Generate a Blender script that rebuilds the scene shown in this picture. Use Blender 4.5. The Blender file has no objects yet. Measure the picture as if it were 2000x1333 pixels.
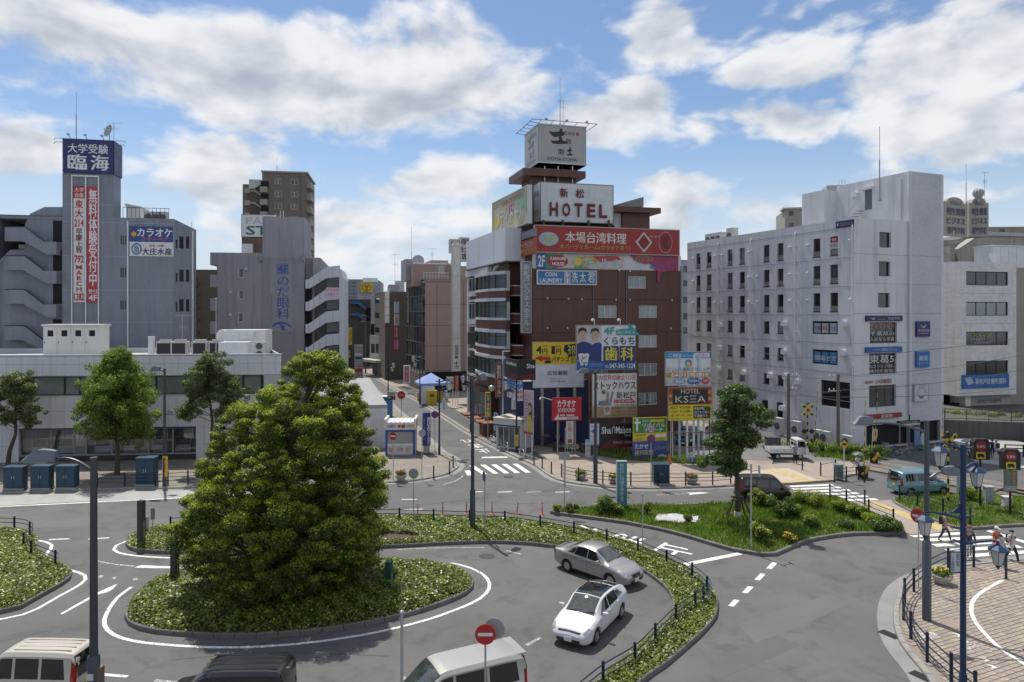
import bpy,bmesh,math,random
import numpy as np
from math import cos,sin,pi,radians as rad,degrees,atan2
from mathutils import Vector as Ve,Matrix as Mx
from mathutils.geometry import tessellate_polygon
#  camera, sky, sun
S=bpy.context.scene
C=S.collection
H,F,HY=13.,1360.,612.
cam_d=bpy.data.cameras.new('camera')
cam_d.sensor_width=36.
cam_d.lens=36.*F/2000.
cam_d.shift_y=-54.5/2000.
cam_d.clip_start=.3
cam_d.clip_end=6000
cam=bpy.data.objects.new('camera',cam_d)
C.objects.link(cam)
cam.location=(0,0,H)
cam.rotation_euler=(rad(90),0,0)
S.camera=cam
SUN_EL=rad(64)
SUN_DIR=Ve((-.46*cos(SUN_EL),.888*cos(SUN_EL),sin(SUN_EL))).normalized()
sd=bpy.data.lights.new('sun','SUN')
sd.energy=3.5
sd.angle=rad(.53)
sd.color=(1.,.955,.88)
so=bpy.data.objects.new('sun',sd)
C.objects.link(so)
so.rotation_euler=SUN_DIR.to_track_quat('Z','Y').to_euler()
S.view_settings.view_transform='Standard'
S.view_settings.look='None'
S.view_settings.exposure=.4
S.view_settings.gamma=1.
S.view_settings.use_curve_mapping=False
S.render.engine='CYCLES'
S.cycles.max_bounces=6
S.cycles.transparent_max_bounces=12
S.cycles.use_denoising=True
S.cycles.sample_clamp_indirect=6.
W=bpy.data.worlds.new('World')
S.world=W
W.use_nodes=True
class NT:
 def __init__(s,tree):
  s.t=tree
  s.t.nodes.clear()
 def n(s,typ,ins=None,**kw):
  nd=s.t.nodes.new(typ)
  for k,v in kw.items():
   setattr(nd,k,v)
  if ins:
   for k,v in ins.items():
    s.set(nd,k,v)
  return nd
 def set(s,nd,k,v):
  sock=nd.inputs[k]
  if isinstance(v,bpy.types.NodeSocket):
   s.t.links.new(v,sock)
  elif isinstance(v,bpy.types.Node):
   s.t.links.new(v.outputs[0],sock)
  else:
   if sock.type=='RGBA' and not isinstance(v,(int,float))and len(v)==3:
    v=(*v,1)
   sock.default_value=v
 def math(s,op,a,b=None,c=None,clamp=False):
  nd=s.n('ShaderNodeMath',operation=op)
  nd.use_clamp=clamp
  s.set(nd,0,a)
  if b is not None:
   s.set(nd,1,b)
  if c is not None:
   s.set(nd,2,c)
  return nd.outputs[0]
 def vmath(s,op,a,b=None,out=0):
  nd=s.n('ShaderNodeVectorMath',operation=op)
  s.set(nd,0,a)
  if b is not None:
   s.set(nd,1,b)
  return nd.outputs[out]
 def mix(s,f,a,b,blend='MIX'):
  nd=s.n('ShaderNodeMix',data_type='RGBA',blend_type=blend)
  s.set(nd,0,f)
  s.set(nd,6,a)
  s.set(nd,7,b)
  return nd.outputs[2]
 def ramp(s,f,a,b,lo=0,hi=1.,smooth=True):
  nd=s.n('ShaderNodeMapRange')
  nd.interpolation_type='SMOOTHSTEP' if smooth else 'LINEAR'
  s.set(nd,0,f)
  for i,v in enumerate((a,b,lo,hi)):
   s.set(nd,i+1,v)
  return nd.outputs[0]
def build_sky():
 t=NT(W.node_tree)
 sky=t.n('ShaderNodeTexSky',sky_type='NISHITA')
 sky.sun_disc=False
 sky.sun_elevation=SUN_EL
 sky.sun_rotation=atan2(SUN_DIR.x,SUN_DIR.y)
 sky.altitude=20
 sky.air_density=1.
 sky.dust_density=.3
 sky.ozone_density=1.6
 d=t.n('ShaderNodeTexCoord').outputs['Generated']
 sep=t.n('ShaderNodeSeparateXYZ',{0:d})
 z=t.math('MAXIMUM',sep.outputs[2],0)
 inv=t.math('DIVIDE',1.,t.math('ADD',z,.13))
 plane=t.vmath('MULTIPLY',d,t.n('ShaderNodeCombineXYZ',{0:inv,1:inv,2:0}))
 warp=t.n('ShaderNodeTexNoise',{'Vector':plane,'Scale':1.3,'Detail':3.})
 pw=t.vmath('ADD',plane,t.vmath('SCALE',warp.outputs['Color']))
 t.t.nodes[-1].inputs[3].default_value=.5
 big=t.n('ShaderNodeTexNoise',{'Vector':pw,'Scale':.85,'Detail':2.,'Roughness':.5})
 dv=t.vmath('MULTIPLY',d,(1.,1.,1.9))
 mid=t.n('ShaderNodeTexNoise',{'Vector':dv,'Scale':7.,'Detail':7.,'Roughness':.56,'Distortion':.25})
 up=t.vmath('ADD',dv,(-.02,0,.055))
 mid2=t.n('ShaderNodeTexNoise',{'Vector':up,'Scale':7.,'Detail':3.,'Roughness':.5,'Distortion':.25})
 masses=[(-.28,.335,.36,.1,1.),(-.62,.43,.22,.06,.85),(-.7,.235,.11,.05,.9),(-.45,.205,.13,.055,.9),(-.12,.185,.15,.055,.95),(-.25,.13,.2,.04,.8),(-.52,.31,.12,.05,.7),(.235,.39,.085,.045,.9),(.2,.275,.095,.05,.95),(.38,.262,.1,.035,.85),(.41,.37,.1,.05,.8),(.63,.36,.17,.09,1.),(.62,.26,.18,.055,.95),(.42,.46,.1,.025,.7),(.66,.45,.15,.05,.9),(.22,.14,.12,.035,.8),(0,.09,.6,.04,.55),(.55,.15,.2,.04,.7)]
 wn=t.n('ShaderNodeTexNoise',{'Vector':dv,'Scale':4.5,'Detail':4.,'Roughness':.55})
 off=t.vmath('MULTIPLY',t.vmath('SUBTRACT',wn.outputs['Color'],(.5,.5,.5)),(.36,.2,.17))
 dw=t.vmath('ADD',d,off)
 dens=None
 for(u,v,ru,rv,a)in masses:
  c=Ve((u,1,v)).normalized()
  k=c.y
  df=t.vmath('SUBTRACT',dw,tuple(c))
  df=t.vmath('MULTIPLY',df,(1/(ru*k),1/(ru*k),1/(rv*k)))
  ln=t.vmath('LENGTH',df,out=1)
  m=t.ramp(ln,.15,1.45,a,0)
  dens=m if dens is None else t.math('MAXIMUM',dens,m)
 front=t.ramp(sep.outputs[1],.55,.72)
 allround=t.ramp(big.outputs[0],.42,.62,0,1.)
 high=t.ramp(z,.45,.6)
 front=t.math('MULTIPLY',front,t.math('SUBTRACT',1.,high))
 base=t.n('ShaderNodeMix',{0:front,2:allround,3:dens},data_type='FLOAT').outputs[0]
 dens2=t.math('ADD',base,t.math('MULTIPLY_ADD',mid.outputs[0],2.1,-1.02))
 cover=t.ramp(dens2,.22,.72)
 thin=t.math('MULTIPLY',cover,t.ramp(z,0,.06,.55,.97))
 shade=t.math('SUBTRACT',mid.outputs[0],mid2 .outputs[0])
 lit=t.ramp(t.math('ADD',t.math('MULTIPLY',shade,1.6),t.math('MULTIPLY_ADD',dens2,-.16,.22)),-.32,.34)
 ccol=t.mix(lit,(2.9,3.25,3.8),(5.9,6.,6.15))
 haze=t.math('MULTIPLY',t.ramp(sep.outputs[2],.02,.26,.85,0),1.)
 clear=t.mix(haze,t.mix(1.,sky.outputs[0],(.72,.75,.79),'MULTIPLY'),(4.3,4.8,5.5))
 col=t.mix(thin,clear,ccol)
 bg=t.n('ShaderNodeBackground',{'Color':col,'Strength':.115})
 out=t.n('ShaderNodeOutputWorld')
 t.t.links.new(bg.outputs[0],out.inputs[0])
build_sky()
#  helpers
rnd=random.Random(11)
def G(px,py,z=0):
 Y=(H-z)*F/(py-HY)
 return Ve(((px-1000.)/F*Y,Y,z))
def P(px,py,Y):
 return Ve(((px-1000.)/F*Y,Y,H+(HY-py)/F*Y))
_mats={}
def mat(name,col=(.5,.5,.5),rough=.6,metal=0,var=.12,scale=2.,fine=.06,bump=0,bscale=40.,streak=0,spec=.5,coat=0,transl=0,emit=0,brick=None,island=0,alpha=1.,lines=None,wear=0,blot=0):
 if name in _mats:
  return _mats[name]
 m=bpy.data.materials.new(name)
 m.use_nodes=True
 t=NT(m.node_tree)
 tc=t.n('ShaderNodeTexCoord').outputs['Object']
 c=t.n('ShaderNodeRGB').outputs[0]
 c.default_value=(*col,1)
 if brick:
  bw,bh,dark=brick
  mp=t.n('ShaderNodeMapping',{'Vector':tc})
  sp=t.n('ShaderNodeSeparateXYZ',{0:tc})
  cv=t.n('ShaderNodeCombineXYZ',{0:t.math('ADD',sp.outputs[0],sp.outputs[1]),1:sp.outputs[2],2:0})
  br=t.n('ShaderNodeTexBrick',{'Vector':cv,'Scale':1.,'Brick Width':bw,'Row Height':bh,'Mortar Size':.012*min(1,bh*8),'Color1':(1,1,1),'Color2':(.86,.86,.86),'Mortar':(dark,dark,dark)})
  c=t.mix(1.,c,br.outputs[0],'MULTIPLY')
 if lines:
  sp=t.n('ShaderNodeSeparateXYZ',{0:tc})
  w=t.math('FRACT',t.math('MULTIPLY',t.math('ADD',sp.outputs[0],sp.outputs[1]),1./lines[0]))
  k=t.ramp(w,0,.18,lines[1],1.)
  c=t.mix(1.,c,k,'MULTIPLY')
 if var:
  n1=t.n('ShaderNodeTexNoise',{'Vector':tc,'Scale':1./scale,'Detail':5.,'Roughness':.6})
  f1=t.ramp(n1 .outputs[0],.25,.75,1-var,1+var,False)
  c=t.mix(1.,c,f1,'MULTIPLY')
 if fine:
  n2=t.n('ShaderNodeTexNoise',{'Vector':tc,'Scale':bscale,'Detail':2.})
  f2=t.ramp(n2 .outputs[0],.3,.7,1-fine,1+fine,False)
  c=t.mix(1.,c,f2,'MULTIPLY')
 if streak:
  mp=t.n('ShaderNodeMapping',{'Vector':tc,'Scale':(2.2,2.2,.12)})
  n3=t.n('ShaderNodeTexNoise',{'Vector':mp.outputs[0],'Scale':1.,'Detail':4.,'Roughness':.65})
  f3=t.ramp(n3 .outputs[0],.45,.75,1.,1-streak)
  c=t.mix(1.,c,f3,'MULTIPLY')
 if blot:
  n6=t.n('ShaderNodeTexNoise',{'Vector':tc,'Scale':.55,'Detail':9.,'Roughness':.72,'Distortion':.6})
  c=t.mix(1.,c,t.ramp(n6 .outputs[0],.48,.68,1.,1-blot),'MULTIPLY')
  n7=t.n('ShaderNodeTexNoise',{'Vector':tc,'Scale':3.,'Detail':6.,'Roughness':.8})
  c=t.mix(1.,c,t.ramp(n7 .outputs[0],.62,.72,1.,1+blot*1.2),'MULTIPLY')
 if island:
  g=t.n('ShaderNodeNewGeometry').outputs['Random Per Island']
  hs=t.n('ShaderNodeHueSaturation',{'Color':c,'Hue':t.math('MULTIPLY_ADD',g,.05,.475),'Saturation':1.,'Value':t.math('MULTIPLY_ADD',t.math('POWER',g,1.6),island*1.6,1-island*.7)})
  c=hs.outputs[0]
 b=t.n('ShaderNodeBsdfPrincipled',{'Base Color':c,'Roughness':rough,'Metallic':metal,'Specular IOR Level':spec,'Coat Weight':coat})
 if coat:
  b.inputs['Coat Roughness'].default_value=.04
 if emit:
  t.set(b,'Emission Color',col)
  b.inputs['Emission Strength'].default_value=emit
 if bump:
  n4=t.n('ShaderNodeTexNoise',{'Vector':tc,'Scale':bscale,'Detail':3.})
  bp=t.n('ShaderNodeBump',{'Height':n4 .outputs[0],'Strength':bump,'Distance':.02})
  t.set(b,'Normal',bp.outputs[0])
 sh=b.outputs[0]
 if transl:
  tr=t.n('ShaderNodeBsdfTranslucent',{'Color':t.mix(1.,c,(1.5,1.6,.5),'MULTIPLY')})
  mx=t.n('ShaderNodeMixShader',{0:transl,1:sh,2:tr.outputs[0]})
  sh=mx.outputs[0]
 if wear:
  n5=t.n('ShaderNodeTexNoise',{'Vector':tc,'Scale':9.,'Detail':6.,'Roughness':.75})
  f5=t.ramp(n5 .outputs[0],.64-wear*.2,.74-wear*.2)
  tp=t.n('ShaderNodeBsdfTransparent')
  mx=t.n('ShaderNodeMixShader',{0:t.math('MULTIPLY',f5,.75),1:sh,2:tp.outputs[0]})
  sh=mx.outputs[0]
 if alpha<1:
  tp=t.n('ShaderNodeBsdfTransparent')
  gl=t.n('ShaderNodeBsdfGlossy',{'Color':(.9,.93,1),'Roughness':.02})
  fr=t.n('ShaderNodeFresnel',{'IOR':1.6})
  tp.inputs[0].default_value=(*[x for x in col],1)
  k=t.math('ADD',fr.outputs[0],alpha*.12,clamp=True)
  mx=t.n('ShaderNodeMixShader',{0:k,1:tp.outputs[0],2:gl.outputs[0]})
  sh=mx.outputs[0]
 o=t.n('ShaderNodeOutputMaterial')
 t.t.links.new(sh,o.inputs[0])
 _mats[name]=m
 return m
def pt_(col,rough=.5):
 k='paint_%02x%02x%02x_%d'%(*[int(min(255,max(0,x*255)))for x in col],int(rough*10))
 return mat(k,col,rough,var=.13,scale=.7,fine=.05,bscale=25,streak=.08)
def hexc(h):
 r=[int(h[i:i+2],16)/255 for i in(0,2,4)]
 return tuple(x/12.92 if x<=.04045 else((x+.055)/1.055)**2.4 for x in r)
class MB:
 def __init__(s,M=None):
  s.v,s.f,s.m=[],[],[]
  s.M=M
 def add(s,vs,fs,m=0):
  b=len(s.v)
  if s.M is not None:
   vs=[s.M@Ve(v)for v in vs]
  s.v.extend([tuple(v)for v in vs])
  for f in fs:
   s.f.append(tuple(i+b for i in f))
   s.m.append(m)
  return s
 def box(s,x0,y0,z0,x1,y1,z1,m=0):
  vs=[(x0,y0,z0),(x1,y0,z0),(x1,y1,z0),(x0,y1,z0),(x0,y0,z1),(x1,y0,z1),(x1,y1,z1),(x0,y1,z1)]
  return s.add(vs,[(0,3,2,1),(4,5,6,7),(0,1,5,4),(1,2,6,5),(2,3,7,6),(3,0,4,7)],m)
 def cb(s,c,sz,rz=0,m=0,bev=0):
  ca,sa=cos(rz),sin(rz)
  hx,hy,hz=sz[0]/2,sz[1]/2,sz[2]/2
  if bev:
   pts=[(-hx+bev,-hy),(hx-bev,-hy),(hx,-hy+bev),(hx,hy-bev),(hx-bev,hy),(-hx+bev,hy),(-hx,hy-bev),(-hx,-hy+bev)]
  else:
   pts=[(-hx,-hy),(hx,-hy),(hx,hy),(-hx,hy)]
  pts=[(c[0]+x*ca-y*sa,c[1]+x*sa+y*ca)for x,y in pts]
  return s.prism(pts,c[2]-hz,c[2]+hz,m)
 def prism(s,pts,z0,z1,m=0,cap=True):
  n=len(pts)
  vs=[(p[0],p[1],z0)for p in pts]+[(p[0],p[1],z1)for p in pts]
  fs=[(i,(i+1)%n,n+(i+1)%n,n+i)for i in range(n)]
  if cap:
   if n<=8:
    fs+=[tuple(range(n-1,-1,-1)),tuple(range(n,2*n))]
   else:
    tr=tessellate_polygon([[Ve((p[0],p[1],0))for p in pts]])
    for a,b,c in tr:
     cr=(Ve(pts[b][:2])-Ve(pts[a][:2])).cross(Ve(pts[c][:2])-Ve(pts[a][:2]))
     if cr<0:
      b,c=c,b
     fs.append((n+a,n+b,n+c))
     fs.append((a,c,b))
  return s.add(vs,fs,m)
 def sheet(s,pts,z,m=0):
  tr=tessellate_polygon([[Ve((p[0],p[1],0))for p in pts]])
  fs=[]
  for a,b,c in tr:
   cr=(Ve(pts[b][:2])-Ve(pts[a][:2])).cross(Ve(pts[c][:2])-Ve(pts[a][:2]))
   fs.append((a,b,c)if cr>0 else(a,c,b))
  return s.add([(p[0],p[1],z)for p in pts],fs,m)
 def xz(s,pts,y0,y1,m=0):
  n=len(pts)
  vs=[(p[0],y0,p[1])for p in pts]+[(p[0],y1,p[1])for p in pts]
  fs=[((i+1)%n,i,n+i,n+(i+1)%n)for i in range(n)]
  tr=tessellate_polygon([[Ve((p[0],p[1],0))for p in pts]])
  for a,b,c in tr:
   cr=(Ve(pts[b][:2])-Ve(pts[a][:2])).cross(Ve(pts[c][:2])-Ve(pts[a][:2]))
   if cr<0:
    b,c=c,b
   fs.append((a,b,c))
   fs.append((n+a,n+c,n+b))
  return s.add(vs,fs,m)
 def quad(s,a,b,c,d,m=0):
  return s.add([a,b,c,d],[(0,1,2,3)],m)
 def tb(s,path,r,n=8,m=0,cap=True):
  path=[Ve(p)for p in path]
  rs=r if isinstance(r,(list,tuple))else[r]*len(path)
  vs,fs=[],[]
  ref=None
  for i,p in enumerate(path):
   d=(path[min(i+1,len(path)-1)]-path[max(i-1,0)]).normalized()
   if ref is None:
    ref=Ve((0,0,1))if abs(d.z)<.9 else Ve((1,0,0))
   a=d.cross(ref).normalized()
   b=d.cross(a).normalized()
   ref=-b if False else ref
   for k in range(n):
    t=2*pi*k/n
    vs.append(p+(a*cos(t)+b*sin(t))*rs[i])
  for i in range(len(path)-1):
   for k in range(n):
    fs.append((i*n+k,i*n+(k+1)%n,(i+1)*n+(k+1)%n,(i+1)*n+k))
  if cap:
   fs.append(tuple(range(n-1,-1,-1)))
   fs.append(tuple((len(path)-1)*n+k for k in range(n)))
  return s.add(vs,fs,m)
 def la(s,prof,c=(0,0,0),n=16,m=0,sx=1,sy=1):
  vs,fs=[],[]
  for(r,z)in prof:
   for k in range(n):
    t=2*pi*k/n
    vs.append((c[0]+r*sx*cos(t),c[1]+r*sy*sin(t),c[2]+z))
  for i in range(len(prof)-1):
   for k in range(n):
    fs.append((i*n+k,i*n+(k+1)%n,(i+1)*n+(k+1)%n,(i+1)*n+k))
  fs.append(tuple(range(n-1,-1,-1)))
  fs.append(tuple((len(prof)-1)*n+k for k in range(n)))
  return s.add(vs,fs,m)
 def disc(s,c,r,nrm,n=20,m=0,th=.02):
  nrm=Ve(nrm).normalized()
  c=Ve(c)
  return s.tb([c-nrm*th/2,c+nrm*th/2],r,n,m)
 def ball(s,c,r,m=0,n=10,sz=1.):
  prof=[(max(.001,sin(pi*i/n))*r,-cos(pi*i/n)*r*sz)for i in range(n+1)]
  return s.la(prof,c,n+4,m)
 def mesh(s,name,mats,smooth=False,fix=True):
  me=bpy.data.meshes.new(name)
  me.from_pydata(s.v,[],s.f)
  for m in(mats if isinstance(mats,(list,tuple))else[mats]):
   me.materials.append(m)
  if any(s.m):
   me.polygons.foreach_set('material_index',s.m)
  if fix:
   bm=bmesh.new()
   bm.from_mesh(me)
   bmesh.ops.recalc_face_normals(bm,faces=bm.faces)
   bm.to_mesh(me)
   bm.free()
  if smooth:
   me.polygons.foreach_set('use_smooth',[True]*len(me.polygons))
   try:
    me.set_sharp_from_angle(angle=rad(38 if smooth is True else smooth))
   except Exception:
    pass
  me.update()
  return me
 def bd(s,name,mats,parent=None,smooth=False,fix=True):
  return ob(name,s.mesh(name,mats,smooth,fix),parent)
def ob(name,me,parent=None,loc=None,rz=None):
 o=bpy.data.objects.new(name,me)
 C.objects.link(o)
 if parent is not None:
  o.parent=parent
 if loc is not None:
  o.location=loc
 if rz is not None:
  o.rotation_euler=(0,0,rz)
 return o
def tag(o,label,cat,group=None):
 o['label']=label
 o['category']=cat
 if group:
  o['group']=group
 return o
def th_(name,label,cat,loc=(0,0,0),rz=0,group=None):
 o=ob(name,None,None,loc,rz)
 o.empty_display_size=.3
 return tag(o,label,cat,group)
def stc(o,kind='structure'):
 o['kind']=kind
 return o
def copy_tree(o,parent=None):
 c=o.copy()
 C.objects.link(c)
 c.parent=parent
 for ch in list(o.children):
  copy_tree(ch,c)
 return c
def smp(pts,step,closed=False):
 pts=[Ve((p[0],p[1],p[2]if len(p)>2 else 0))for p in pts]
 n=len(pts)
 dense=[]
 rng=range(n)if closed else range(n-1)
 for i in rng:
  p0=pts[(i-1)%n]if closed or i>0 else pts[0]*2-pts[1]
  p1,p2=pts[i],pts[(i+1)%n]
  p3=pts[(i+2)%n]if closed or i+2<n else p2*2-p1
  for k in range(10):
   t=k/10
   dense.append(.5*((2*p1)+(p2-p0)*t+(2*p0-5*p1+4*p2-p3)*t*t+(3*p1-p0-3*p2+p3)*t**3))
 dense.append(pts[0].copy()if closed else pts[-1].copy())
 L=[0]
 for a,b in zip(dense,dense[1:]):
  L.append(L[-1]+(b-a).length)
 k=max(2,round(L[-1]/step))
 out=[]
 j=0
 for i in range(k if closed else k+1):
  d=L[-1]*i/k
  while j<len(L)-2 and L[j+1]<d:
   j+=1
  u=(d-L[j])/max(1e-9,L[j+1]-L[j])
  out.append(dense[j].lerp(dense[j+1],u))
 return out
def area2(p):
 return sum(a.x*b.y-b.x*a.y for a,b in zip(p,p[1:]+p[:1]))
def ofp(p,d,closed=True):
 out=[]
 n=len(p)
 for i in range(n):
  a=p[(i-1)%n]if closed or i>0 else p[i]
  b=p[(i+1)%n]if closed or i<n-1 else p[i]
  t=(b-a)
  t.z=0
  t.normalize()
  out.append(p[i]+Ve((-t.y,t.x,0))*d)
 return out
def in_poly(xs,ys,poly):
 ins=np.zeros(len(xs),bool)
 n=len(poly)
 j=n-1
 for i in range(n):
  xi,yi,xj,yj=poly[i][0],poly[i][1],poly[j][0],poly[j][1]
  c=((yi>ys)!=(yj>ys))&(xs<(xj-xi)*(ys-yi)/(yj-yi+1e-12)+xi)
  ins^=c
  j=i
 return ins
_tcache={}
def text_mesh(s,bold,spacing):
 k=(s,bold,spacing)
 if k in _tcache:
  return _tcache[k]
 cu=bpy.data.curves.new('lettering','FONT')
 cu.body=s
 cu.size=1.
 cu.resolution_u=2
 cu.offset=bold
 cu.align_x='CENTER'
 cu.space_line=spacing
 o=bpy.data.objects.new('lettering',cu)
 me=bpy.data.meshes.new_from_object(o)
 bpy.data.objects.remove(o)
 n=len(me.vertices)
 co=np.empty(n*3,np.float32)
 me.vertices.foreach_get('co',co)
 co=co.reshape(-1,3)
 fs=[tuple(p.vertices)for p in me.polygons]
 bpy.data.meshes.remove(me)
 _tcache[k]=(co,fs)
 return _tcache[k]
def lt_(parent,s,x0,z0,x1,z1,y,m,bold=.012,vertical=False,name='lettering',keep=False,shear=0):
 if vertical:
  s='\n'.join(s)
 dense=any(ord(ch)>0x4dff for ch in s)
 co,fs=text_mesh(s,0 if dense else min(bold,.02),.92 if vertical else 1.)
 if dense and bold>.008 and len(co):
  n0=len(co)
  sh=np.array([bold*.9,0,0],np.float32)
  co=np.concatenate([co-sh,co+sh+np.array([0,bold*.5,.5],np.float32)])
  fs=fs+[tuple(i+n0 for i in f)for f in fs]
 if len(co)==0:
  return None
 lo,hi=co.min(0),co.max(0)
 sx=(x1-x0)/max(1e-6,hi[0]-lo[0])
 sz=(z1-z0)/max(1e-6,hi[1]-lo[1])
 if keep:
  k=min(sx,sz)
  cx,cz=(x0+x1)/2,(z0+z1)/2
  sx=sz=k
  x0,z0=cx-k*(hi[0]-lo[0])/2,cz-k*(hi[1]-lo[1])/2
 v=np.empty_like(co)
 v[:,2]=z0+(co[:,1]-lo[1])*sz
 v[:,0]=x0+(co[:,0]-lo[0])*sx+shear*(v[:,2]-z0)
 v[:,1]=y-co[:,2]*.003
 me=bpy.data.meshes.new(name)
 me.from_pydata(v.tolist(),[],fs)
 me.materials.append(m)
 me.update()
 return ob(name,me,parent)
#  ground, roads, pavements, planting beds
M_ASPH=mat('asphalt',(.112,.11,.109),.85,var=.2,scale=5.,fine=.25,bump=.25,bscale=55,blot=.3)
M_ASPH2=mat('asphalt_pale',(.165,.163,.16),.88,var=.14,scale=4.,fine=.16,bump=.2,bscale=50)
M_ASPH3=mat('asphalt_dark',(.075,.076,.08),.85,var=.14,scale=3.,fine=.2,bump=.2,bscale=50)
M_URBAN=mat('urban_ground',(.16,.155,.15),.9,var=.25,scale=30)
M_GUT=mat('gutter_concrete',(.235,.23,.22),.85,var=.2,scale=2.,fine=.1,streak=0)
M_KERB=mat('kerb_stone',(.155,.15,.14),.85,var=.25,scale=.9,fine=.18,bscale=30,bump=.2)
MW_=mat('road_paint',(.72,.72,.7),.6,var=.14,scale=1.2,fine=.12,bscale=30,wear=.62)
M_WORN=mat('road_paint_worn',(.58,.58,.57),.7,var=.15,scale=.8,fine=.15,bscale=25,wear=1.1)
M_SOIL=mat('soil',(.07,.055,.035),.95,var=.3,scale=.6,fine=.3,bscale=30)
M_TURF=mat('turf',(.075,.11,.025),.95,var=.35,scale=.8,fine=.3,bscale=30)
M_PAVE=mat('paving',(.3,.25,.205),.85,var=.2,scale=1.5,fine=.12,brick=(.4,.2,.62))
M_PAVE2=mat('paver_brick',(.3,.25,.21),.85,var=.18,scale=.35,fine=.12,bscale=20)
M_PAVE3=mat('paver_cream',(.345,.29,.22),.85,var=.18,scale=.35,fine=.12,bscale=20)
M_TACT=mat('tactile_yellow',(.46,.36,.16),.85,var=.2,scale=.5,fine=.15)
ground=stc(MB().box(-2500,-60,-1.2,2500,5000,-.06).bd('ground',M_URBAN))
road=stc(MB().sheet([(-140,-20),(140,-20),(140,150),(40,330),(-130,330),(-140,150)],0).bd('road',M_ASPH))
mark_n=[0]
def mark(pts,z=.006,m=None,name='painted_line'):
 mark_n[0]+=1
 z+=(mark_n[0]%5)*.0012
 return MB().sheet([(p[0],p[1])for p in pts],z).bd(name,m or MW_,road,fix=False)
def mkp(pts,m=None,name='painted_line'):
 return mark([G(*p)for p in pts],m=m,name=name)
def lnp(pts,w=.15,m=None,name='painted_line',step=.7):
 p=smp([G(*q)for q in pts],step)if len(pts)>2 else[G(*q)for q in pts]
 a,b=ofp(p,w/2,False),ofp(p,-w/2,False)
 mb=MB()
 mark_n[0]+=1
 z=.006+(mark_n[0]%5)*.0012
 n=len(p)
 mb.add([(q.x,q.y,z)for q in a]+[(q.x,q.y,z)for q in b],[(i,n+i,n+i+1,i+1)for i in range(n-1)])
 return mb.bd(name,m or MW_,road,fix=True)
def krg(root,ring,h,w,mat_=None,closed=True,gap=.012,zb=0,z0=0):
 inner=ofp(ring,w,closed)
 n=len(ring)
 for i in range(n if closed else n-1):
  j=(i+1)%n
  a,b,c,d=ring[i].copy(),ring[j].copy(),inner[j].copy(),inner[i].copy()
  t=(b-a)
  L=t.length
  if L<.05:
   continue
  t.normalize()
  g=min(gap,L*.2)
  dz=rnd.uniform(-.006,.008)
  ch=.03
  o0,o1,i1,i0=a+t*g,b-t*g,c-t*g,d+t*g
  s0,s1=o0 .lerp(i0,ch/w),o1 .lerp(i1,ch/w)
  mb=MB()
  zt=h+dz
  vs=[(o0 .x,o0 .y,z0-.05),(o1 .x,o1 .y,z0-.05),(i1 .x,i1 .y,z0-.05),(i0 .x,i0 .y,z0-.05),(o0 .x,o0 .y,zt-ch),(o1 .x,o1 .y,zt-ch),(s1 .x,s1 .y,zt),(s0 .x,s0 .y,zt),(i1 .x,i1 .y,zt),(i0 .x,i0 .y,zt)]
  mb.add(vs,[(0,1,5,4),(4,5,6,7),(7,6,8,9),(3,9,8,2),(0,4,7,9,3),(1,2,8,6,5)])
  mb.bd('kerb_stone',mat_ or M_KERB,root,fix=True)
 return inner
def bed(name,pts_px,h=.2,w=.17,soil=None,step=.85,smooth=True,top=None):
 pts=[G(*p)if not isinstance(p,Ve)else p for p in pts_px]
 if area2(pts)<0:
  pts.reverse()
 ring=smp(pts,step,True)
 root=stc(ob(name,None))
 inner=ofp(ring,w,True)
 MB().prism([(p.x,p.y)for p in inner],-.04,(h-.03)if top is None else top).bd('soil',soil or M_SOIL,root)
 krg(root,ring,h,w)
 return root,inner,ring
A_px=[(243,1208),(262,1228),(300,1238),(350,1243),(420,1247),(500,1247),(600,1240),(700,1226),(759,1214),(818,1199),(862,1184),(906,1166),(925,1148),(918,1129),(883,1113),(820,1104),(740,1099),(640,1097),(540,1099),(440,1107),(360,1121),(300,1141),(262,1168)]
B_px=[(245,1066),(258,1077),(285,1081),(335,1083),(450,1082),(600,1077),(771,1071),(877,1065),(983,1063),(1089,1072),(1180,1090),(1240,1110),(1278,1134),(1306,1160),(1314,1184),(1311,1208),(1290,1228),(1255,1259),(1208,1300),(1150,1352),(1090,1410),(1180,1410),(1255,1336),(1302,1303),(1332,1277),(1367,1246),(1397,1212),(1402,1190),(1396,1160),(1360,1124),(1306,1095),(1250,1071),(1190,1051),(1125,1036),(1060,1025),(990,1017),(920,1015),(850,1013),(780,1012),(600,1015),(450,1022),(333,1031),(290,1037),(258,1047)]
C_px=[(-160,1235),(-60,1215),(0,1200),(42,1190),(78,1169),(120,1146),(141,1129),(137,1116),(110,1101),(88,1090),(76,1078),(75,1066),(72,1052),(50,1041),(0,1036),(-160,1033)]
D_px=[(1074,1004),(1135,1013),(1210,1023),(1255,1031),(1310,1043),(1372,1061),(1422,1076),(1460,1083),(1490,1088),(1515,1087),(1530,1081),(1550,1072),(1582,1060),(1625,1052),(1675,1047),(1737,1046),(1766,1043),(1758,1030),(1697,1003),(1655,984),(1622,972),(1580,975),(1500,981),(1435,986),(1335,990),(1235,992),(1130,996),(1082,999)]
E_px=[(1742,981),(1775,1000),(1812,1015),(1857,1031),(1880,1036),(1910,1035),(2000,1029),(2200,1020),(2200,985),(1990,972),(1940,968),(1850,966),(1760,972)]
bedA,inA,ringA=bed('planting_bed',A_px,.2,.17)
bedB,inB,ringB=bed('planting_bed',B_px,.2,.17)
bedC,inC,ringC=bed('planting_bed',C_px,.2,.17)
bedD,inD,ringD=bed('grass_island',D_px,.2,.16,M_TURF)
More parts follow.
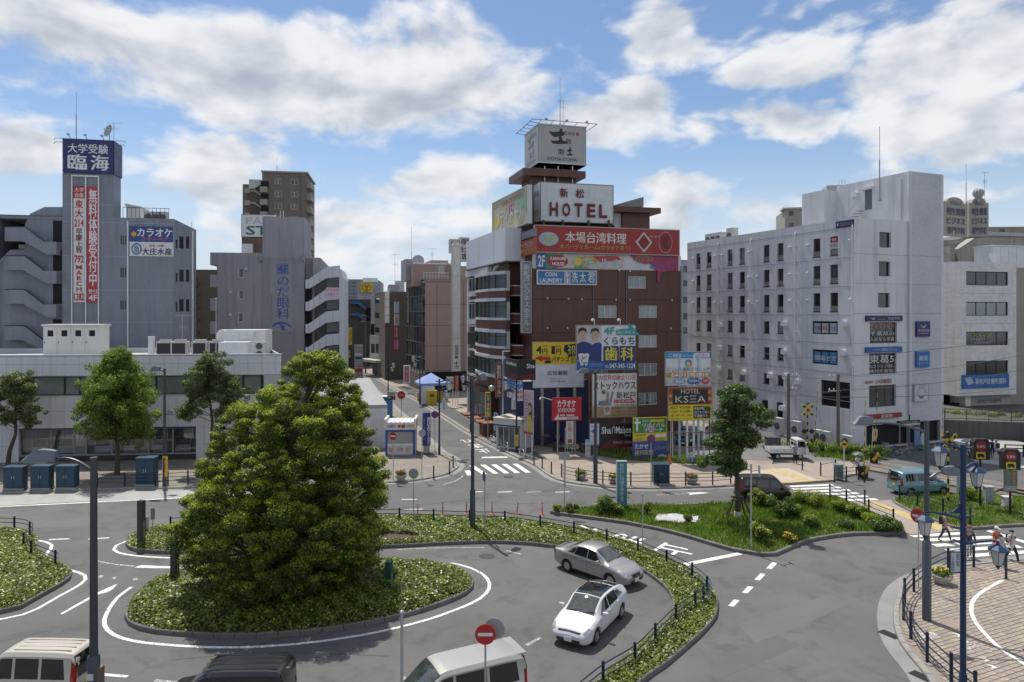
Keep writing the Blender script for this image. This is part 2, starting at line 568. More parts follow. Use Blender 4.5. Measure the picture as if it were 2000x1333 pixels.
bedE,inE,ringE=bed('grass_island',E_px,.16,.16,M_TURF)
M_SIDE_D=mat('pavement_asphalt',(.085,.086,.09),.88,var=.18,scale=2.5,fine=.18)
def pavement(name,pts_px,m,h=.12,step=1.2,kerb_part=None,gutter=0,smooth=True):
 pts=[G(*p)if not isinstance(p,Ve)else p for p in pts_px]
 root=stc(MB().prism([(p.x,p.y)for p in(pts if area2(pts)>0 else pts[::-1])],-.05,h).bd(name,m))
 if kerb_part:
  a,b=kerb_part
  seg=pts[a:b+1]
  path=smp(seg,step)if smooth else seg
  cx=sum((p for p in pts),Ve())/len(pts)
  left=ofp(path,.1,False)
  mid=len(path)//2
  if(left[mid]-cx).length>(path[mid]-cx).length:
   path.reverse()
  krg(root,ofp(path,-.15,False),h+.008,.15,mat('kerb_pale',(.27,.26,.24),.85,var=.22,scale=.8,fine=.15),False)
  if gutter:
   o1,o2=ofp(path,-.155,False),ofp(path,-.155-gutter,False)
   mb=MB()
   n=len(path)
   for i in range(n-1):
    mb.add([(o1[i].x,o1[i].y,.005),(o1[i+1].x,o1[i+1].y,.005),(o2[i+1].x,o2[i+1].y,.004),(o2[i].x,o2[i].y,.004)],[(0,1,2,3)])
   g=mb.bd('gutter',M_GUT,root)
 return root
Hpx=[(-330,973),(-150,969),(0,964.5),(146,959),(243,956),(380,953.5),(600,948),(769,942.6),(826,937),(868,928),(889,917),(893,910),(885,898),(868,887)]
side_l=[G(*p)for p in Hpx]
lk=[G(857.5,881.7),G(800,827),G(750,779),G(725,755.6),G(700,733),G(680,716),G(660,702)]
back=[Ve((-75,200,0)),Ve((-75,62,0)),Ve((-70,53,0))]
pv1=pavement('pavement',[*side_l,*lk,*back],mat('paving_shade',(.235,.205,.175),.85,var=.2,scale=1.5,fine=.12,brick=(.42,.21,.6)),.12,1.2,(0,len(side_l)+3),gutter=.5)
band=[(-330,975),(-150,971),(0,966.5),(146,961),(243,958),(380,955.5),(600,950),(700,947)]
band2=[(700,955),(600,959),(380,970),(243,977),(146,981),(0,988),(-150,994),(-330,1001)]
MB().sheet([tuple(G(*p)[:2])for p in band+band2],.003).bd('worn_lane',mat('worn_lane',(.33,.325,.31),.85,var=.2,scale=2.,fine=.12),road,fix=False)
lnp([(-200,999),(0,990),(190,981),(380,971.5),(560,962)],.22,MW_)
lnp([(-200,992),(0,984),(190,976),(380,967),(560,958)],.1,M_WORN)
rk=[(660,697),(690,713),(735,738),(773.5,761),(826,788),(920.6,847.5),(990,884),(1036,905),(1060,919),(1075,930),(1097,940),(1135,947),(1210,954),(1285,955),(1360,953),(1427,950),(1500,947)]
rb=[Ve((23.5,62.5,0)),Ve((22,100,0)),Ve((0,170,0))]
pv2=pavement('pavement',[*rk,*rb],M_PAVE,.12,1.2,(0,len(rk)-1),gutter=.45)
fw=[G(826,788),G(920.6,847.5),G(990,884),G(1034,904),G(1062,897),G(1010,868),G(950,838),G(860,788),G(800,756),G(770,757)]
MB().sheet([(p.x+.25,p.y)for p in fw],.126).bd('asphalt_footway',M_SIDE_D,pv2,fix=False)
lot=[Ve((6.,64.6,0)),Ve((9.5,61.3,0)),Ve((14.6,59.6,0)),Ve((19.,59.6,0)),Ve((19.,61.2,0)),Ve((15.5,63.4,0)),Ve((10.,66.,0)),Ve((7.,67.2,0)),Ve((3.,67.5,0))]
verge=stc(MB().prism([(p.x,p.y)for p in(lot if area2(lot)>0 else lot[::-1])],0,.2).bd('grass_verge',M_TURF))
park=stc(MB().prism([(10.2,66.2),(15.7,63.6),(19.2,61.4),(23.6,60.6),(27.5,58.9),(29.,60.9),(20.5,82),(18.5,79),(14,76)],0,.135).bd('car_park',M_ASPH2))
apron_pts=[G(1427,950),G(1500,948),G(1543,947.5),G(1628,941),G(1640,936),G(1690,925),G(1660,905),G(1600,905),G(1530,908),G(1440,918)]
apron=stc(MB().prism([(p.x,p.y)for p in apron_pts[::1]],0,.14).bd('pavement',M_PAVE2))
M_APR=mat('apron_beige',(.43,.37,.29),.85,var=.14,scale=1.,fine=.1)
MB().sheet([tuple(G(*p,.14)[:2])for p in[(1436,944),(1600,939),(1540,915),(1440,922)]],.146).bd('beige_slab',M_APR,apron,fix=False)
MB().sheet([tuple(G(*p,.14)[:2])for p in[(1495,917),(1512,916),(1578,936),(1560,938)]],.151).bd('tactile_strip',M_TACT,apron,fix=False)
MB().sheet([tuple(G(*p,.14)[:2])for p in[(1524,941.5),(1600,937),(1606,939),(1530,944)]],.154).bd('tactile_strip',M_TACT,apron,fix=False)
ref=[(1656,983),(1740,978),(1745,982),(1778,1001),(1815,1016),(1860,1033),(1876,1038),(1780,1046),(1768,1042),(1757,1029),(1697,1003)]
refuge=stc(MB().prism([tuple(G(*p)[:2])for p in ref],0,.05).bd('pavement',M_PAVE2))
MB().sheet([tuple(G(*p,.05)[:2])for p in[(1690,981),(1708,980),(1850,1031),(1832,1036)]],.056).bd('tactile_strip',M_TACT,refuge,fix=False)
Fk=[(1857,1420),(1812,1328),(1773,1280),(1752,1246),(1745,1207),(1750,1173),(1768,1146),(1802,1127),(1850,1111),(1900,1104),(1960,1098),(2060,1090),(2200,1082)]
fpts=[G(*p)for p in Fk]+[Ve((40,20,0)),Ve((14,17,0))]
plaza=stc(MB().prism([(p.x,p.y)for p in(fpts if area2(fpts)>0 else fpts[::-1])],-.05,.085).bd('forecourt',mat('paver_joint',(.235,.2,.17),.9)))
pth=smp(fpts[:len(Fk)],.8)
pth.reverse()
cxy=Ve((26,28,0))
if(ofp(pth,.2,False)[8]-cxy).length>(pth[8]-cxy).length:
 pth.reverse()
krg(plaza,ofp(pth,0,False),.13,.2,mat('kerb_pale'),False)
g1,g2=ofp(pth,-.02,False),ofp(pth,-.62,False)
mb=MB()
for i in range(len(pth)-1):
 mb.add([(*g1[i][:2],.008),(*g1[i+1][:2],.008),(*g2[i+1][:2],.006),(*g2[i][:2],.006)],[(0,1,2,3)])
mb.bd('gutter',M_GUT,plaza)
for q in((1737,1240),(1800,1322)):
 p=G(*q)
 MB().cb((p.x,p.y,.014),(.42,.75,.012),.5).bd('drain_grate',mat('grate',(.03,.03,.03),.6,.6),plaza)
def pave_forecourt():
 ring=ofp(pth,.22,False)
 poly=[(p.x,p.y)for p in ring]+[(40,20.2),(14.6,17.4)]
 a=rad(24)
 ca,sa=cos(a),sin(a)
 L,Wd=.44,.22
 cells=[]
 for r in range(-60,160):
  for q in range(-15,130):
   u=q*L+(r%2)*L/2
   v=r*Wd
   x,y=10+u*ca-v*sa,8+u*sa+v*ca
   if y<22 or x>36 or y>50:
    continue
   cells.append((x,y))
 xs=np.array([c[0]for c in cells])
 ys=np.array([c[1]for c in cells])
 ok=np.ones(len(xs),bool)
 for du,dv in((-L/2,-Wd/2),(L/2,-Wd/2),(L/2,Wd/2),(-L/2,Wd/2)):
  ok&=in_poly(xs+du*ca-dv*sa,ys+du*sa+dv*ca,poly)
 cells=[c for c,k in zip(cells,ok)if k]
 vis=[c for c in cells if-1.2<1000+c[0]/c[1]*F<2010 and HY+(H-.1)*F/c[1]<1345]
 vis.sort(key=lambda c:c[1])
 near=set(vis[:290])
 pm={}
 for k,mm in enumerate((M_PAVE2,M_PAVE3,mat('paver_dusk',(.265,.225,.195),.85,var=.2,scale=.35,fine=.12,bscale=20))):
  b=MB()
  hx,hy=L/2-.006,Wd/2-.006
  b.add([(-hx,-hy,0),(hx,-hy,0),(hx,hy,0),(-hx,hy,0),(-hx+.012,-hy+.012,.035),(hx-.012,-hy+.012,.035),(hx-.012,hy-.012,.035),(-hx+.012,hy-.012,.035)],[(4,5,6,7),(0,1,5,4),(1,2,6,5),(2,3,7,6),(3,0,4,7)])
  pm[k]=b.mesh('paver',mm)
 rest=[MB(),MB(),MB()]
 R2=Mx.Rotation(a,4,'Z')
 for c in cells:
  k=rnd.choices((0,1,2),(.62,.16,.22))[0]
  dz=rnd.uniform(-.003,.004)
  if c in near:
   ob('paver',pm[k],plaza,(c[0],c[1],.085+dz),a)
  else:
   hx,hy=L/2-.006,Wd/2-.006
   rest[k].M=Mx.Translation((c[0],c[1],.085+dz))@R2
   rest[k].add([(-hx,-hy,0),(hx,-hy,0),(hx,hy,0),(-hx,hy,0),(-hx+.012,-hy+.012,.035),(hx-.012,-hy+.012,.035),(hx-.012,hy-.012,.035),(-hx+.012,hy-.012,.035)],[(4,5,6,7),(0,1,5,4),(1,2,6,5),(2,3,7,6),(3,0,4,7)])
 for k,b in enumerate(rest):
  if b.v:
   stc(b.bd('pavers',pm[k].materials[0],plaza,fix=False),'stuff')
pave_forecourt()
def plaza_mark(pts,w=None,name='painted_line',m=None):
 z=.1265
 if w:
  p=smp([G(*q,.12)for q in pts],.5)
  a,b=ofp(p,w/2,False),ofp(p,-w/2,False)
  n=len(p)
  return MB().add([(*q[:2],z)for q in a]+[(*q[:2],z)for q in b],[(i,n+i,n+i+1,i+1)for i in range(n-1)]).bd(name,m or MW_,plaza)
 return MB().sheet([tuple(G(*q,.12)[:2])for q in pts],z).bd(name,m or MW_,plaza,fix=False)
plaza_mark([(1958,1134),(1925,1152),(1903,1170),(1897,1190),(1905,1215),(1935,1250),(1965,1275),(2010,1303)],.16)
plaza_mark([(1789,1234),(1826,1236),(1836,1247),(1800,1247)],m=M_WORN)
for q in((1857,1236),(1869,1248),(1910,1284),(1924,1298)):
 x,y=q
 plaza_mark([(x,y),(x+14,y+2),(x+24,y+7),(x+12,y+9),(x+15,y+5)],name='painted_arrow')
def bike_mark():
 c=G(1903,1268,.12)
 mb=MB()
 for dx in(-.4,.4):
  n=20
  vs=[]
  for r in(.25,.21):
   vs+=[(c.x+dx+r*cos(2*pi*k/n),c.y+r*sin(2*pi*k/n),.1268)for k in range(n)]
  mb.add(vs,[(k,(k+1)%n,n+(k+1)%n,n+k)for k in range(n)])
 for(a,b)in(((-.4,0),(-.07,.02)),((-.07,.02),(.3,.37)),((-.07,.02),(-.18,.4)),((-.18,.37),(.3,.37)),((.4,0),(.28,.5)),((-.3,.42),(-.07,.42)),((.28,.5),(.15,.52))):
  d=Ve((b[0]-a[0],b[1]-a[1])).normalized()*.03
  mb.add([(c.x+a[0]-d.y,c.y+a[1]+d.x,.1274),(c.x+a[0]+d.y,c.y+a[1]-d.x,.1274),(c.x+b[0]+d.y,c.y+b[1]-d.x,.1274),(c.x+b[0]-d.y,c.y+b[1]+d.x,.1274)],[(0,1,2,3)])
 mb.bd('bicycle_symbol',M_WORN,plaza)
bike_mark()
oA=ofp(ringA,-.75,True)
i0=min(range(len(oA)),key=lambda i:(oA[i]-G(290,1146)).length)
i1=min(range(len(oA)),key=lambda i:(oA[i]-G(869,1108)).length)
seq=[]
i=i0
while True:
 seq.append(oA[i])
 if i==i1:
  break
 i=(i+1)%len(oA)
def line_w(p,w=.16,m=None,name='painted_line'):
 a,b=ofp(p,w/2,False),ofp(p,-w/2,False)
 mark_n[0]+=1
 z=.006+(mark_n[0]%5)*.0012
 n=len(p)
 return MB().add([(*q[:2],z)for q in a]+[(*q[:2],z)for q in b],[(k,n+k,n+k+1,k+1)for k in range(n-1)]).bd(name,m or MW_,road)
line_w(smp(seq,.6),.17)
lnp([(246,1058),(230,1064),(222,1072),(228,1079),(255,1085),(300,1089),(358,1091),(420,1091)],.17)
lnp([(75,1056),(96,1061),(102,1069),(92,1080),(88,1090)],.17)
lnp([(136,1114),(160,1121),(168,1129),(157,1142),(112,1167),(70,1191),(28,1206),(0,1210),(-150,1235)],.17)
for a,b in(((96,1054.5),(136,1053)),((173,1053.5),(213,1051))):
 lnp([a,b],.17)
for x0,x1,yy in((190,203,1126.5),(217,228,1129),(258,270,1132),(300,312,1134)):
 mkp([(x0,yy+2.3),(x1-3,yy+2.3),(x1,yy-2),(x0+4,yy-2)],m=M_WORN)
mkp([(118,1199),(121,1201),(192,1162),(208,1158),(220,1152),(229,1141),(208,1150),(191,1158),(176,1166)],name='painted_arrow')
lnp([(180,1093),(200,1099),(232,1104),(262,1106.5)],.14,M_WORN)
mkp([(262,1109),(300,1110.5),(360,1110.5),(360,1109),(335,1107),(276,1104.5)],name='painted_arrow')
lnp([(200,1318),(249,1322)],.16)
lnp([(303,1330),(345,1334)],.16,M_WORN)
lnp([(1028,1261),(1055,1246)],.16,M_WORN)
lnp([(776,1074.5),(830,1071.5),(947,1070)],.1,M_WORN)
lnp([(988,1076),(1018,1083)],.15,M_WORN)
lnp([(784,976),(814,976)],.15)
lnp([(782,996.5),(826,995)],.16)
for a,b in((918,943),(972,1000),(1029,1057),(1085,1112)):
 lnp([(a,962),(b,961)],.16,M_WORN if a==1029 else MW_)
lnp([(1282,967.5),(1340,964.5)],.12,M_WORN)
mkp([(1340,963),(1372,962),(1386,963.5),(1355,966),(1346,967.5),(1348,965)],name='painted_arrow')
lnp([(1321,984.5),(1344,984.5)],.16,M_WORN)
lnp([(1375,983),(1424,982.5)],.16)
mkp([(1030,1025),(1060,1033),(1110,1034),(1104,1031),(1062,1029),(1040,1024)],M_WORN,'painted_arrow')
mkp([(1311,1105),(1320,1110),(1451,1083.5),(1440,1080)],name='stop_line')
for q in((1508,1105,1),(1485,1127,1),(1461,1152,1),(1434,1178,1)):
 x,y,_=q
 mkp([(x-12,y+6),(x-1,y+7.5),(x+11,y-5),(x,y-6.5)],name='painted_dash')
mkp([(940,895.5),(992,894.5),(990,892),(942,893)],name='stop_line')
for x in(937.4,958.4,979.4,1000.4):
 mkp([(x,908.5-(x-937)*.03),(x+10.5,908-(x-937)*.03),(x+37,925.4-(x-937)*.03),(x+26.2,926-(x-937)*.03)],name='crossing_stripe')
mkp([(916,910),(926,909.5),(952,926.5),(941,927)],name='crossing_stripe')
mkp([(907,920),(917,919),(924,928.5),(913,929.5)],name='crossing_stripe')
lnp([(865,947),(885,942),(900,934),(905,930)],.14,M_WORN)
for a,b,c,d in((1543,950.6,1627,947.3),(1548,956,1642,952.4),(1553,961.8,1660,957.7),(1567,967.5,1676,963.8),(1582,973.5,1694,969.5),(1600,979.5,1713,975.4),(1622,985.5,1732,981.6)):
 lnp([(a,b),(c,d)],.46,name='crossing_stripe')
for a,b,c,d in((1780,1047.5,1900,1041),(1799,1056,1940,1049.5),(1824,1066,1965,1058.5),(1850,1076,1992,1067.5),(1885,1086.5,2015,1078)):
 lnp([(a,b),(c,d)],.46,name='crossing_stripe')
lnp([(1930,1037),(1965,1048),(2010,1062)],.4,name='stop_line')
def road_word(word,o,ex,ey,hgt,wid,cell):
 for i,ch in enumerate(reversed(word)):
  co,fs=text_mesh(ch,.012,1.)
  lo,hi=co.min(0),co.max(0)
  u=(co[:,0]-lo[0])/(hi[0]-lo[0])-.5
  v=(co[:,1]-lo[1])/(hi[1]-lo[1])
  pts=[(o+ex*(a*wid)+ey*(i*cell+b*hgt))for a,b in zip(u,v)]
  me=bpy.data.meshes.new('road_lettering')
  me.from_pydata([(p.x,p.y,.009)for p in pts],[],fs)
  me.materials.append(MW_)
  ob('road_lettering',me,road)
sdir=Ve((.37,-1,0)).normalized()
road_word('止まれ',G(908,859),Ve((sdir.y,-sdir.x,0)),sdir,2.,1.25,2.7)
ldir=(G(1325,1078)-G(1105,1031)).normalized()
road_word('止まれ',G(1112,1031),Ve((ldir.y,-ldir.x,0)),ldir,2.,1.7,2.9)
for k_,pl in enumerate((((600,965),(830,951),(925,975),(700,1003)),((1000,1090),(1080,1082),(1110,1110),(1020,1125)),((430,1262),(640,1262),(690,1300),(400,1306)),((1440,1220),(1620,1160),(1660,1180),(1480,1260)),((1120,960),(1330,958),(1335,975),(1110,978)),((0,1010),(170,1004),(200,1030),(0,1032)),((1380,1290),(1520,1240),(1560,1262),(1400,1330)),((820,1090),(960,1098),(940,1112),(900,1106)))):
 MB().sheet([tuple(G(*q)[:2])for q in pl],.002+.0002*k_).bd('asphalt_patch',(mat('asphalt_patch',(.1,.1,.102),.85,var=.12,scale=3,fine=.22,bscale=55),mat('asphalt_patch2',(.122,.12,.119),.87,var=.12,scale=3,fine=.22,bscale=55))[k_%2],road,fix=False)
M_TAR=mat('tar_seal',(.06,.06,.062),.7)
for pl in(((700,1003),(925,975),(1010,968)),((905,1090),(925,1105),(940,1125),(935,1150)),((790,1088),(830,1080),(880,1092)),((330,1290),(520,1275),(760,1282)),((1350,1010),(1120,985),(980,985))):
 lnp(list(pl),.035,M_TAR,'sealed_crack')
for q,r in(((951,1087),.42),((909,899),.38),((993,932),.4),((1097,942.5),0)):
 if r:
  p=G(*q)
  mb=MB()
  mb.la([(r,0),(r,.009),(r-.05,.009),(r-.055,.004),(r-.07,.004),(r-.075,.009),(.01,.0095)],(p.x,p.y,0),24)
  mb.bd('manhole_cover',mat('cast_iron',(.055,.05,.048),.7,.3,fine=.3,bscale=60),road)
for x,y in((1866,1220),(1908,1125)):
 p=G(x,y,.12)
 MB().la([(.45,-.03),(.45,.004),(.4,.004),(.39,.001),(.01,.001)],(p.x,p.y,.1255),24).bd('manhole_cover',mat('cover_tan',(.28,.22,.18),.8),plaza)
tr_a,tr_b=G(1690,909),G(1965,958)
td=(tr_b-tr_a).normalized()
tn=Ve((-td.y,td.x,0))
Ltr=(tr_b-tr_a).length
trackbed=stc(MB().add([tuple(tr_a-td*60+tn*2.1+Ve((0,0,.02))),tuple(tr_a-td*60-tn*2.1+Ve((0,0,.02))),tuple(tr_b+td*30-tn*2.1+Ve((0,0,.02))),tuple(tr_b+td*30+tn*2.1+Ve((0,0,.02)))],[(0,1,2,3)]).bd('track_bed',mat('ballast',(.15,.125,.105),.95,var=.3,scale=.4,fine=.4,bscale=18,bump=.6)))
for s_ in(-.53,.53):
 mb=MB()
 for k,(w_,z0_,z1_)in enumerate(((.13,0,.03),(.02,.03,.1),(.065,.1,.15))):
  a_=tr_a-td*60+tn*s_
  b_=tr_b+td*30+tn*s_
  mb.prism([(*(a_-tn*w_/2)[:2],),(*(b_-tn*w_/2)[:2],),(*(b_+tn*w_/2)[:2],),(*(a_+tn*w_/2)[:2],)],z0_-.02,z1_-.01)
 mb.bd('rail',mat('rail_steel',(.14,.1,.08),.4,.7),trackbed)
slm=MB().box(-1.,-.12,-.02,1.,.12,.075).mesh('sleeper',mat('sleeper_wood',(.09,.07,.055),.9))
for k in range(60):
 p=tr_a-td*(1.5+k*.8)
 ob('sleeper',slm,trackbed,(p.x,p.y,0),atan2(tn.y,tn.x))
M_XING=mat('crossing_slab',(.17,.15,.135),.85,var=.25,scale=1.,fine=.15)
for k in range(11):
 for(u0,u1)in((-2.,-.62),(-.46,.46),(.62,2.)):
  a0=tr_a+td*(k*.98-.6)
  q=[a0+tn*u0,a0+td*.96+tn*u0,a0+td*.96+tn*u1,a0+tn*u1]
  MB().prism([(p.x,p.y)for p in q],0,.13+rnd.uniform(-.004,.004)).bd('crossing_slab',M_XING,trackbed)
#  buildings
GL=[mat('window_glass_a',(.018,.022,.028),.04,var=.5,scale=1.5,fine=0,spec=.9),mat('window_glass_b',(.04,.05,.055),.05,var=.4,scale=1.2,fine=0,spec=.9),mat('window_glass_c',(.075,.095,.1),.06,var=.35,scale=1.,fine=0,spec=.9)]
M_CLEAR=mat('clear_glass',(.72,.78,.8),.02,var=0,fine=0,alpha=.6)
M_CURT=mat('curtain',(.52,.53,.5),.9,var=.15,scale=.3,fine=.05,lines=(.11,.75))
M_BLIND=mat('blind',(.33,.36,.35),.8,var=.12,scale=1.5,fine=.05)
M_DARK=mat('dark_interior',(.012,.012,.014),.9,var=.3,scale=1.)
M_ALU=mat('aluminium',(.45,.46,.47),.45,.6,var=.08,fine=.03)
MBZ=mat('bronze_frame',(.07,.06,.052),.5,.3)
MWF=mat('white_frame',(.62,.63,.63),.5)
MSW=mat('white_steel',(.66,.67,.68),.5,var=.1,scale=1.2,streak=.12)
MSG=mat('grey_steel',(.32,.33,.34),.55,.2,var=.12,scale=1.)
MBK=mat('black_metal',(.02,.02,.022),.5,.3)
MCO=mat('roof_concrete',(.36,.36,.35),.9,var=.2,scale=3,streak=0)
MWW=mat('white_plaster',(.6,.607,.63),.8,var=.1,scale=4,fine=.05,streak=.22,bump=.12,bscale=25)
class Fac:
 def __init__(s,O,ang):
  s.O=Ve((O[0],O[1],0))
  a=rad(ang)
  s.d=Ve((cos(a),sin(a),0))
  s.i=Ve((-sin(a),cos(a),0))
  s.W=Mx(((s.d.x,s.i.x,0,s.O.x),(s.d.y,s.i.y,0,s.O.y),(0,0,1,0),(0,0,0,1)))
  s.a=a
 @staticmethod
 def at(px,Y,ang):
  return Fac(((px-1000)/F*Y,Y),ang)
 def s(s,px,dy=0):
  k=(px-1000)/F
  ox,oy=s.O.x+s.i.x*dy,s.O.y+s.i.y*dy
  return(k*oy-ox)/(s.d.x-k*s.d.y)
 def z(s,px,py,dy=0):
  Y=s.O.y+s.i.y*dy+s.s(px,dy)*s.d.y
  return H+(HY-py)/F*Y
 def p(s,px,py,dy=0):
  return(s.s(px,dy),s.z(px,py,dy))
 def rect(s,x0,y0,x1,y1,dy=0):
  xm=(x0+x1)/2
  return(s.s(x0,dy),s.z(xm,y1,dy),s.s(x1,dy),s.z(xm,y0,dy))
class Bld:
 def __init__(s,name,label,cat,O,group=None):
  s.L=Ve((O[0],O[1],0))
  s.root=th_(name,label,cat,s.L,0,group)
 def mb(s,fac):
  return MB(Mx.Translation(-s.L)@fac.W)
 def wall(s,fac,s0,s1,z0,z1,m,ops=(),rec=.16,name='wall',th=0,y=0,back=True):
  mb=s.mb(fac)
  xs=sorted({s0,s1,*[min(max(o[0],s0),s1)for o in ops],*[min(max(o[2],s0),s1)for o in ops]})
  zs=sorted({z0,z1,*[min(max(o[1],z0),z1)for o in ops],*[min(max(o[3],z0),z1)for o in ops]})
  for a,b in zip(xs,xs[1:]):
   if b-a<1e-5:
    continue
   run=None
   for c,d in zip(zs,zs[1:]):
    cx,cz=(a+b)/2,(c+d)/2
    hole=any(o[0]<cx<o[2]and o[1]<cz<o[3]for o in ops)
    if not hole:
     run=(run[0],d)if run else(c,d)
    if(hole or d==zs[-1])and run:
     mb.add([(a,y,run[0]),(b,y,run[0]),(b,y,run[1]),(a,y,run[1])],[(0,1,2,3)])
     run=None
  for o in ops:
   a,c,b,d=o[:4]
   r=y+rec
   mb.add([(a,y,c),(b,y,c),(b,y,d),(a,y,d),(a,r,c),(b,r,c),(b,r,d),(a,r,d)],[(0,4,5,1),(1,5,6,2),(2,6,7,3),(3,7,4,0)])
   if back:
    mb.add([(a,r+.1,c),(b,r+.1,c),(b,r+.1,d),(a,r+.1,d)],[(0,1,2,3)],1)
  return mb.bd(name,[m,M_DARK],s.root,fix=False)
 def shell(s,fac,s0,s1,z0,z1,D,m,y0=0,roof=None,name='side_wall',par=.45,front=False,skew=0):
  mb=s.mb(fac)
  y1=y0+D
  q=[((s0,y0),(s0,y1)),((s0,y1),(s1-skew,y1)),((s1-skew,y1),(s1,y0))]
  if front:
   q.append(((s1,y0),(s0,y0)))
  for(a,b),(c,d)in q:
   mb.add([(a,b,z0),(c,d,z0),(c,d,z1),(a,b,z1)],[(3,2,1,0)])
  t=.18
  o=[(s0,y0),(s1,y0),(s1-skew,y1),(s0,y1)]
  i=[(s0+t,y0+t),(s1-t,y0+t),(s1-t-skew,y1-t),(s0+t,y1-t)]
  vs=[(*p,z1)for p in o]+[(*p,z1)for p in i]+[(*p,z1-par)for p in i]
  fs=[]
  for k in range(4):
   j=(k+1)%4
   fs+=[(k,j,4+j,4+k),(4+k,4+j,8+j,8+k)]
  mb.add(vs,fs)
  ob1=mb.bd(name,m,s.root,fix=False)
  r=s.mb(fac)
  r.add([(*p,z1-par)for p in i],[(0,1,2,3)])
  r.bd('roof',roof or MCO,s.root,fix=False)
  return ob1
 def box(s,fac,name,a,m,parent=None,smooth=False):
  return s.mb(fac).box(*a).bd(name,m,parent or s.root,smooth)
 def window(s,fac,o,rec=.16,cols=2,rows=1,frame=None,glass=None,curtain=0,sill=0,bar=.05,y=0,name='window',split=None):
  a,c,b,d=o[:4]
  r=y+rec
  mb=s.mb(fac)
  f=bar
  mb.box(a,r-.05,c,b,r+.03,c+f)
  mb.box(a,r-.05,d-f,b,r+.03,d)
  mb.box(a,r-.049,c+f,a+f,r+.029,d-f)
  mb.box(b-f,r-.049,c+f,b,r+.029,d-f)
  cs=[a+f+(b-a-2*f)*k/cols for k in range(cols+1)]
  zs=[c+f+(d-c-2*f)*k/rows for k in range(rows+1)]if split is None else[c+f,c+(d-c)*split,d-f]
  for x in cs[1:-1]:
   mb.box(x-f*.45,r-.045,c+f,x+f*.45,r+.02,d-f)
  for z in zs[1:-1]:
   mb.box(a+f,r-.047,z-f*.45,b-f,r+.022,z+f*.45)
  if sill:
   mb.box(a-.06,y-sill,c-.06,b+.06,r-.05,c)
  w=mb.bd(name,frame or MBZ,s.root,fix=False)
  g=glass if glass is not None else GL[rnd.choices((0,1,2),(.5,.3,.2))[0]]
  for x0,x1 in zip(cs,cs[1:]):
   for z0,z1 in zip(zs,zs[1:]):
    p=s.mb(fac)
    p.add([(x0,r-.01,z0),(x1,r-.01,z0),(x1,r-.01,z1),(x0,r-.01,z1)],[(0,1,2,3)])
    p.bd('pane',M_CLEAR if curtain else g,w,fix=False)
  if curtain:
   p=s.mb(fac)
   n=14
   gap=(b-a)*.06 if curtain==2 else 0
   vs,fs=[],[]
   for k in range(n*2+1):
    x=a+(b-a)*k/(2*n)
    yy=r+.045+.018*sin(k*1.7+c)
    vs+=[(x,yy,c),(x,yy,d)]
   for k in range(n*2):
    if gap and abs((k+.5)/(2*n)-.5)<.05:
     continue
    fs.append((2*k,2*k+2,2*k+3,2*k+1))
   p.add(vs,fs)
   p.bd('curtain',M_CURT,w,fix=False)
  return w
def mast(base,h,r=.03,label='',name='lightning_rod',cat='mast'):
 mb=MB()
 mb.tb([(0,0,0),(0,0,h*.55)],r,6)
 mb.tb([(0,0,h*.55),(0,0,h)],r*.45,5)
 mb.box(-.12,-.12,0,.12,.12,.06)
 o=mb.bd(name,MSG)
 o.location=base
 return tag(o,label,cat)
def yagi(base,h,label,yaw=0):
 r=th_('tv_aerial',label,'aerial',base,yaw)
 MB().tb([(0,0,0),(0,0,h)],.025,6).bd('pole',MSG,r)
 mb=MB().tb([(-.7,0,h-.1),(.9,0,h)],.018,5)
 for k in range(7):
  x=-.6+k*.23
  l=.42-k*.035
  mb.tb([(x,-l,h-.09+.0625*(x+.7)),(x,l,h-.09+.0625*(x+.7))],.01,4)
 mb.bd('boom',MSG,r)
 mb=MB().tb([(-.4,0,h*.7),(.5,0,h*.7)],.015,5)
 for k in range(5):
  mb.tb([(-.35+k*.2,0,h*.7-.3),(-.35+k*.2,0,h*.7+.3)],.009,4)
 mb.bd('boom',MSG,r)
 return r
def dish(base,r,label,face=(0,-1,.5)):
 t=th_('satellite_dish',label,'dish',base)
 MB().tb([(0,0,0),(0,0,r*1.5)],.05,8).bd('pole',MSG,t)
 q=Ve(face).normalized().to_track_quat('Z','Y').to_matrix().to_4x4()
 mb=MB(Mx.Translation((0,0,r*1.7))@q)
 mb.la([(.02,0),(r*.5,r*.06),(r*.85,r*.19),(r,r*.28),(r*.99,r*.25),(r*.84,r*.15),(r*.5,r*.02),(.02,-.04)],(0,0,0),20)
 mb.bd('reflector',mat('dish_grey',(.38,.39,.4),.5),t,True)
 mb=MB(Mx.Translation((0,0,r*1.7))@q)
 mb.tb([(r*.6,0,r*.1),(0,0,r*.8)],.02,5)
 mb.tb([(0,0,r*.72),(0,0,r*.9)],.06,8)
 mb.bd('feed_horn',MSG,t)
 return t
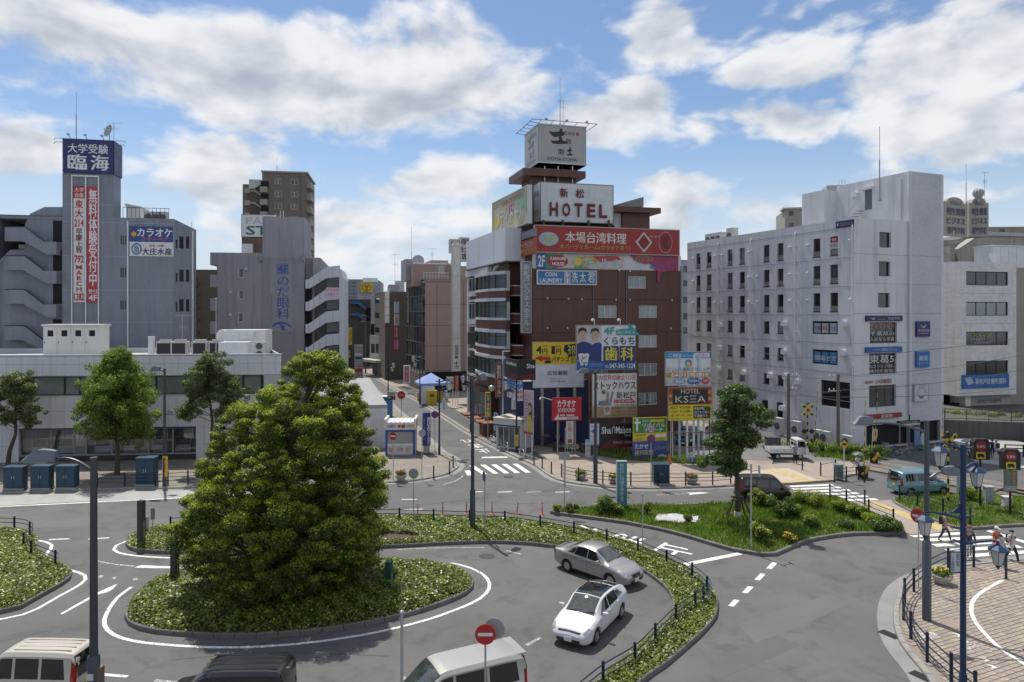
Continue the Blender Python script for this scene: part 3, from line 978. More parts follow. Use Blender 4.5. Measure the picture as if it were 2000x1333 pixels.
def cnd(base,w,h,d,rz,label,fans=1,up=False,group='rooftop air conditioners'):
 t=th_('air_conditioner',label,'air conditioner',base,rz,group)
 mc=mat('ac_case',(.5,.5,.48),.55,var=.1,streak=.1)
 MB().cb((0,0,h/2+.08),(w,d,h),0,0,.02).bd('casing',mc,t)
 mb=MB()
 for x in(-w*.38,w*.38):
  mb.box(x-.05,-d*.45,0,x+.05,d*.45,.08)
 mb.bd('foot',MSG,t)
 if up:
  MB().box(-w*.44,-d/2-.012,.2,w*.44,-d/2+.001,h*.95).bd('coil',mat('coil_dark',(.022,.024,.028),.6,lines=(.06,.5)),t)
  MB().la([(w*.36,0),(w*.38,.18),(w*.33,.18),(w*.3,.02)],(0,0,h+.07),18).bd('fan_shroud',mc,t)
 else:
  for k in range(fans):
   z=.08+h*(k+.5)/fans
   r=min(w*.38,h/fans*.42)
   mb=MB(Mx.Translation((-w*.06,-d/2,z))@Mx.Rotation(rad(90),4,'X'))
   mb.la([(r,-.004),(r,.012),(r-.03,.012),(r-.032,.003),(r*.25,.003),(r*.22,.02),(.01,.022)],(0,0,0),18)
   mb.bd('fan_grille',mat('fan_dark',(.09,.09,.09),.6),t)
 return t
def bank():
 fc=Fac.at(18,60.1,4.8)
 B=Bld('bank_building','low two storey building clad in white ribbed panels at left','building',fc.O)
 s0,s1=fc.s(-260),fc.s(549)
 zt=9.3
 M_CL=mat('ribbed_cladding',(.67,.685,.7),.65,var=.08,scale=3,fine=.04,streak=.14)
 M_NAVY=mat('navy_band',(.02,.028,.09),.5)
 up=(s0+.3,5.82,s1-1.5,7.5)
 ga,gb=fc.s(37),fc.s(383)
 gl=(ga,.62,gb,2.9)
 B.wall(fc,s0,s1,0,zt,mat('bank_wall',(.42,.44,.46),.8),[up,gl],.35,back=False)
 B.shell(fc,s0,s1,0,zt,13.5,mat('bank_wall'),roof=mat('roof_pale',(.42,.42,.41),.9,var=.2,scale=2),par=.5,skew=4.6)
 def panel(w,h):
  mb=MB()
  n=max(3,round(w/.15))
  p=w/n
  mb.box(.004,-.03,.006,w-.004,-.002,h-.006)
  for k in range(n):
   x=k*p
   mb.add([(x+.012,-.03,.006),(x+.03,-.065,.006),(x+p-.03,-.065,.006),(x+p-.012,-.03,.006),(x+.012,-.03,h-.006),(x+.03,-.065,h-.006),(x+p-.03,-.065,h-.006),(x+p-.012,-.03,h-.006)],[(0,1,5,4),(1,2,6,5),(2,3,7,6),(4,5,6,7)])
  return mb.mesh('cladding_panel',M_CL,fix=False)
 cache={}
 def clad(a,b,z0,z1):
  n=max(1,round((b-a)/1.2))
  w=(b-a)/n
  k=(round(w,3),round(z1-z0,3))
  if k not in cache:
   cache[k]=panel(w,z1-z0)
  for i in range(n):
   p=fc.O+fc.d*(a+i*w)
   ob('cladding_panel',cache[k],B.root,(p.x-B.L.x,p.y-B.L.y,z0),fc.a)
 vis0=fc.s(-60)
 for z0,z1 in((7.55,8.55),(8.57,9.24)):
  clad(vis0,s1,z0,z1)
 for z0,z1 in((2.95,4.45),(4.47,5.74)):
  clad(vis0,gb,z0,z1)
  clad(gb,s1,z0,z1)
 clad(gb,s1,.05,1.5)
 clad(gb,s1,1.52,2.93)
 clad(vis0,ga,.05,1.5)
 clad(vis0,ga,1.52,2.93)
 B.box(fc,'coping',(s0,-.09,zt,s1+.05,.25,zt+.08),mat('coping',(.52,.53,.54),.6))
 B.box(fc,'sill_band',(s0,-.1,5.74,s1,.05,5.83),mat('coping'))
 B.box(fc,'blue_band',(ga,-.075,2.9,gb,.1,3.02),M_NAVY)
 xs=[fc.s(p)for p in(-60,5,62,124,154,207,303,361,392,440,474,510,540)]
 xs[-1]=up[2]
 for a,b in zip(xs,xs[1:]):
  B.window(fc,(a+.02,5.85,b-.02,7.48),.25,1,1,MBZ,mat('bank_glass',(.17,.195,.19),.05,var=.5,scale=2.5,fine=0,spec=.9),0,bar=.06)
 xs=[fc.s(p)for p in(37,97,142,166,216,264,288,336,383)]
 for i,(a,b)in enumerate(zip(xs,xs[1:])):
  B.window(fc,(a+.01,.64,b-.01,2.88),.25,1,1,MSG,M_CLEAR,1 if i in(2,5)else 0,bar=.05,name='shop_window')
  p=B.mb(fc)
  p.add([(a,.8,.62),(b,.8,.62),(b,.8,2.88),(a,.8,2.88)],[(0,1,2,3)])
  p.bd('blind',mat('shop_blind',(.27,.28,.27),.9,lines=(.4,.45),var=.3),B.root,fix=False)
 mb=B.mb(fc)
 mb.box(ga,-.02,0,gb,.33,.6)
 mb.bd('plinth',mat('brown_granite',(.045,.03,.027),.5),B.root)
 for i,px in enumerate((72,122,196,252,308,354)):
  a,b=fc.s(px-15),fc.s(px+15)
  t=tag(B.mb(fc).box(a,.42,.75,b,.46,2.1).bd('framed_poster',MWF),['black and white poster in white frame at left end of the bank window','black and white poster second from left in the bank window','framed poster just left of the street tree in the bank window','framed poster just right of the street tree in the bank window','framed poster left of the street lamp in the bank window','dark framed poster at right end of the bank window'][i],'poster','posters behind the bank glass')
  t.location=B.L
  B2=B.mb(fc)
  B2 .box(a+.06,.405,1.35,b-.06,.42,2.04).bd('photo_print',mat('photo_print',(.1,.1,.11),.6,var=.9,scale=.25,fine=.4,bscale=6),t)
 zr=zt-.5
 return B,fc,zr
BANK,fcB,zrB=bank()
def bank_roof():
 fc=fcB
 def frame(px,dy):
  s=fc.s(px,dy)
  return fc.O+fc.d*s+fc.i*dy
 p=frame(148,5.)
 w=4.9
 t=th_('switchgear_cubicle','white electrical cubicle with four doors standing on the flat roof','cubicle',(p.x,p.y,zrB),fc.a)
 M_CU=mat('cubicle_white',(.62,.63,.6),.5,streak=.1)
 MB().box(-2.9,-1.3,0,3.2,1.8,.3).bd('plinth',MCO,t)
 MB().box(-w/2,-.8,.3,w/2,1.2,3.).bd('casing',M_CU,t)
 MB().box(-w/2-.12,-.95,3.,w/2+.12,1.35,3.16).bd('roof',M_CU,t)
 for k in range(4):
  x0=-w/2+k*w/4
  d=MB().box(x0+.03,-.83,.36,x0+w/4-.03,-.799,2.94).bd('door',M_CU,t)
  MB().box(x0+.4,-.845,2.05,x0+.9,-.829,2.6).bd('louvre',M_DARK,d)
  MB().box(x0+.1,-.85,1.4,x0+.16,-.829,1.6).bd('handle',MBK,d)
 for k,px in enumerate((324,353,392,426)):
  p=frame(px,3.6)
  cnd((p.x,p.y,zrB),1.35,1.5,1.,fc.a,['dark finned air conditioner leftmost of the row on the white roof','dark finned air conditioner second in the row on the white roof','dark finned air conditioner third in the row on the white roof','dark finned air conditioner at right end of the row on the white roof'][k],1,True)
 p=frame(296,3.)
 mb=MB().box(-.22,-.2,0,.22,.2,2.)
 mb.box(-.25,-.23,2.,.25,.23,2.06)
 o=tag(mb.bd('roof_vent',MSW),'slim upright white duct on roof left of the dark air conditioners','duct')
 o.location=(p.x,p.y,zrB)
 o.rotation_euler.z=fc.a
 p=frame(460,2.4)
 t=th_('roof_tank','plain white box housing on roof right of the dark air conditioners','tank',(p.x,p.y,zrB),fc.a)
 MB().box(-1.3,-.7,.15,1.3,.9,1.55).bd('casing',MSW,t)
 MB().box(-1.4,-.8,0,1.4,1.,.15).bd('plinth',MCO,t)
 p=frame(482,6.)
 t=th_('stair_penthouse','white penthouse with chamfered end behind the box on the bank roof','penthouse',(p.x,p.y,zrB),fc.a)
 MB().xz([(-1.9,0),(2.,0),(2.,2.6),(-1.6,2.6),(-1.9,2.3)],-1.,1.6).bd('wall',MSW,t)
 MB().box(-.2,-1.3,1.75,1.,-1.,2.35).bd('air_hood',MSW,t)
 MB().xz([(-2.7,1.1),(-1.9,1.1),(-1.9,2.6),(-2.4,2.6),(-2.7,2.2)],-.6,1.).bd('side_housing',MSW,t)
 p=frame(509,2.2)
 cnd((p.x,p.y,zrB),1.,1.45,.5,fc.a,'white twin fan air conditioner near the right corner of the bank roof',2)
 for k,(px,h)in enumerate(((376,5.5),(422,5.5))):
  p=frame(px,1.2)
  o=tag(MB().tb([(0,0,0),(0,0,h)],[.05,.035],8).ball((0,0,h),.07).bd('flag_pole',M_ALU),['bare flag pole on roof, left of the two','bare flag pole on roof, right of the two'][k],'flag pole','bare flag poles on the bank roof')
  o.location=(p.x,p.y,zrB)
 p=frame(356,9)
 yagi((p.x,p.y,zrB),4.,'thin television aerial behind the dark air conditioners on the bank roof',.4)
bank_roof()
def tower_left():
 fc=Fac.at(122,79,12)
 B=Bld('office_building','blue grey tiled building with tall sign tower and open stair flights','building',fc.O)
 M_T=mat('bluegrey_tile',(.235,.255,.305),.55,var=.08,scale=4,fine=.03,brick=(.22,.11,.72),streak=.22)
 M_L=mat('pale_joint',(.25,.27,.33),.6)
 s_t1=fc.s(221)
 zt=fc.z(122,337)
 sR=fc.s(340)
 zR=fc.z(300,427)
 ops=[fc.rect(235.5,461,247,478),fc.rect(235,523.5,246.5,542),fc.rect(235,587.5,246,605)]
 B.wall(fc,s_t1,sR,0,zR,M_T,ops,.12)
 for o in ops:
  B.window(fc,o,.12,1,1,MBZ,GL[0])
 B.shell(fc,-6.5,sR,0,zR,11,M_T,par=.4)
 B.wall(fc,0,s_t1,0,zt,M_T,[])
 B.shell(fc,0,s_t1,0,zt,2.6,M_T,par=.1,y0=0,name='tower_wall')
 out=[fc.p(*q)for q in((-60,760),(-60,560),(0,505),(18,488),(47,487),(47,437),(57,417),(85,404),(122.5,404),(122.5,760))]
 out[0]=(out[0][0],0)
 out[-1]=(out[-1][0],0)
 B.mb(fc).xz(out,.25,9).bd('stair_wall',M_T,B.root)
 for k,y in enumerate((446,502,567,637)):
  pts=[fc.p(*q)for q in((18,y),(56,y),(94,y+28.5),(117,y+28.5),(117,y+53),(100,y+53),(53,y+27),(18,y+27))]
  B.mb(fc).xz(pts,-1.,.24).bd('stair_parapet',M_T,B.root)
  cap=[fc.p(*q)for q in((18,y-1.6),(56,y-1.6),(94,y+27),(94,y+28.4),(56,y-.2),(18,y-.2))]
  B.mb(fc).xz(cap,-1.05,-.8).bd('handrail',MBK,B.root)
  a,c,b,d=fc.rect(102,y-15+(2 if k else 0),119,y+27)
  B.box(fc,'doorway',(a,.2,c,b,.26,d),M_DARK)
 a,c,b,d=fc.rect(35,478,47,486)
 B.box(fc,'glass_screen',(a,.2,c,b,.3,d),GL[2])
 for y in(436,502,568,631):
  z=fc.z(200,y)
  B.box(fc,'floor_line',(s_t1,-.015,z,sR,.01,z+.12),M_L)
  B.box(fc,'floor_line',(0,-.02,z,s_t1,.01,z+.12),M_L)
 for k in range(4):
  B.box(fc,'panel_joint',(s_t1+2.4*k+1.2,-.01,0,s_t1+2.4*k+1.24,.01,zR-.3),M_L)
 zz=fc.z(170,401)
 B.box(fc,'floor_line',(0,-.02,zz,s_t1,.01,zz+.12),M_L)
 p0=fc.O+fc.d*sR
 fc2=Fac((p0 .x,p0 .y),70)
 L=fc2 .s(375)
 z1=fc2 .z(374,452)
 ops=[]
 for yy in(462,527,585):
  for(a,b)in((343,347),(350,359),(363,370)):
   ops.append(fc2 .rect(a,yy+(6 if a==343 else 0),b,yy+24))
 B.wall(fc2,0,L,0,z1,M_T,ops,.1,name='chamfer_wall')
 for o in ops:
  B.window(fc2,o,.1,1,1,MBZ,GL[0],bar=.03)
 B.mb(fc2).xz([(0,z1),(L,z1),(0,zR)],0,.3).bd('sloping_parapet',M_T,B.root)
 mb=B.mb(fc2)
 mb.box(0,.3,0,L,5,z1-.1)
 mb.bd('side_wall',M_T,B.root)
 for fcx,px,y0 in((fc,250,432),(fc2,375,452)):
  s=fcx.s(px)
  mb=B.mb(fcx)
  mb.tb([(s,-.1,0),(s,-.1,fcx.z(px,y0))],.09,8)
  mb.bd('downpipe',MSW,B.root)
 mb=B.mb(fc)
 for i in range(12):
  s=fc.s(234)+i*.45
  mb.box(s,1.,zR-.3,s+.04,1.04,zR+1.3)
 mb.box(fc.s(234),1.,zR+1.3,fc.s(234)+5.,1.05,zR+1.35)
 mb.bd('roof_railing',MBK,B.root)
 mb=B.mb(fc)
 mb.box(fc.s(234),2.2,zR-.3,fc.s(262),5,zR+1.7)
 mb.xz([(fc.s(232),zR+1.7),(fc.s(263),zR+1.5),(fc.s(263),zR+1.65),(fc.s(232),zR+1.95)],2.,5.2)
 mb.bd('roof_hut',MSW,B.root)
 for k,px in enumerate((292,307,320)):
  p=fc.O+fc.d*fc.s(px,2)+fc.i*2
  cnd((p.x,p.y,zR-.4),1. if k else 1.1,1.35,.6,fc.a,['grey air conditioner with dark front on the blue grey roof','grey air conditioner in the middle on the blue grey roof','grey air conditioner at right on the blue grey roof'][k],1)
 p=fc.O+fc.d*fc.s(149,1.2)+fc.i*1.2
 z0=fc.z(170,272)
 mast((p.x,p.y,z0),5.6,.05,'thin lightning rod above the blue rooftop sign at far left')
 p=fc.O+fc.d*fc.s(214,1.2)+fc.i*1.2
 dish((p.x,p.y,z0),.75,'grey satellite dish above the blue rooftop sign',(-.6,-1,.3))
 yagi((p.x+.5,p.y,z0),2.3,'small aerial beside the dish on the blue rooftop sign',.3)
 for px in(141.5,168.5,193.5):
  s=fc.s(px)
  B.box(fc,'banner_rail',(s-.06,-.22,8,s+.06,-.1,fc.z(160,343)),MSW)
 B.box(fc,'banner_rail',(fc.s(141),-.22,fc.z(160,346),fc.s(194),-.1,fc.z(160,343)),MSW)
 return B,fc
TWR,fcT=tower_left()
def pbk(name,label,px0,px1,ytop,Y,ang,m,D=10,rows=(),cols=(),wsz=None,frame=None,rec=.12,group=None,sill=0,ncol=2,curtain=0,cat='building'):
 fc=Fac.at(px0,Y,ang)
 B=Bld(name,label,cat,fc.O,group)
 s1=fc.s(px1)
 zt=fc.z((px0+px1)/2,ytop)
 ops=[]
 for y in rows:
  for(a,b)in cols:
   ops.append(fc.rect(a,y,b,y+wsz))
 B.wall(fc,0,s1,0,zt,m,ops,rec)
 B.shell(fc,0,s1,0,zt,D,m)
 for o in ops:
  B.window(fc,o,rec,ncol,1,frame or MBZ,None,0,sill,bar=.06)
 return B,fc,s1,zt
M_BRN=mat('brown_tile',(.12,.095,.07),.7,var=.08,scale=5,brick=(.3,.12,.75),streak=.12)
Bb,fb,_,_=pbk('brown_flats','dull brown flats half hidden between the two grey buildings',352,432,527,112,8,M_BRN,10,(541,559,584,607,634),((379,386),),11)
mb=Bb.mb(fb)
for y in(541,562,587,612,637):
 a,c,b,d=fb.rect(376,y+11,388,y+16)
 mb.box(a,-.7,c,b,0,d)
mb.bd('balcony',M_BRN,Bb.root)
def clinic():
 fc=Fac.at(410,95,9)
 B=Bld('clinic_building','plain grey building with blue vertical lettering and white zigzag stair','building',fc.O)
 M_G=mat('grey_render',(.3,.305,.325),.85,var=.1,scale=5,fine=.05,streak=.28,bump=.1,bscale=20)
 M_G2=mat('grey_render_dark',(.255,.26,.275),.85,var=.1,scale=5,streak=.14)
 zl=fc.z(460,494)
 sa,sb,sc=fc.s(425),fc.s(513),fc.s(594)
 ops=[fc.rect(465.5,524,476,543),fc.rect(465.5,567,476,585),fc.rect(465,611,475,629)]
 B.wall(fc,sa,sb,0,zl,M_G,ops,.15)
 B.shell(fc,sa,sb,0,zl,12,M_G)
 for o in ops:
  B.window(fc,o,.15,1,1,MWF,GL[0],bar=.09)
 B.box(fc,'top_beam',(0,.1,fc.z(420,518),sa,6,zl),M_G)
 for y in(537,583,629):
  B.box(fc,'balcony_wall',(0,.05,fc.z(420,y+24),sa,6,fc.z(420,y)),M_G)
  B.box(fc,'balcony_back_wall',(.4,2.,fc.z(420,y),sa,6.,fc.z(420,y-22)),mat('cream_wall',(.33,.31,.27),.85))  # cream wall set back behind the balcony front
 zt=fc.z(553,424)
 B.wall(fc,sb,sc,0,zt,M_G,[],y=-.15)
 B.shell(fc,sb,sc,0,zt,8,M_G,y0=-.15,name='tower_wall')
 zb=fc.z(553,506)
 B.box(fc,'panel_joint',(sb,-.17,zb,sc,-.14,zb+.1),M_G2)
 B.box(fc,'lower_panel',(sb+.05,-.165,0,sc-.05,-.14,zb-.05),M_G2)
 for px in(510,592.5):
  s=fc.s(px)
  B.box(fc,'scupper',(s-.2,-.5,fc.z(px,510),s+.25,-.16,fc.z(px,498)),M_G2)
 sd=fc.s(672)
 zr=fc.z(620,503)
 B.box(fc,'stair_core',(sc,1.6,0,fc.s(612),10,zr),M_G)
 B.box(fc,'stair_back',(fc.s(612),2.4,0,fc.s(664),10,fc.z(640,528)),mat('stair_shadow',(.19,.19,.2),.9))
 out=[fc.p(*q)for q in((610,503),(624,503),(640,520),(612,543),(610,543))]
 B.mb(fc).xz(out,.6,3).bd('roof_gable',M_G,B.root)
 M_WP=mat('white_panel',(.55,.57,.61),.7,var=.06,scale=3,streak=.15)
 for k,y in enumerate((522,565.5,609,654)):
  pts=[fc.p(*q)for q in((597,y+25),(597,y+42),(605,y+42),(637,y+22),(664,y+19),(664,y-3),(637,y),(603,y+24))]
  o=B.mb(fc).xz(pts,-.2,.1)
  o.bd('stair_parapet',M_WP,B.root)
  for px in(603,613,625,637,650):
   sx=fc.s(px)
   B.box(fc,'panel_joint',(sx-.02,-.215,fc.z(px,y+40-max(0,(px-605)*.62 if px<637 else 21)),sx+.02,-.2,fc.z(px,y+25-max(0,(px-603)*.7 if px<637 else 24))),M_G2)
  a,c,b,d=fc.rect(596,y+40,606,y+66)
  B.box(fc,'doorway',(a,.9,c,b,1.55,d),M_DARK)
  a,c,b,d=fc.rect(638,y+20,663,y+40)
  B.box(fc,'landing_wall',(a,.2,c,b,.5,d),mat('landing',(.13,.13,.14),.9))
 ps=[fc.p(*q)for q in((663,525),(667,527),(672,545),(672,760),(663,760))]
 ps[3]=(ps[3][0],0)
 ps[4]=(ps[4][0],0)
 B.mb(fc).xz(ps,-.22,8).bd('end_wall',M_WP,B.root)
 zc=fc.z(553,424)
 mb=B.mb(fc)
 for px in(535,545,551):
  s=fc.s(px)
  mb.tb([(s,1,zc-.2),(s,1,zc+(.5 if px==535 else 1.))],.05,6)
 mb.box(fc.s(533),.8,zc,fc.s(556),1.6,zc+.12)
 mb.bd('roof_fittings',MSW,B.root)
 for px,y in((481,524),(450.5,569),(450,613)):
  a,c,b,d=fc.rect(px-2,y,px+2.5,y+4)
  B.box(fc,'vent_box',(a,-.25,c,b,0,d),MSW)
 return B,fc
CLN,fcC=clinic()
def tall_flats():
 fc=Fac.at(512,155,9)
 M_TF=mat('tan_tile',(.17,.145,.12),.75,var=.07,scale=6,brick=(.5,.2,.8),streak=.1)
 M_TL=mat('tan_light',(.3,.275,.24),.75,var=.07,scale=6)
 B=Bld('apartment_tower','tall brown apartment tower rising behind the grey clinic building','building',fc.O)
 s1=fc.s(597)
 zt=fc.z(550,338)
 rows=[350+24.3*k for k in range(12)]
 ops=[]
 for k,y in enumerate(rows):
  ops.append(fc.rect(536.5,y,550,y+10))
  ops.append(fc.rect(568,y+1.5,581.5,y+11))
 B.wall(fc,0,s1,0,zt,M_TF,ops,.2)
 B.shell(fc,0,s1,0,zt,16,M_TF)
 for o in ops[:10]:
  B.window(fc,o,.2,2,1,MWF,None,bar=.08)
 for o in ops[:10]:
  B.box(fc,'window_head',(o[0]-.2,-.12,o[3]+.08,o[2]+.2,0,o[3]+.2),M_TL)
 mb=B.mb(fc)
 mb.box(-.2,-.3,zt,s1+.5,14,zt+.35)
 mb.bd('cornice',M_TL,B.root)
 for k,y in enumerate(rows):
  z0,z1=fc.z(600,y+15),fc.z(600,y+4)
  B.box(fc,'balcony',(s1,.8,z0-.1,s1+1.1,7,z1),M_TL)
 B.box(fc,'end_pier',(s1-.9,-.25,0,s1+.1,0,zt),M_TF)
 sl,sm=fc.s(470),fc.s(487)
 B.box(fc,'stair_core',(sl,2.,0,sm,12,fc.z(478,357)),M_TF)
 B.box(fc,'lift_core',(sm-.3,1.4,0,.2,12,fc.z(500,350)),mat('core_dark',(.1,.085,.07),.8))
 for k in range(6):
  y=364+24.3*k
  a,c,b,d=fc.rect(511,y-10,524,y+2)
  B.box(fc,'balcony_recess',(a,-.03,c,b+.1,.01,d),M_DARK)
  a,c,b,d=fc.rect(509,y+2,523,y+13)
  B.box(fc,'balcony',(a,-.9,c,b,0,d),M_TL)
  a,c,b,d=fc.rect(475,y+2,486,y+12)
  B.box(fc,'balcony',(a,1.,c,b,2.,d),M_TL)
  pts=[fc.p(*q)for q in((486,y+5),(496,y+5),(508,y+14),(508,y+18),(494,y+9),(486,y+9))]
  B.mb(fc).xz(pts,.9,1.3).bd('stair_rail',M_TL,B.root)
 a,c,b,d=fc.rect(485,350,508,368)
 B.mb(fc).xz([(a,c),(a+(b-a)*.45,c),(b,c+(d-c)*.45),(b,d),(a,d)],.5,1.4).bd('stair_head',mat('pale_render',(.42,.43,.43),.8),B.root)
 p=fc.O+fc.d*fc.s(541,4)+fc.i*4
 mast((p.x,p.y,zt),4.2,.06,'thin lightning rod on top of the tall brown tower')
 return B
tall_flats()
fcP=Fac.at(472,118,8)
BP=Bld('brick_plant_room','small brick rooftop storey with white door left of the grey tower','building',fcP.O)
BP.wall(fcP,0,fcP.s(540),0,fcP.z(490,463),mat('plant_brick',(.16,.105,.085),.85,brick=(.4,.15,.7)),[fcP.rect(472.5,476,495,494)],.1)
BP.shell(fcP,0,fcP.s(540),0,fcP.z(490,463),8,mat('plant_brick'))
a,c,b,d=fcP.rect(473,477,494.5,500)
BP.box(fcP,'white_cabinet',(a,-.4,c,b,.05,d),MSW)
M_HAZE1=mat('far_block',(.2,.22,.25),.8,var=.08,scale=8)
Bf,ff,s1f,ztf=pbk('far_apartment_block','distant blue grey apartment block at the end of the street',677,735,546,310,5,M_HAZE1,20,[551+7*k for k in range(9)],[(680+8*k,685+8*k)for k in range(7)],3.6,ncol=1,rec=.3)
Bg,fg,s1g,ztg=pbk('grey_shop_block','pale grey block with a round yellow sign at the top of its wall',697,745,551,195,8,mat('pale_bluegrey',(.3,.33,.38),.8,streak=.1),14,(),(),8)
Bg.box(fg,'roof_frame',(1.5,2,ztg,5.5,6,ztg+1.2),MSW)
Bh,fh,s1h,zth=pbk('blue_stair_building','dark building with bright blue outdoor stair on left of the street',671,723,585,168,10,mat('dark_block',(.09,.085,.08),.8,var=.2),12,(596,618,640),((673,684),),9,ncol=1)
M_BLUEP=mat('blue_stair',(.03,.13,.32),.5)
for y0 in(589,612):
 pts=[fh.p(*q)for q in((686,y0),(701,y0),(715,y0+12),(715,y0+18),(699,y0+5),(686,y0+5))]
 Bh.mb(fh).xz(pts,-1.2,-.2).bd('stair_parapet',M_BLUEP,Bh.root)
a,c,b,d=fh.rect(714,602,724,627)
Bh.box(fh,'doorway',(a,-.1,c,b,0,d),M_DARK)
pbk('low_dark_shops','row of low dark shops beneath the utility wires on left of the street',668,737,634,176,0,mat('shop_dark',(.085,.075,.07),.8,var=.3),9,(645,668),((690,700),(708,720)),9,ncol=1)
M_BR2=mat('taupe_tile',(.155,.13,.105),.75,var=.08,scale=5,streak=.1)
fk=Fac.at(731.5,150,-72)
BK=Bld('taupe_office','narrow taupe building with white lit panels down its corner','building',fk.O)
sK=fk.s(752)
zK=fk.z(742,572)
opsK=[fk.rect(732.6,y,741,y+11)for y in(582,611,640)]
BK.wall(fk,0,sK,0,zK,M_BR2,opsK,.15)
for o in opsK:
 BK.window(fk,o,.15,2,1,MBZ)
pk=fk.O+fk.d*sK
fk2=Fac((pk.x,pk.y),18)
BK.wall(fk2,0,6.5,0,zK,mat('taupe_dark',(.09,.075,.06),.8),[],name='end_wall')
BK.box(fk2,'roof_plant',(1,1,zK,3,3,zK+1.4),MSG)
mb=MB(Mx.Translation(-BK.L))
pts=[fk.O,fk.O+fk.d*sK,pk+fk2 .d*6.5,fk.O+fk2 .d*6.5]
mb.prism([(p.x,p.y)for p in pts],zK-.3,zK)
mb.bd('roof',MCO,BK.root)
for k in range(4):
 a,c,b,d=fk2 .rect(751.5,569.5+15.6*k,760,584.5+15.6*k)
 BK.box(fk2,'light_panel',(a,-.35,c,b,-.05,d),mat('milk_panel',(.66,.66,.62),.4))
fq=Fac.at(722,147,-55)
BQ=Bld('canopy_shops','pale two storey shops with deep canopy beside the street','shop',fq.O)
sQ=fq.s(752)
opsQ=[fq.rect(724+9*k,672,732+9*k,690)for k in range(3)]
zQ=fq.z(738,656)
BQ.wall(fq,0,sQ,3.2,zQ,mat('pale_band',(.4,.4,.36),.8),opsQ,.2)
for o in opsQ:
 BQ.window(fq,o,.2,2,1,MBZ,GL[1])
BQ.shell(fq,0,sQ,3.2,zQ,5,mat('pale_band'))
BQ.box(fq,'canopy',(-.3,-2.2,3.,sQ+.3,.1,3.5),mat('canopy_cream',(.42,.4,.35),.8))
BQ.box(fq,'shop_interior',(0,.6,0,sQ,4.9,3.2),mat('shop_dark'))
pbk('dark_end_block','dark brown block filling the gap behind the taupe building',757,790,560,158,10,mat('umber_tile',(.075,.06,.05),.8),14,(),(),8)
pbk('white_gap_block','white sliver of building left of the glass office',772,790,549,140,10,mat('pale_render',(.42,.43,.43),.8),8,(),(),8)
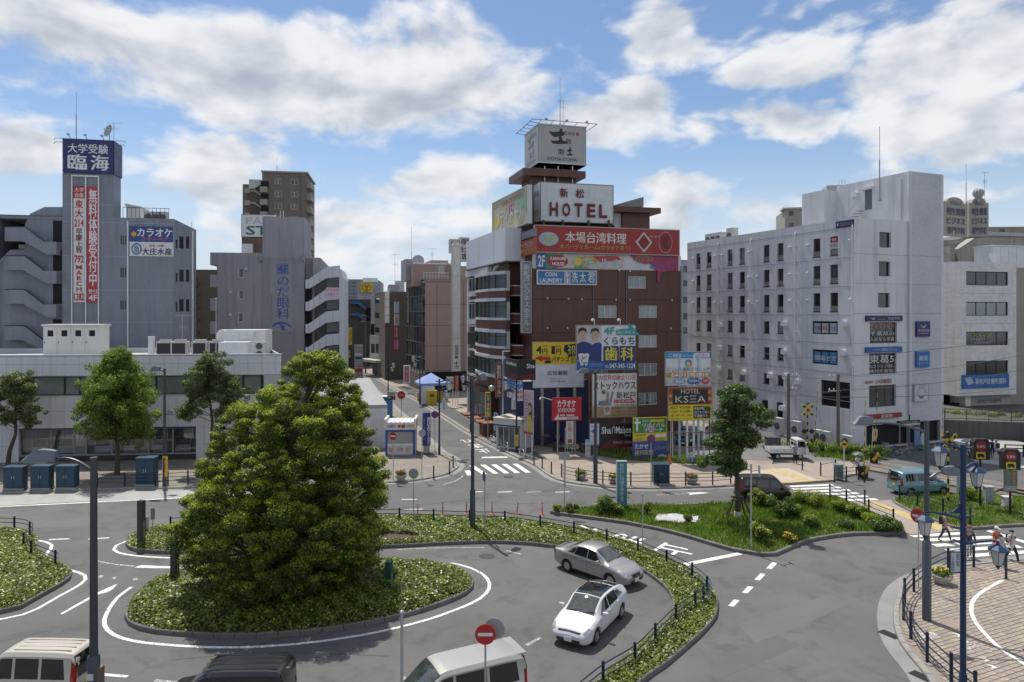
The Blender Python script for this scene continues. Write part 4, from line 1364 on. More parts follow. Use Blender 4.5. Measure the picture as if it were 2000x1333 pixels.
def glass_office():
 c0=Ve(((830-1000)/F*113,113,0))
 fr=Fac((c0 .x,c0 .y),18)
 B=Bld('glass_office','office with dark glass street front and dusty pink panel side','building',c0)
 zt,zb=fr.z(850,546),fr.z(850,724)
 sR=fr.s(912)
 M_PK=mat('pink_panel',(.33,.235,.205),.7,var=.05,scale=2,fine=.04,streak=.06)
 B.wall(fr,0,sR,0,zt,mat('panel_joint',(.1,.075,.07),.9),[],y=.06)
 xs=[0,fr.s(853.5),fr.s(882),fr.s(905),sR]
 ys=[zt]+[fr.z(850,y)for y in(595,636,676,724)]
 for a,b in zip(xs,xs[1:]):
  for t,bo in zip(ys,ys[1:]):
   B.box(fr,'wall_panel',(a+.03,0,bo+.03,b-.03,.07,t-.03),M_PK)
 B.box(fr,'shop_recess',(.3,-.02,.2,sR,.05,zb-.2),M_DARK)
 B.box(fr,'shop_fascia',(0,-.12,zb-.25,sR,.05,zb+.05),mat('taupe_trim',(.22,.17,.15),.7))
 d=Ve((.38,-1,0)).normalized()
 L=14.5
 o=c0-d*L
 fl=Fac((o.x,o.y),degrees(atan2(d.y,d.x)))
 B.wall(fl,0,L,0,zt,M_DARK,[],y=.3)
 nx,nz=7,6
 z0=fl.z(800,722)
 for i in range(nx):
  for k in range(nz):
   a,b=L*i/nx,L*(i+1)/nx
   c,e=z0+(zt-z0)*k/nz,z0+(zt-z0)*(k+1)/nz
   w=B.mb(fl)
   w.box(a,0,c,a+.08,.2,e)
   w.box(a+.08,0,e-.1,b,.2,e)
   wo=w.bd('window',mat('grey_mullion',(.16,.17,.18),.5,.4),B.root)
   p=B.mb(fl)
   p.add([(a+.08,.1,c),(b,.1,c),(b,.1,e-.1),(a+.08,.1,e-.1)],[(0,1,2,3)])
   p.bd('pane',GL[rnd.choices((0,1,2),(.6,.25,.15))[0]],wo,fix=False)
 B.box(fl,'spandrel',(0,-.05,0,L,.1,z0),mat('taupe_trim'))
 a0,a1=fr.s(805),0
 mb=MB(Mx.Translation(-B.L))
 q=[c0,c0+fr.d*sR,c0+fr.d*sR-d*L,o]
 mb.prism([(p.x,p.y)for p in q],zt-.5,zt-.3)
 mb.bd('roof',MCO,B.root)
 mb=B.mb(fr)
 for k in range(9):
  s=-.2+k*(sR-3)/8
  mb.box(s,.1,zt,s+.05,.15,zt+1.1)
 mb.box(-.2,.1,zt+1.1,sR-3,.15,zt+1.16)
 mb.box(-.2,.1,zt+.5,sR-3,.14,zt+.54)
 mb.bd('roof_railing',MSW,B.root)
 fu=Fac((c0 .x-d.x*3+.2,c0 .y-d.y*3),18)
 a,b=fu.s(807),fu.s(880)
 z1,z2=fu.z(850,517),fu.z(850,505)
 B.box(fu,'upper_storey',(a,0,zt-1,b,7,z1),M_PK)
 B.box(fu,'upper_parapet',(a-.1,-.1,z1,b+.1,.2,z1+.25),MSW)
 B.box(fu,'lift_house',(fu.s(845),1,z1,fu.s(878),6,fu.z(860,508)),mat('pale_pink',(.36,.29,.26),.8))
 B.box(fu,'grey_plant',(fu.s(798),3.,zt,fu.s(835),8,fu.z(815,504)),MSG)
 a,c,b_,e=fu.rect(856,519,868,536)
 B.box(fu,'door',(a,-.06,c,b_,.02,e),mat('cream_door',(.42,.4,.33),.7))
 mb=B.mb(fu)
 s0=fu.s(874)
 for dx in(0,.55):
  mb.tb([(s0+dx,-.2,zt),(s0+dx,-.2,fu.z(874,508))],.035,5)
 for k in range(10):
  mb.box(s0,-.22,zt+.3*k,s0+.55,-.18,zt+.3*k+.04)
 mb.bd('roof_ladder',mat('tan_ladder',(.36,.28,.2),.7),B.root)
 dish((c0 .x-d.x*4-.2,c0 .y-d.y*4,zt+1.5),1.,'satellite dish on the roof of the pink and glass office',(.2,-1,.4))
 p=c0-d*9
 mast((p.x-.2,p.y,zt),9.6,.05,'tall thin rod on the roof of the pink and glass office')
 yagi((p.x-3.6,p.y+3,zt-1),6.,'aerial with small dish above far end of the glass office',.2)
 yagi((c0 .x-d.x*5+2.4,c0 .y-d.y*5,zt+2),3.4,'aerial above the pink upper storey',.8)
 return B
glass_office()
pbk('beige_rear_block','beige building glimpsed behind the white light column',880,925,520,118,15,mat('beige_wall',(.33,.29,.25),.8),8,(542,583),((892,901),),9,ncol=1)
M_BROWN=mat('hotel_tile',(.112,.046,.032),.5,var=.12,scale=3,fine=.04,brick=(.24,.065,.75),streak=.22)
MBD=mat('brick_dark',(.13,.055,.042),.6,var=.12,scale=2,brick=(.24,.065,.65))
M_WPL=mat('white_trim',(.55,.56,.57),.75,var=.1,scale=2,streak=.25)
HC=Ve((2.1,72,0))
fcH=Fac((HC.x,HC.y),15.8)
SD=Ve((-.33,1,0)).normalized()
def hotel():
 fc=fcH
 B=Bld('hotel_building','dark red brown tiled hotel covered in signs at the street corner','building',HC)
 s1=fc.s(1330)
 zt=fc.z(1180,497)
 zw=fc.z(1180,527)
 ops=[]
 for y in(540,655,710,767):
  ops.append(fc.rect(1227 if y==540 else 1247.5,y,1262 if y==540 else 1283.5,y+24))
 for x0,x1 in((1168.5,1205),(1248,1283.5)):
  ops.append(fc.rect(x0,597,x1,621))
 ops.append(fc.rect(1150,718,1188,740))
 B.wall(fc,0,s1,0,zw,M_BROWN,ops,.14)
 for i,o in enumerate(ops):
  B.window(fc,o,.14,3,1,MWF,None,1 if i!=3 else 2,bar=.06)
 B.wall(fc,0,s1,zw,zt,M_WPL,[],y=0,name='fascia')
 B.shell(fc,0,s1,0,zt,11,M_BROWN,par=.3)
 for y in(586,650):
  z=fc.z(1180,y)
  B.box(fc,'tile_joint',(0,-.012,z,s1,.01,z+.05),mat('joint_dark',(.04,.018,.014),.8))
 for px in(1060,1206,1329):
  s=fc.s(px)
  B.box(fc,'tile_joint',(s-.02,-.012,0,s+.02,.01,zw),mat('joint_dark'))
 for px,y0 in((1158.5,556),(1223,527)):
  s=fc.s(px)
  mb=B.mb(fc)
  mb.tb([(s,-.08,3),(s,-.08,fc.z(px,y0))],.045,6)
  mb.bd('downpipe',mat('pipe_blue',(.12,.17,.24),.5),B.root)
 mb=B.mb(fc)
 s=fc.s(1331)
 mb.tb([(s,-.05,0),(s,-.05,zw+.4),(s-.2,.3,zw+.7)],.14,10)
 mb.bd('downpipe',MSG,B.root)
 for px,py in((1069,583),(1110,584),(1136,585),(1203,586),(1230,586),(1312,587),(1069,641),(1108,641),(1310,642),(1230,530)):
  a,c,b,d=fc.rect(px-1.5,py-1.5,px+1.5,py+1.5)
  mb=B.mb(fc)
  mb.box(a,-.09,c,b,0,d)
  mb.bd('vent_cap',M_ALU,B.root)
 L=9.
 o=HC+SD*L
 fl=Fac((o.x,o.y),degrees(atan2(-SD.y,-SD.x)))
 opsl=[]
 for y in(548,597,651,700,745):
  opsl.append(fl.rect(1008,y+6,1036,y+24))
 B.wall(fl,0,L,0,zt,MBD,opsl,.2,name='street_wall')
 for q in opsl:
  B.window(fl,q,.2,2,1,MBZ,None,rnd.choice((0,1)))
 for y in(551,577+25,660,705):
  c0,e0=fl.z(990,y+36-8),fl.z(990,y+12)
  a,b=fl.s(984),fl.s(1022)
  pts=[(a,0),(a+.1,-.9),(a+.6,-1.25),(b-.6,-1.25),(b-.1,-.9),(b,0)]
  m_=B.mb(fl)
  m_.prism(pts,c0,e0)
  m_.bd('balcony',MBD,B.root)
  m_=B.mb(fl)
  m_.prism([(p[0],p[1]*1.05)for p in pts],e0,e0+.12)
  m_.bd('balcony_coping',M_WPL,B.root)
  m_=B.mb(fl)
  m_.prism([(p[0],p[1]*1.03)for p in pts],c0-.1,c0)
  m_.bd('balcony_slab',M_WPL,B.root)
 pts=[fl.p(*q)for q in((980,536),(986,523),(1000,508),(1014,500),(1016,503),(1002,513),(990,527),(985,540))]
 B.mb(fl).xz(pts,-1.4,.2).bd('curved_canopy',M_WPL,B.root)
 pts=[fl.p(*q)for q in((982,540),(990,527),(1002,513),(1014,503),(1014,556),(982,552))]
 B.mb(fl).xz(pts,-1.2,.1).bd('canopy_wall',MBD,B.root)
 zr=zt
 def blk(name,px0,px1,y0,y1,dy0,dy1,m):
  a,c,b,d=fc.rect(px0,y0,px1,y1,dy0)
  return B.box(fc,name,(a,dy0,min(c,d),b,dy1,d),m)
 blk('roof_block',1020,1200,436,500,2.,8.,mat('roof_dark',(.05,.03,.026),.8))
 blk('tower',1039,1125,330,440,3.6,7.5,M_BROWN)
 blk('tower_slab',1022,1144,331.5,345,2.8,8.6,M_BROWN)
 blk('stair_head',1216,1269,414,462,3.,7.,M_BROWN)
 blk('stair_slab',1196,1291,404.5,415,2.2,8.,M_BROWN)
 blk('white_wall',1196,1216,415,462,3.4,7.5,M_WPL)
 pts=[fc.p(*q,5.)for q in((1196,402),(1257,385),(1257,404),(1196,404))]
 B.mb(fc).xz(pts,5.,5.4).bd('solar_frame',mat('weathered_grey',(.22,.22,.21),.8),B.root)
 mb=B.mb(fc)
 for px in(1064,1090,1118):
  s=fc.s(px,3.3)
  mb.tb([(s,3.3,fc.z(px,358,3.3)),(s,3.3,fc.z(px,325,3.3))],.06,6)
 mb.bd('sign_support',MSW,B.root)
 mb=B.mb(fc)
 for px in(1062,1100,1150,1190):
  s=fc.s(px,1.)
  mb.box(s-.1,1.,zr-.5,s+.1,1.2,fc.z(px,430,1.))
 mb.bd('sign_support',MBZ,B.root)
 p=fc.O+fc.d*fc.s(1094,5)+fc.i*5
 mast((p.x,p.y,fc.z(1094,244,5)),5.2,.05,'tall thin rod above the square grey rooftop sign')
 yagi((p.x+.35,p.y,fc.z(1094,244,5)),2.7,'aerial beside the rod above the square grey rooftop sign',.15)
 return B
HOTEL=hotel()
def bay_building():
 o=HC+SD*26
 st=HC+SD*9.2+Ve((-1.6,0,0))
 o=st+SD*10.2
 fl=Fac((o.x,o.y),degrees(atan2(-SD.y,-SD.x)))
 B=Bld('bay_window_building','brick and white building with rounded bay windows beside the hotel','building',st)
 L=10.2
 zt=fl.z(958,521)
 B.wall(fl,0,L,0,zt,MBD,[],y=0)
 p=st
 fe=Fac((p.x,p.y),17)
 B.wall(fe,0,6,0,zt,MBD,[],name='end_wall')
 mb=MB(Mx.Translation(-B.L))
 q=[st,st+fe.d*8,st+fe.d*8+SD*10.2,o]
 mb.prism([(v.x,v.y)for v in q],zt-.3,zt)
 mb.bd('roof',MCO,B.root)
 def bay(a,b,zs,ze,zh,out=1.5):
  n=7
  pts=[]
  for k in range(n+1):
   t=k/n
   x=a+(b-a)*t
   pts.append((x,-out*min(1.,sin(pi*(.08+.84*t))*1.35)))
  plan=[(a,0)]+pts+[(b,0)]
  B.mb(fl).prism(plan,zs-.3,zs-.02).bd('bay_slab',M_WPL,B.root)
  B.mb(fl).prism([(x,y*1.06)for x,y in plan],ze,zh).bd('bay_head',M_WPL,B.root)
  B.mb(fl).prism([(x,y*.93)for x,y in plan],zs-1.5,zs-.3).bd('bay_spandrel',MBD,B.root)
  cur=B.mb(fl)
  cur.prism([(x,y*.72)for x,y in plan],zs,ze)
  cur.bd('curtain',M_CURT,B.root)
  for(x0,y0),(x1,y1)in zip(pts,pts[1:]):
   w=B.mb(fl)
   w.tb([(x0,y0*.92,zs),(x0,y0*.92,ze)],.05,6)
   w.tb([(x1,y1*.92,zs),(x1,y1*.92,ze)],.05,6)
   w.tb([(x0,y0*.92,(zs+ze)/2+.3),(x1,y1*.92,(zs+ze)/2+.3)],.025,5)
   wo=w.bd('window',MBZ,B.root)
   g=B.mb(fl)
   g.add([(x0,y0*.9,zs),(x1,y1*.9,zs),(x1,y1*.9,ze),(x0,y0*.9,ze)],[(0,1,2,3)])
   g.bd('pane',M_CLEAR,wo,fix=False)
 for k,(y0,y1)in enumerate(((541,566),(590,620),(648,672),(696,726))):
  zs,ze=fl.z(965,y1),fl.z(965,y0)
  bay(fl.s(940),fl.s(996),zs,ze,ze+.35)
  if k<2:
   a,c,b,d=fl.rect(922,y0+3,934,y1+4)
   B.window(fl,(a,c,b,d),.02,2,1,MWF,GL[1],y=-.4)
   B.box(fl,'bay_pier',(a-.3,-.42,c-.6,b+.3,0,c),M_WPL)
  else:
   a,c,b,d=fl.rect(921,y0+2,938,y1+2)
   B.window(fl,(a,c,b,d),.02,3,1,MBZ,GL[1],y=-.5)
  zz=fl.z(965,y1+17)
  B.box(fl,'floor_band',(0,-.25,zz-.25,L,.05,zz),M_WPL)
 B.box(fl,'corner_pier',(0,-.3,fl.z(920,850),.7,.3,zt),M_WPL)
 B.box(fl,'top_band',(0,-.5,fl.z(960,534),L,.2,zt),M_WPL)
 a,c,b,d=fl.rect(918,815,1000,862)
 for k in range(4):
  x0=1.+k*(L-2)/4
  B.window(fl,(x0,.4,x0+(L-2)/4-.3,3.4),.05,2,1,MSG,mat('green_glass',(.05,.09,.07),.06,var=.5,scale=.8,fine=0,spec=.9),y=-.15,name='shop_window')
 B.box(fl,'shop_fascia',(0,-.4,3.5,L,0,4.3),MBD)
 for k,x0 in enumerate((1.,4.5,7.5)):
  B.box(fl,'step',(x0,-1.4,0,x0+2.2,-.1,.32),mat('red_step',(.22,.09,.06),.8))
 return B,fl
BAYB,fcY=bay_building()
flb=fcY
tS=th_('blank_sign_box','big blank white sign box on top of the bay window building','sign box',BAYB.L)
a,b=fcY.s(921),fcY.s(999)
z0,z1=fcY.z(960,519),fcY.z(960,459)
BM=Mx.Translation(-BAYB.L)@fcY.W
MB(BM).box(a,-.7,z0,b,3.,z1).bd('casing',mat('sign_white',(.6,.62,.66),.5,var=.04,streak=.08),tS)
MB(BM).box(a-.05,-.75,z0-.12,b+.05,3.05,z0).bd('base_frame',MBZ,tS)
for k in range(1,3):
 s_=a+(b-a)*(0+.37*k)
 MB(BM).box(s_-.02,-.712,z0,s_+.02,-.7,z1).bd('panel_joint',MSG,tS)
WL=Ve((22.6,89.8,0))
WCn=Ve((32.4,66.,0))
fW=Fac((WL.x,WL.y),degrees(atan2(WCn.y-WL.y,WCn.x-WL.x)))
fcE=Fac((WCn.x,WCn.y),22.3)
def white_office():
 B=Bld('white_office','long white office building with rows of small windows beside the railway','building',WCn)
 L=(WCn-WL).length
 zt=22.05
 cols=[(1359.8,1368),(1380,1389.4),(1420.5,1430.7),(1444,1454.6),(1491,1502.6),(1518,1530),(1588,1602),(1621,1636.7)]
 rows=[(18.65,20.5),(15.9,17.75),(13.15,15.),(10.8,12.1),(7.95,9.25),(5.25,6.35)]
 ops=[]
 kinds=[]
 for r,(c,d)in enumerate(rows):
  for k,(x0,x1)in enumerate(cols):
   if k>=6 and r>=3:
    continue
   if r==5 and k<2:
    continue
   ops.append((fW.s(x0),c,fW.s(x1),d))
   kinds.append(r)
 wide=[(fW.s(1586),10.9,fW.s(1636),12.2),(fW.s(1586),7.9,fW.s(1636),9.35),(fW.s(1603),3.8,fW.s(1660),6.35),(fW.s(1516),1.2,fW.s(1529),3.4),(fW.s(1487),.3,fW.s(1500),3.4)]
 B.wall(fW,0,L,0,zt,MWW,ops+wide,.2)
 M_SP=mat('spandrel_tan',(.24,.225,.2),.7)
 for o,r in zip(ops,kinds):
  if r<3:
   B.window(fW,o,.2,1,1,MBZ,None,split=.32,sill=.05)
   B.box(fW,'spandrel_panel',(o[0]+.06,.12,o[1]+.05,o[2]-.06,.17,o[1]+.55),M_SP)
  else:
   B.window(fW,o,.2,1,1,MBZ,sill=.05,glass=rnd.choice((GL[0],GL[1],mat('blind_green',(.22,.27,.25),.5,spec=.8))))
 for i,o in enumerate(wide):
  B.window(fW,o,.2,3 if i<2 else(2 if i==2 else 1),1,MBZ,GL[0])
 zl=[17.9-2.76*k+2.75-.35 for k in range(7)]
 M_JO=mat('groove',(.3,.31,.33),.9)
 for z in(18.3,15.55,12.8,10.05,7.2,4.5,21.2):
  B.box(fW,'floor_joint',(0,-.012,z,L,.004,z+.045),M_JO)
 for px in(1403,1468,1554.5,1667):
  s=fW.s(px)
  mb=B.mb(fW)
  mb.tb([(s,-.14,.3),(s,-.14,zt-.8),(s,.1,zt-.5)],.075,8)
  for z in range(2,21,3):
   mb.box(s-.11,-.2,z,s+.11,0,z+.07)
  mb.bd('downpipe',MWW,B.root)
 zv=[19.95,17.1,14.3]
 for px in(1354,1396,1411,1463,1480,1543,1578,1661):
  for k,z in enumerate(zv):
   if(px*7+k*3)%5==0:
    continue
   s=fW.s(px)
   mb=B.mb(fW)
   mb.tb([(s,0,z),(s,-.16,z),(s,-.2,z-.04)],[.11,.11,.06],8)
   mb.bd('vent_cap',MSW,B.root)
 for px,z in((1409,11.6),(1408,8.85),(1407,6.3),(1534,11.9),(1534,8.9),(1651,12.),(1650,9.2),(1537,6.3),(1507,6.2),(1560,5.9),(1455,6.2),(1530,2.9)):
  s=fW.s(px)
  mb=B.mb(fW)
  r=.28
  mb.xz([(s-r,z-r),(s+r,z-r),(s+r,z+r*.4),(s+r*.6,z+r),(s-r*.6,z+r),(s-r,z+r*.4)],-.42,0)
  mb.bd('vent_hood',MSW,B.root)
 W2=fcE.s(1836)
 W1=fcE.s(1775)
 opsE=[fcE.rect(1717.6,454,1740,484),fcE.rect(1716.5,511,1739,540),fcE.rect(1715,572.6,1738,601),fcE.rect(1699,630,1752,670.5),fcE.rect(1698,690,1751,731),fcE.rect(1697.5,752.6,1750,795),(fcE.s(1692),.15,fcE.s(1834),fcE.z(1760,826))]
 B.wall(fcE,0,W1,0,zt,MWW,opsE[:6]+[(opsE[6][0],opsE[6][1],W1,opsE[6][3])],.25,name='end_wall')
 for i,o in enumerate(opsE[:6]):
  B.window(fcE,o,.25,3 if i>=3 else 1,1,MBZ,GL[0]if i!=5 else GL[1],bar=.07)
 for y in(498,555,613,671,734):
  z=fcE.z(1720,y)
  B.box(fcE,'floor_joint',(0,-.012,z,W1,.004,z+.04),M_JO)
  B.box(fcE,'floor_joint',(W1,-.165,z,W2,-.148,z+.04),M_JO)
 M_RIB=mat('ribbed_white',(.52,.53,.56),.8,var=.08,scale=3,fine=.08,bscale=12,bump=.3,brick=(.5,.08,.85))
 ztw=fcE.z(1800,338)
 B.wall(fcE,W1,W2,0,ztw,M_RIB,[(W1,.15,opsE[6][2],opsE[6][3])],.3,y=-.15,name='tower_wall')
 mb=B.mb(fcE)
 mb.box(W2,-.15,0,W2+.3,.3,ztw)
 mb.tb([(W1,-.1,3),(W1,-.1,ztw)],.16,8)
 mb.bd('tower_edge',MWW,B.root)
 Dm=8.8
 mb=B.mb(fcE)
 mb.add([(W1,-.15,zt-1),(W1,Dm,zt-1),(W1,Dm,ztw),(W1,-.15,ztw)],[(3,2,1,0)])
 mb.add([(W2,-.15,0),(W2,Dm,0),(W2,Dm,ztw),(W2,-.15,ztw)],[(0,1,2,3)])
 mb.add([(W1,-.15,ztw),(W2,-.15,ztw),(W2,Dm,ztw),(W1,Dm,ztw)],[(0,1,2,3)])
 mb.add([(W1,Dm,zt-1),(W2,Dm,zt-1),(W2,Dm,ztw),(W1,Dm,ztw)],[(0,1,2,3)])
 mb.bd('tower_side',MWW,B.root)
 mb=B.mb(fcE)
 mb.box(W1-1.8,Dm,zt-1,W2,Dm+3.2,ztw-.5)
 mb.bd('tower_step',MWW,B.root)
 mb=B.mb(fcE)
 t=.25
 mb.add([(0,0,zt),(W1,0,zt),(W1,t,zt),(t,t,zt),(t,L,zt),(0,L,zt)],[(0,1,2,3),(0,3,4,5)])
 mb.add([(t,t,zt),(W1,t,zt),(W1,t,zt-.7),(t,t,zt-.7),(t,L,zt),(t,L,zt-.7)],[(0,3,2,1),(0,4,5,3)])
 mb.add([(0,L,0),(W2,L,0),(W2,L,zt),(0,L,zt)],[(0,1,2,3)])
 mb.bd('parapet',MWW,B.root,fix=False)
 mb=B.mb(fcE)
 mb.add([(t,t,zt-.7),(W2,t,zt-.7),(W2,L,zt-.7),(t,L,zt-.7)],[(0,1,2,3)])
 mb.bd('roof',MCO,B.root,fix=False)
 fs=Fac(tuple((WCn+fcE.d*W1+fcE.i*Dm)[:2]),degrees(fW.a))
 a,c,b,d=fs.rect(1690,371,1703,410)
 B.box(fs,'door',(a,-.05,c,b,.02,d),mat('door_slate',(.1,.12,.15),.5))
 B.box(fs,'door_hood',(a-.3,-.5,d,b+.3,.02,d+.25),MWW)
 mb=B.mb(fs)
 for k in range(6):
  mb.box(a-.5-k*.28,-.9,c-.1-k*.25,a-.2-k*.28,-.1,c-.05-k*.25)
 mb.tb([(a-.2,-.9,c+.9),(a-2.,-.9,c-.6),(a-2.,-.9,c-1.6)],.03,6)
 mb.bd('roof_steps',MSG,B.root)
 s=fs.s(1672)
 zz=fs.z(1672,380)
 mb=B.mb(fs)
 mb.xz([(s-.35,zz-.3),(s+.35,zz-.3),(s+.35,zz+.1),(s+.2,zz+.3),(s-.2,zz+.3),(s-.35,zz+.1)],-.4,0)
 mb.bd('vent_hood',MSW,B.root)
 mb=B.mb(fs)
 s=fs.s(1761)
 mb.tb([(s,-.15,zt),(s,-.15,ztw-.6)],.08,8)
 mb.bd('downpipe',MWW,B.root)
 p=fs.O+fs.d*fs.s(1720)-fs.i*.15
 mast((p.x,p.y,24.6),7.6,.06,'tall thin rod fixed to the tower of the white office','lightning_rod')
 for k,px in enumerate((1388,1398,1408,1430)):
  yv=7.
  q=WL+fW.d*fW.s(px,3)+fW.i*3
  cnd((q.x,q.y,zt-.6),1.2,1.7 if k<3 else 2.,.9,fW.a,['cream air conditioner leftmost on the far end of the white roof','cream air conditioner second on the far end of the white roof','cream air conditioner third on the far end of the white roof','taller cream air conditioner right of the others on the white roof'][k],1)
 B.box(fcE,'shop_floor',(opsE[6][0],0,.1,W2,6,.16),mat('shop_floor',(.2,.18,.16),.7))
 B.box(fcE,'shop_back',(opsE[6][0],4.5,.1,W2,4.7,3.6),mat('shop_dark'))
 for px in(1762,1800):
  s=fcE.s(px)
  B.box(fcE,'shop_post',(s-.07,.25,.1,s+.07,.4,opsE[6][3]),MSG)
 B.box(fcE,'shop_glass',(fcE.s(1712),.9,.2,fcE.s(1790),.95,opsE[6][3]-.1),GL[1])
 return B
WHITE=white_office()
Bz,fz,s1z,ztz=pbk('beige_flats','beige apartment block showing above the white office roof',1533,1640,408,128,-12,mat('beige_flat',(.33,.31,.275),.8,var=.06,streak=.12),10,(413,436),((1541,1550),(1582,1590)),9,ncol=2)
Bz.box(fz,'eaves',(-.4,-.4,ztz,s1z,3,ztz+.3),mat('pale_render',(.42,.43,.43),.8))
a,c,b,d=fz.rect(1604,415,1640,424)
Bz.box(fz,'balcony',(a,-.9,c,b,0,d),mat('pale_render'))
a,c,b,d=fz.rect(1617,360,1662,408)
Bz.box(fz,'water_tank_house',(a,1,c-1,b,5,d),mat('pale_render'))
mb=Bz.mb(fz)
for px in(1647,1653):
 s=fz.s(px)
 mb.tb([(s-.25,2,d),(s-.25,2,d+1),(s,2,d+1.3),(s+.25,2,d+1),(s+.25,2,d)],.04,5)
mb.bd('ladder_hoop',MSG,Bz.root)
pbk('sliver_block','pale blue grey sliver of a building between hotel and white office',1329,1348,508,100,10,mat('pale_bluegrey',(.3,.33,.38),.8),8,(520,548,580,612,640),((1334,1342),),12,ncol=1)
def school():
 fc=Fac.at(1836,92,12)
 B=Bld('school_building','beige school with bowed stair balconies behind the white office','school',fc.O)
 M_BG=mat('school_beige',(.34,.32,.28),.8,var=.1,scale=4,streak=.22)
 zt=fc.z(1900,450)
 B.box(fc,'main_wall',(fc.s(1780),3.5,0,fc.s(2100),16,zt-1),M_BG)
 mb=B.mb(fc)
 a,c,b,d=fc.rect(1820,447,1893,476)
 mb.add([(a-2,3.,c),(b+2,3.,c),(b-1,8,d),(a,8,d)],[(0,1,2,3)])
 mb.bd('roof',mat('green_roof',(.14,.19,.15),.7,var=.1),B.root,fix=False)
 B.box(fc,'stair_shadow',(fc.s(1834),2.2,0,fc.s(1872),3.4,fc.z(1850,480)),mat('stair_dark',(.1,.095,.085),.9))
 for y in(494,543,593,642,691,745):
  a,b=fc.s(1832),fc.s(1870)
  z0,z1=fc.z(1850,y+24),fc.z(1850,y)
  n=8
  pts=[(a,2.3)]+[(a+(b-a)*k/n,1.6-1.7*sin(pi*(.12+.76*k/n)))for k in range(n+1)]+[(b,2.3)]
  B.mb(fc).prism(pts,z0,z1).bd('stair_parapet',M_BG,B.root,True)
  a1,b1=fc.s(1863),fc.s(1875)
 B.box(fc,'stair_pier',(fc.s(1866),.9,0,fc.s(1876),3.4,fc.z(1870,480)),M_BG)
 pts=[fc.p(*q,2.5)for q in((1866,487),(1898,466),(1948,466),(1948,486),(1905,492),(1888,512),(1866,512))]
 B.mb(fc).xz(pts,2.,3.3).bd('ramp_parapet',M_BG,B.root)
 B.box(fc,'top_storey',(fc.s(1930,3),3.,zt-2,fc.s(2100,3),12,fc.z(1970,462,3)),M_BG)
 B.box(fc,'top_cornice',(fc.s(1925,3),2.7,fc.z(1970,462,3),fc.s(2100,3),12,fc.z(1970,455,3)),mat('pale_render'))
 return B,fc
SCH,fcS=school()
pbk('far_tan_roof','tan building with a small white hut on its roof at right edge',1925,2100,443,118,-4,mat('tan_far',(.3,.265,.215),.8),10,(448,),((1952,1962),),8,ncol=1)
def clinic_right():
 fc=Fac.at(1873,82,14)
 B=Bld('clinic_office','white four storey clinic with dark ribbon windows at right edge','building',fc.O)
 s1=fc.s(1985)
 zt=fc.z(1930,512)
 M_WC=mat('clinic_white',(.7,.7,.69),.75,var=.08,scale=4,streak=.15,brick=(.6,.3,.93))
 ops=[fc.rect(1887,y,1969,y+27)for y in(531,590,648,705)]
 zb=fc.z(1930,772)
 B.wall(fc,0,s1,zb,zt,M_WC,ops,.18)
 for i,o in enumerate(ops):
  B.window(fc,o,.18,4,1,MBK,None,1 if i==1 else 0,bar=.09)
 B.shell(fc,0,s1,zb,zt,12,M_WC)
 p=fc.O+fc.d*s1
 f2=Fac((p.x,p.y),62)
 B.wall(f2,0,10,zb,zt,mat('clinic_warm',(.6,.58,.53),.75,streak=.1),[],name='end_wall')
 B.wall(fc,fc.s(1903),s1,0,zb,mat('clinic_base',(.4,.39,.37),.8,brick=(.8,.5,.85)),[],y=.8,name='ground_wall')
 B.box(fc,'soffit',(-.05,.02,zb-.05,s1,8,zb+.02),mat('pale_render'))
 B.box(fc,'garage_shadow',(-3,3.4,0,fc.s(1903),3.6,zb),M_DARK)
 B.box(fc,'pillar',(fc.s(1893),.5,0,fc.s(1903),1.4,zb),M_WC)
 for y in(574,633):
  z=fc.z(1930,y)
  B.box(fc,'floor_joint',(0,-.012,z,s1,.004,z+.04),mat('groove'))
 a,c,b,d=fc.rect(1938,482,2000,506,2)
 q=fc.O+fc.d*a+fc.i*2
 t=th_('roof_cubicle','white metal cubicle with doors on the clinic roof at right edge','cubicle',(q.x,q.y,zt-.45),fc.a)
 w=b-a
 MB().box(0,0,0,w,2.5,d-zt+.45).bd('casing',MSW,t)
 MB().box(-.1,-.1,d-zt+.45,w+.1,2.6,d-zt+.6).bd('roof',MSW,t)
 for k in range(4):
  MB().box(w*k/4+.04,-.03,.1,w*(k+1)/4-.04,0,d-zt+.35).bd('door',MSW,t)
 return B,fc
CLR,fcR=clinic_right()
#  signs and hoardings
WHT,BLK,RED,BLU,YEL,NAV,GRN=(.68,.69,.7),(.012,.012,.014),(.42,.018,.022),(.03,.12,.38),(.62,.46,.02),(.018,.026,.12),(.06,.25,.06)
GRY,MAR,ORA,PNK,TEA,SKN=(.33,.34,.35),(.11,.02,.018),(.5,.2,.04),(.45,.06,.2),(.03,.26,.26),(.5,.33,.25)
def sign(name,label,fac,rect,items,bg=WHT,dy=-.15,th=.14,cat='sign',frame=None,group=None,rough=.45,panel='panel',rag=None):
 a,c,b,d=fac.rect(*rect,dy)
 o=fac.O+fac.d*a+fac.i*dy
 t=th_(name,label,cat,(o.x,o.y,c),fac.a,group)
 w,h=b-a,d-c
 if rag:
  MB().xz([(u*w,(1-v)*h)for u,v in rag],0,th).bd(panel,pt_(bg,rough),t)
 else:
  MB().box(0,0,0,w,th,h).bd(panel,pt_(bg,rough),t)
 if frame:
  f=frame[1]
  mb=MB()
  for(x0,z0,x1,z1)in((-f,-f,w+f,0),(-f,h,w+f,h+f),(-f,0,0,h),(w,0,w+f,h)):
   mb.box(x0,-.03,z0,x1,th+.01,z1)
  mb.bd('frame',frame[0],t)
 dec_(t,items,w,h)
 return t,w,h
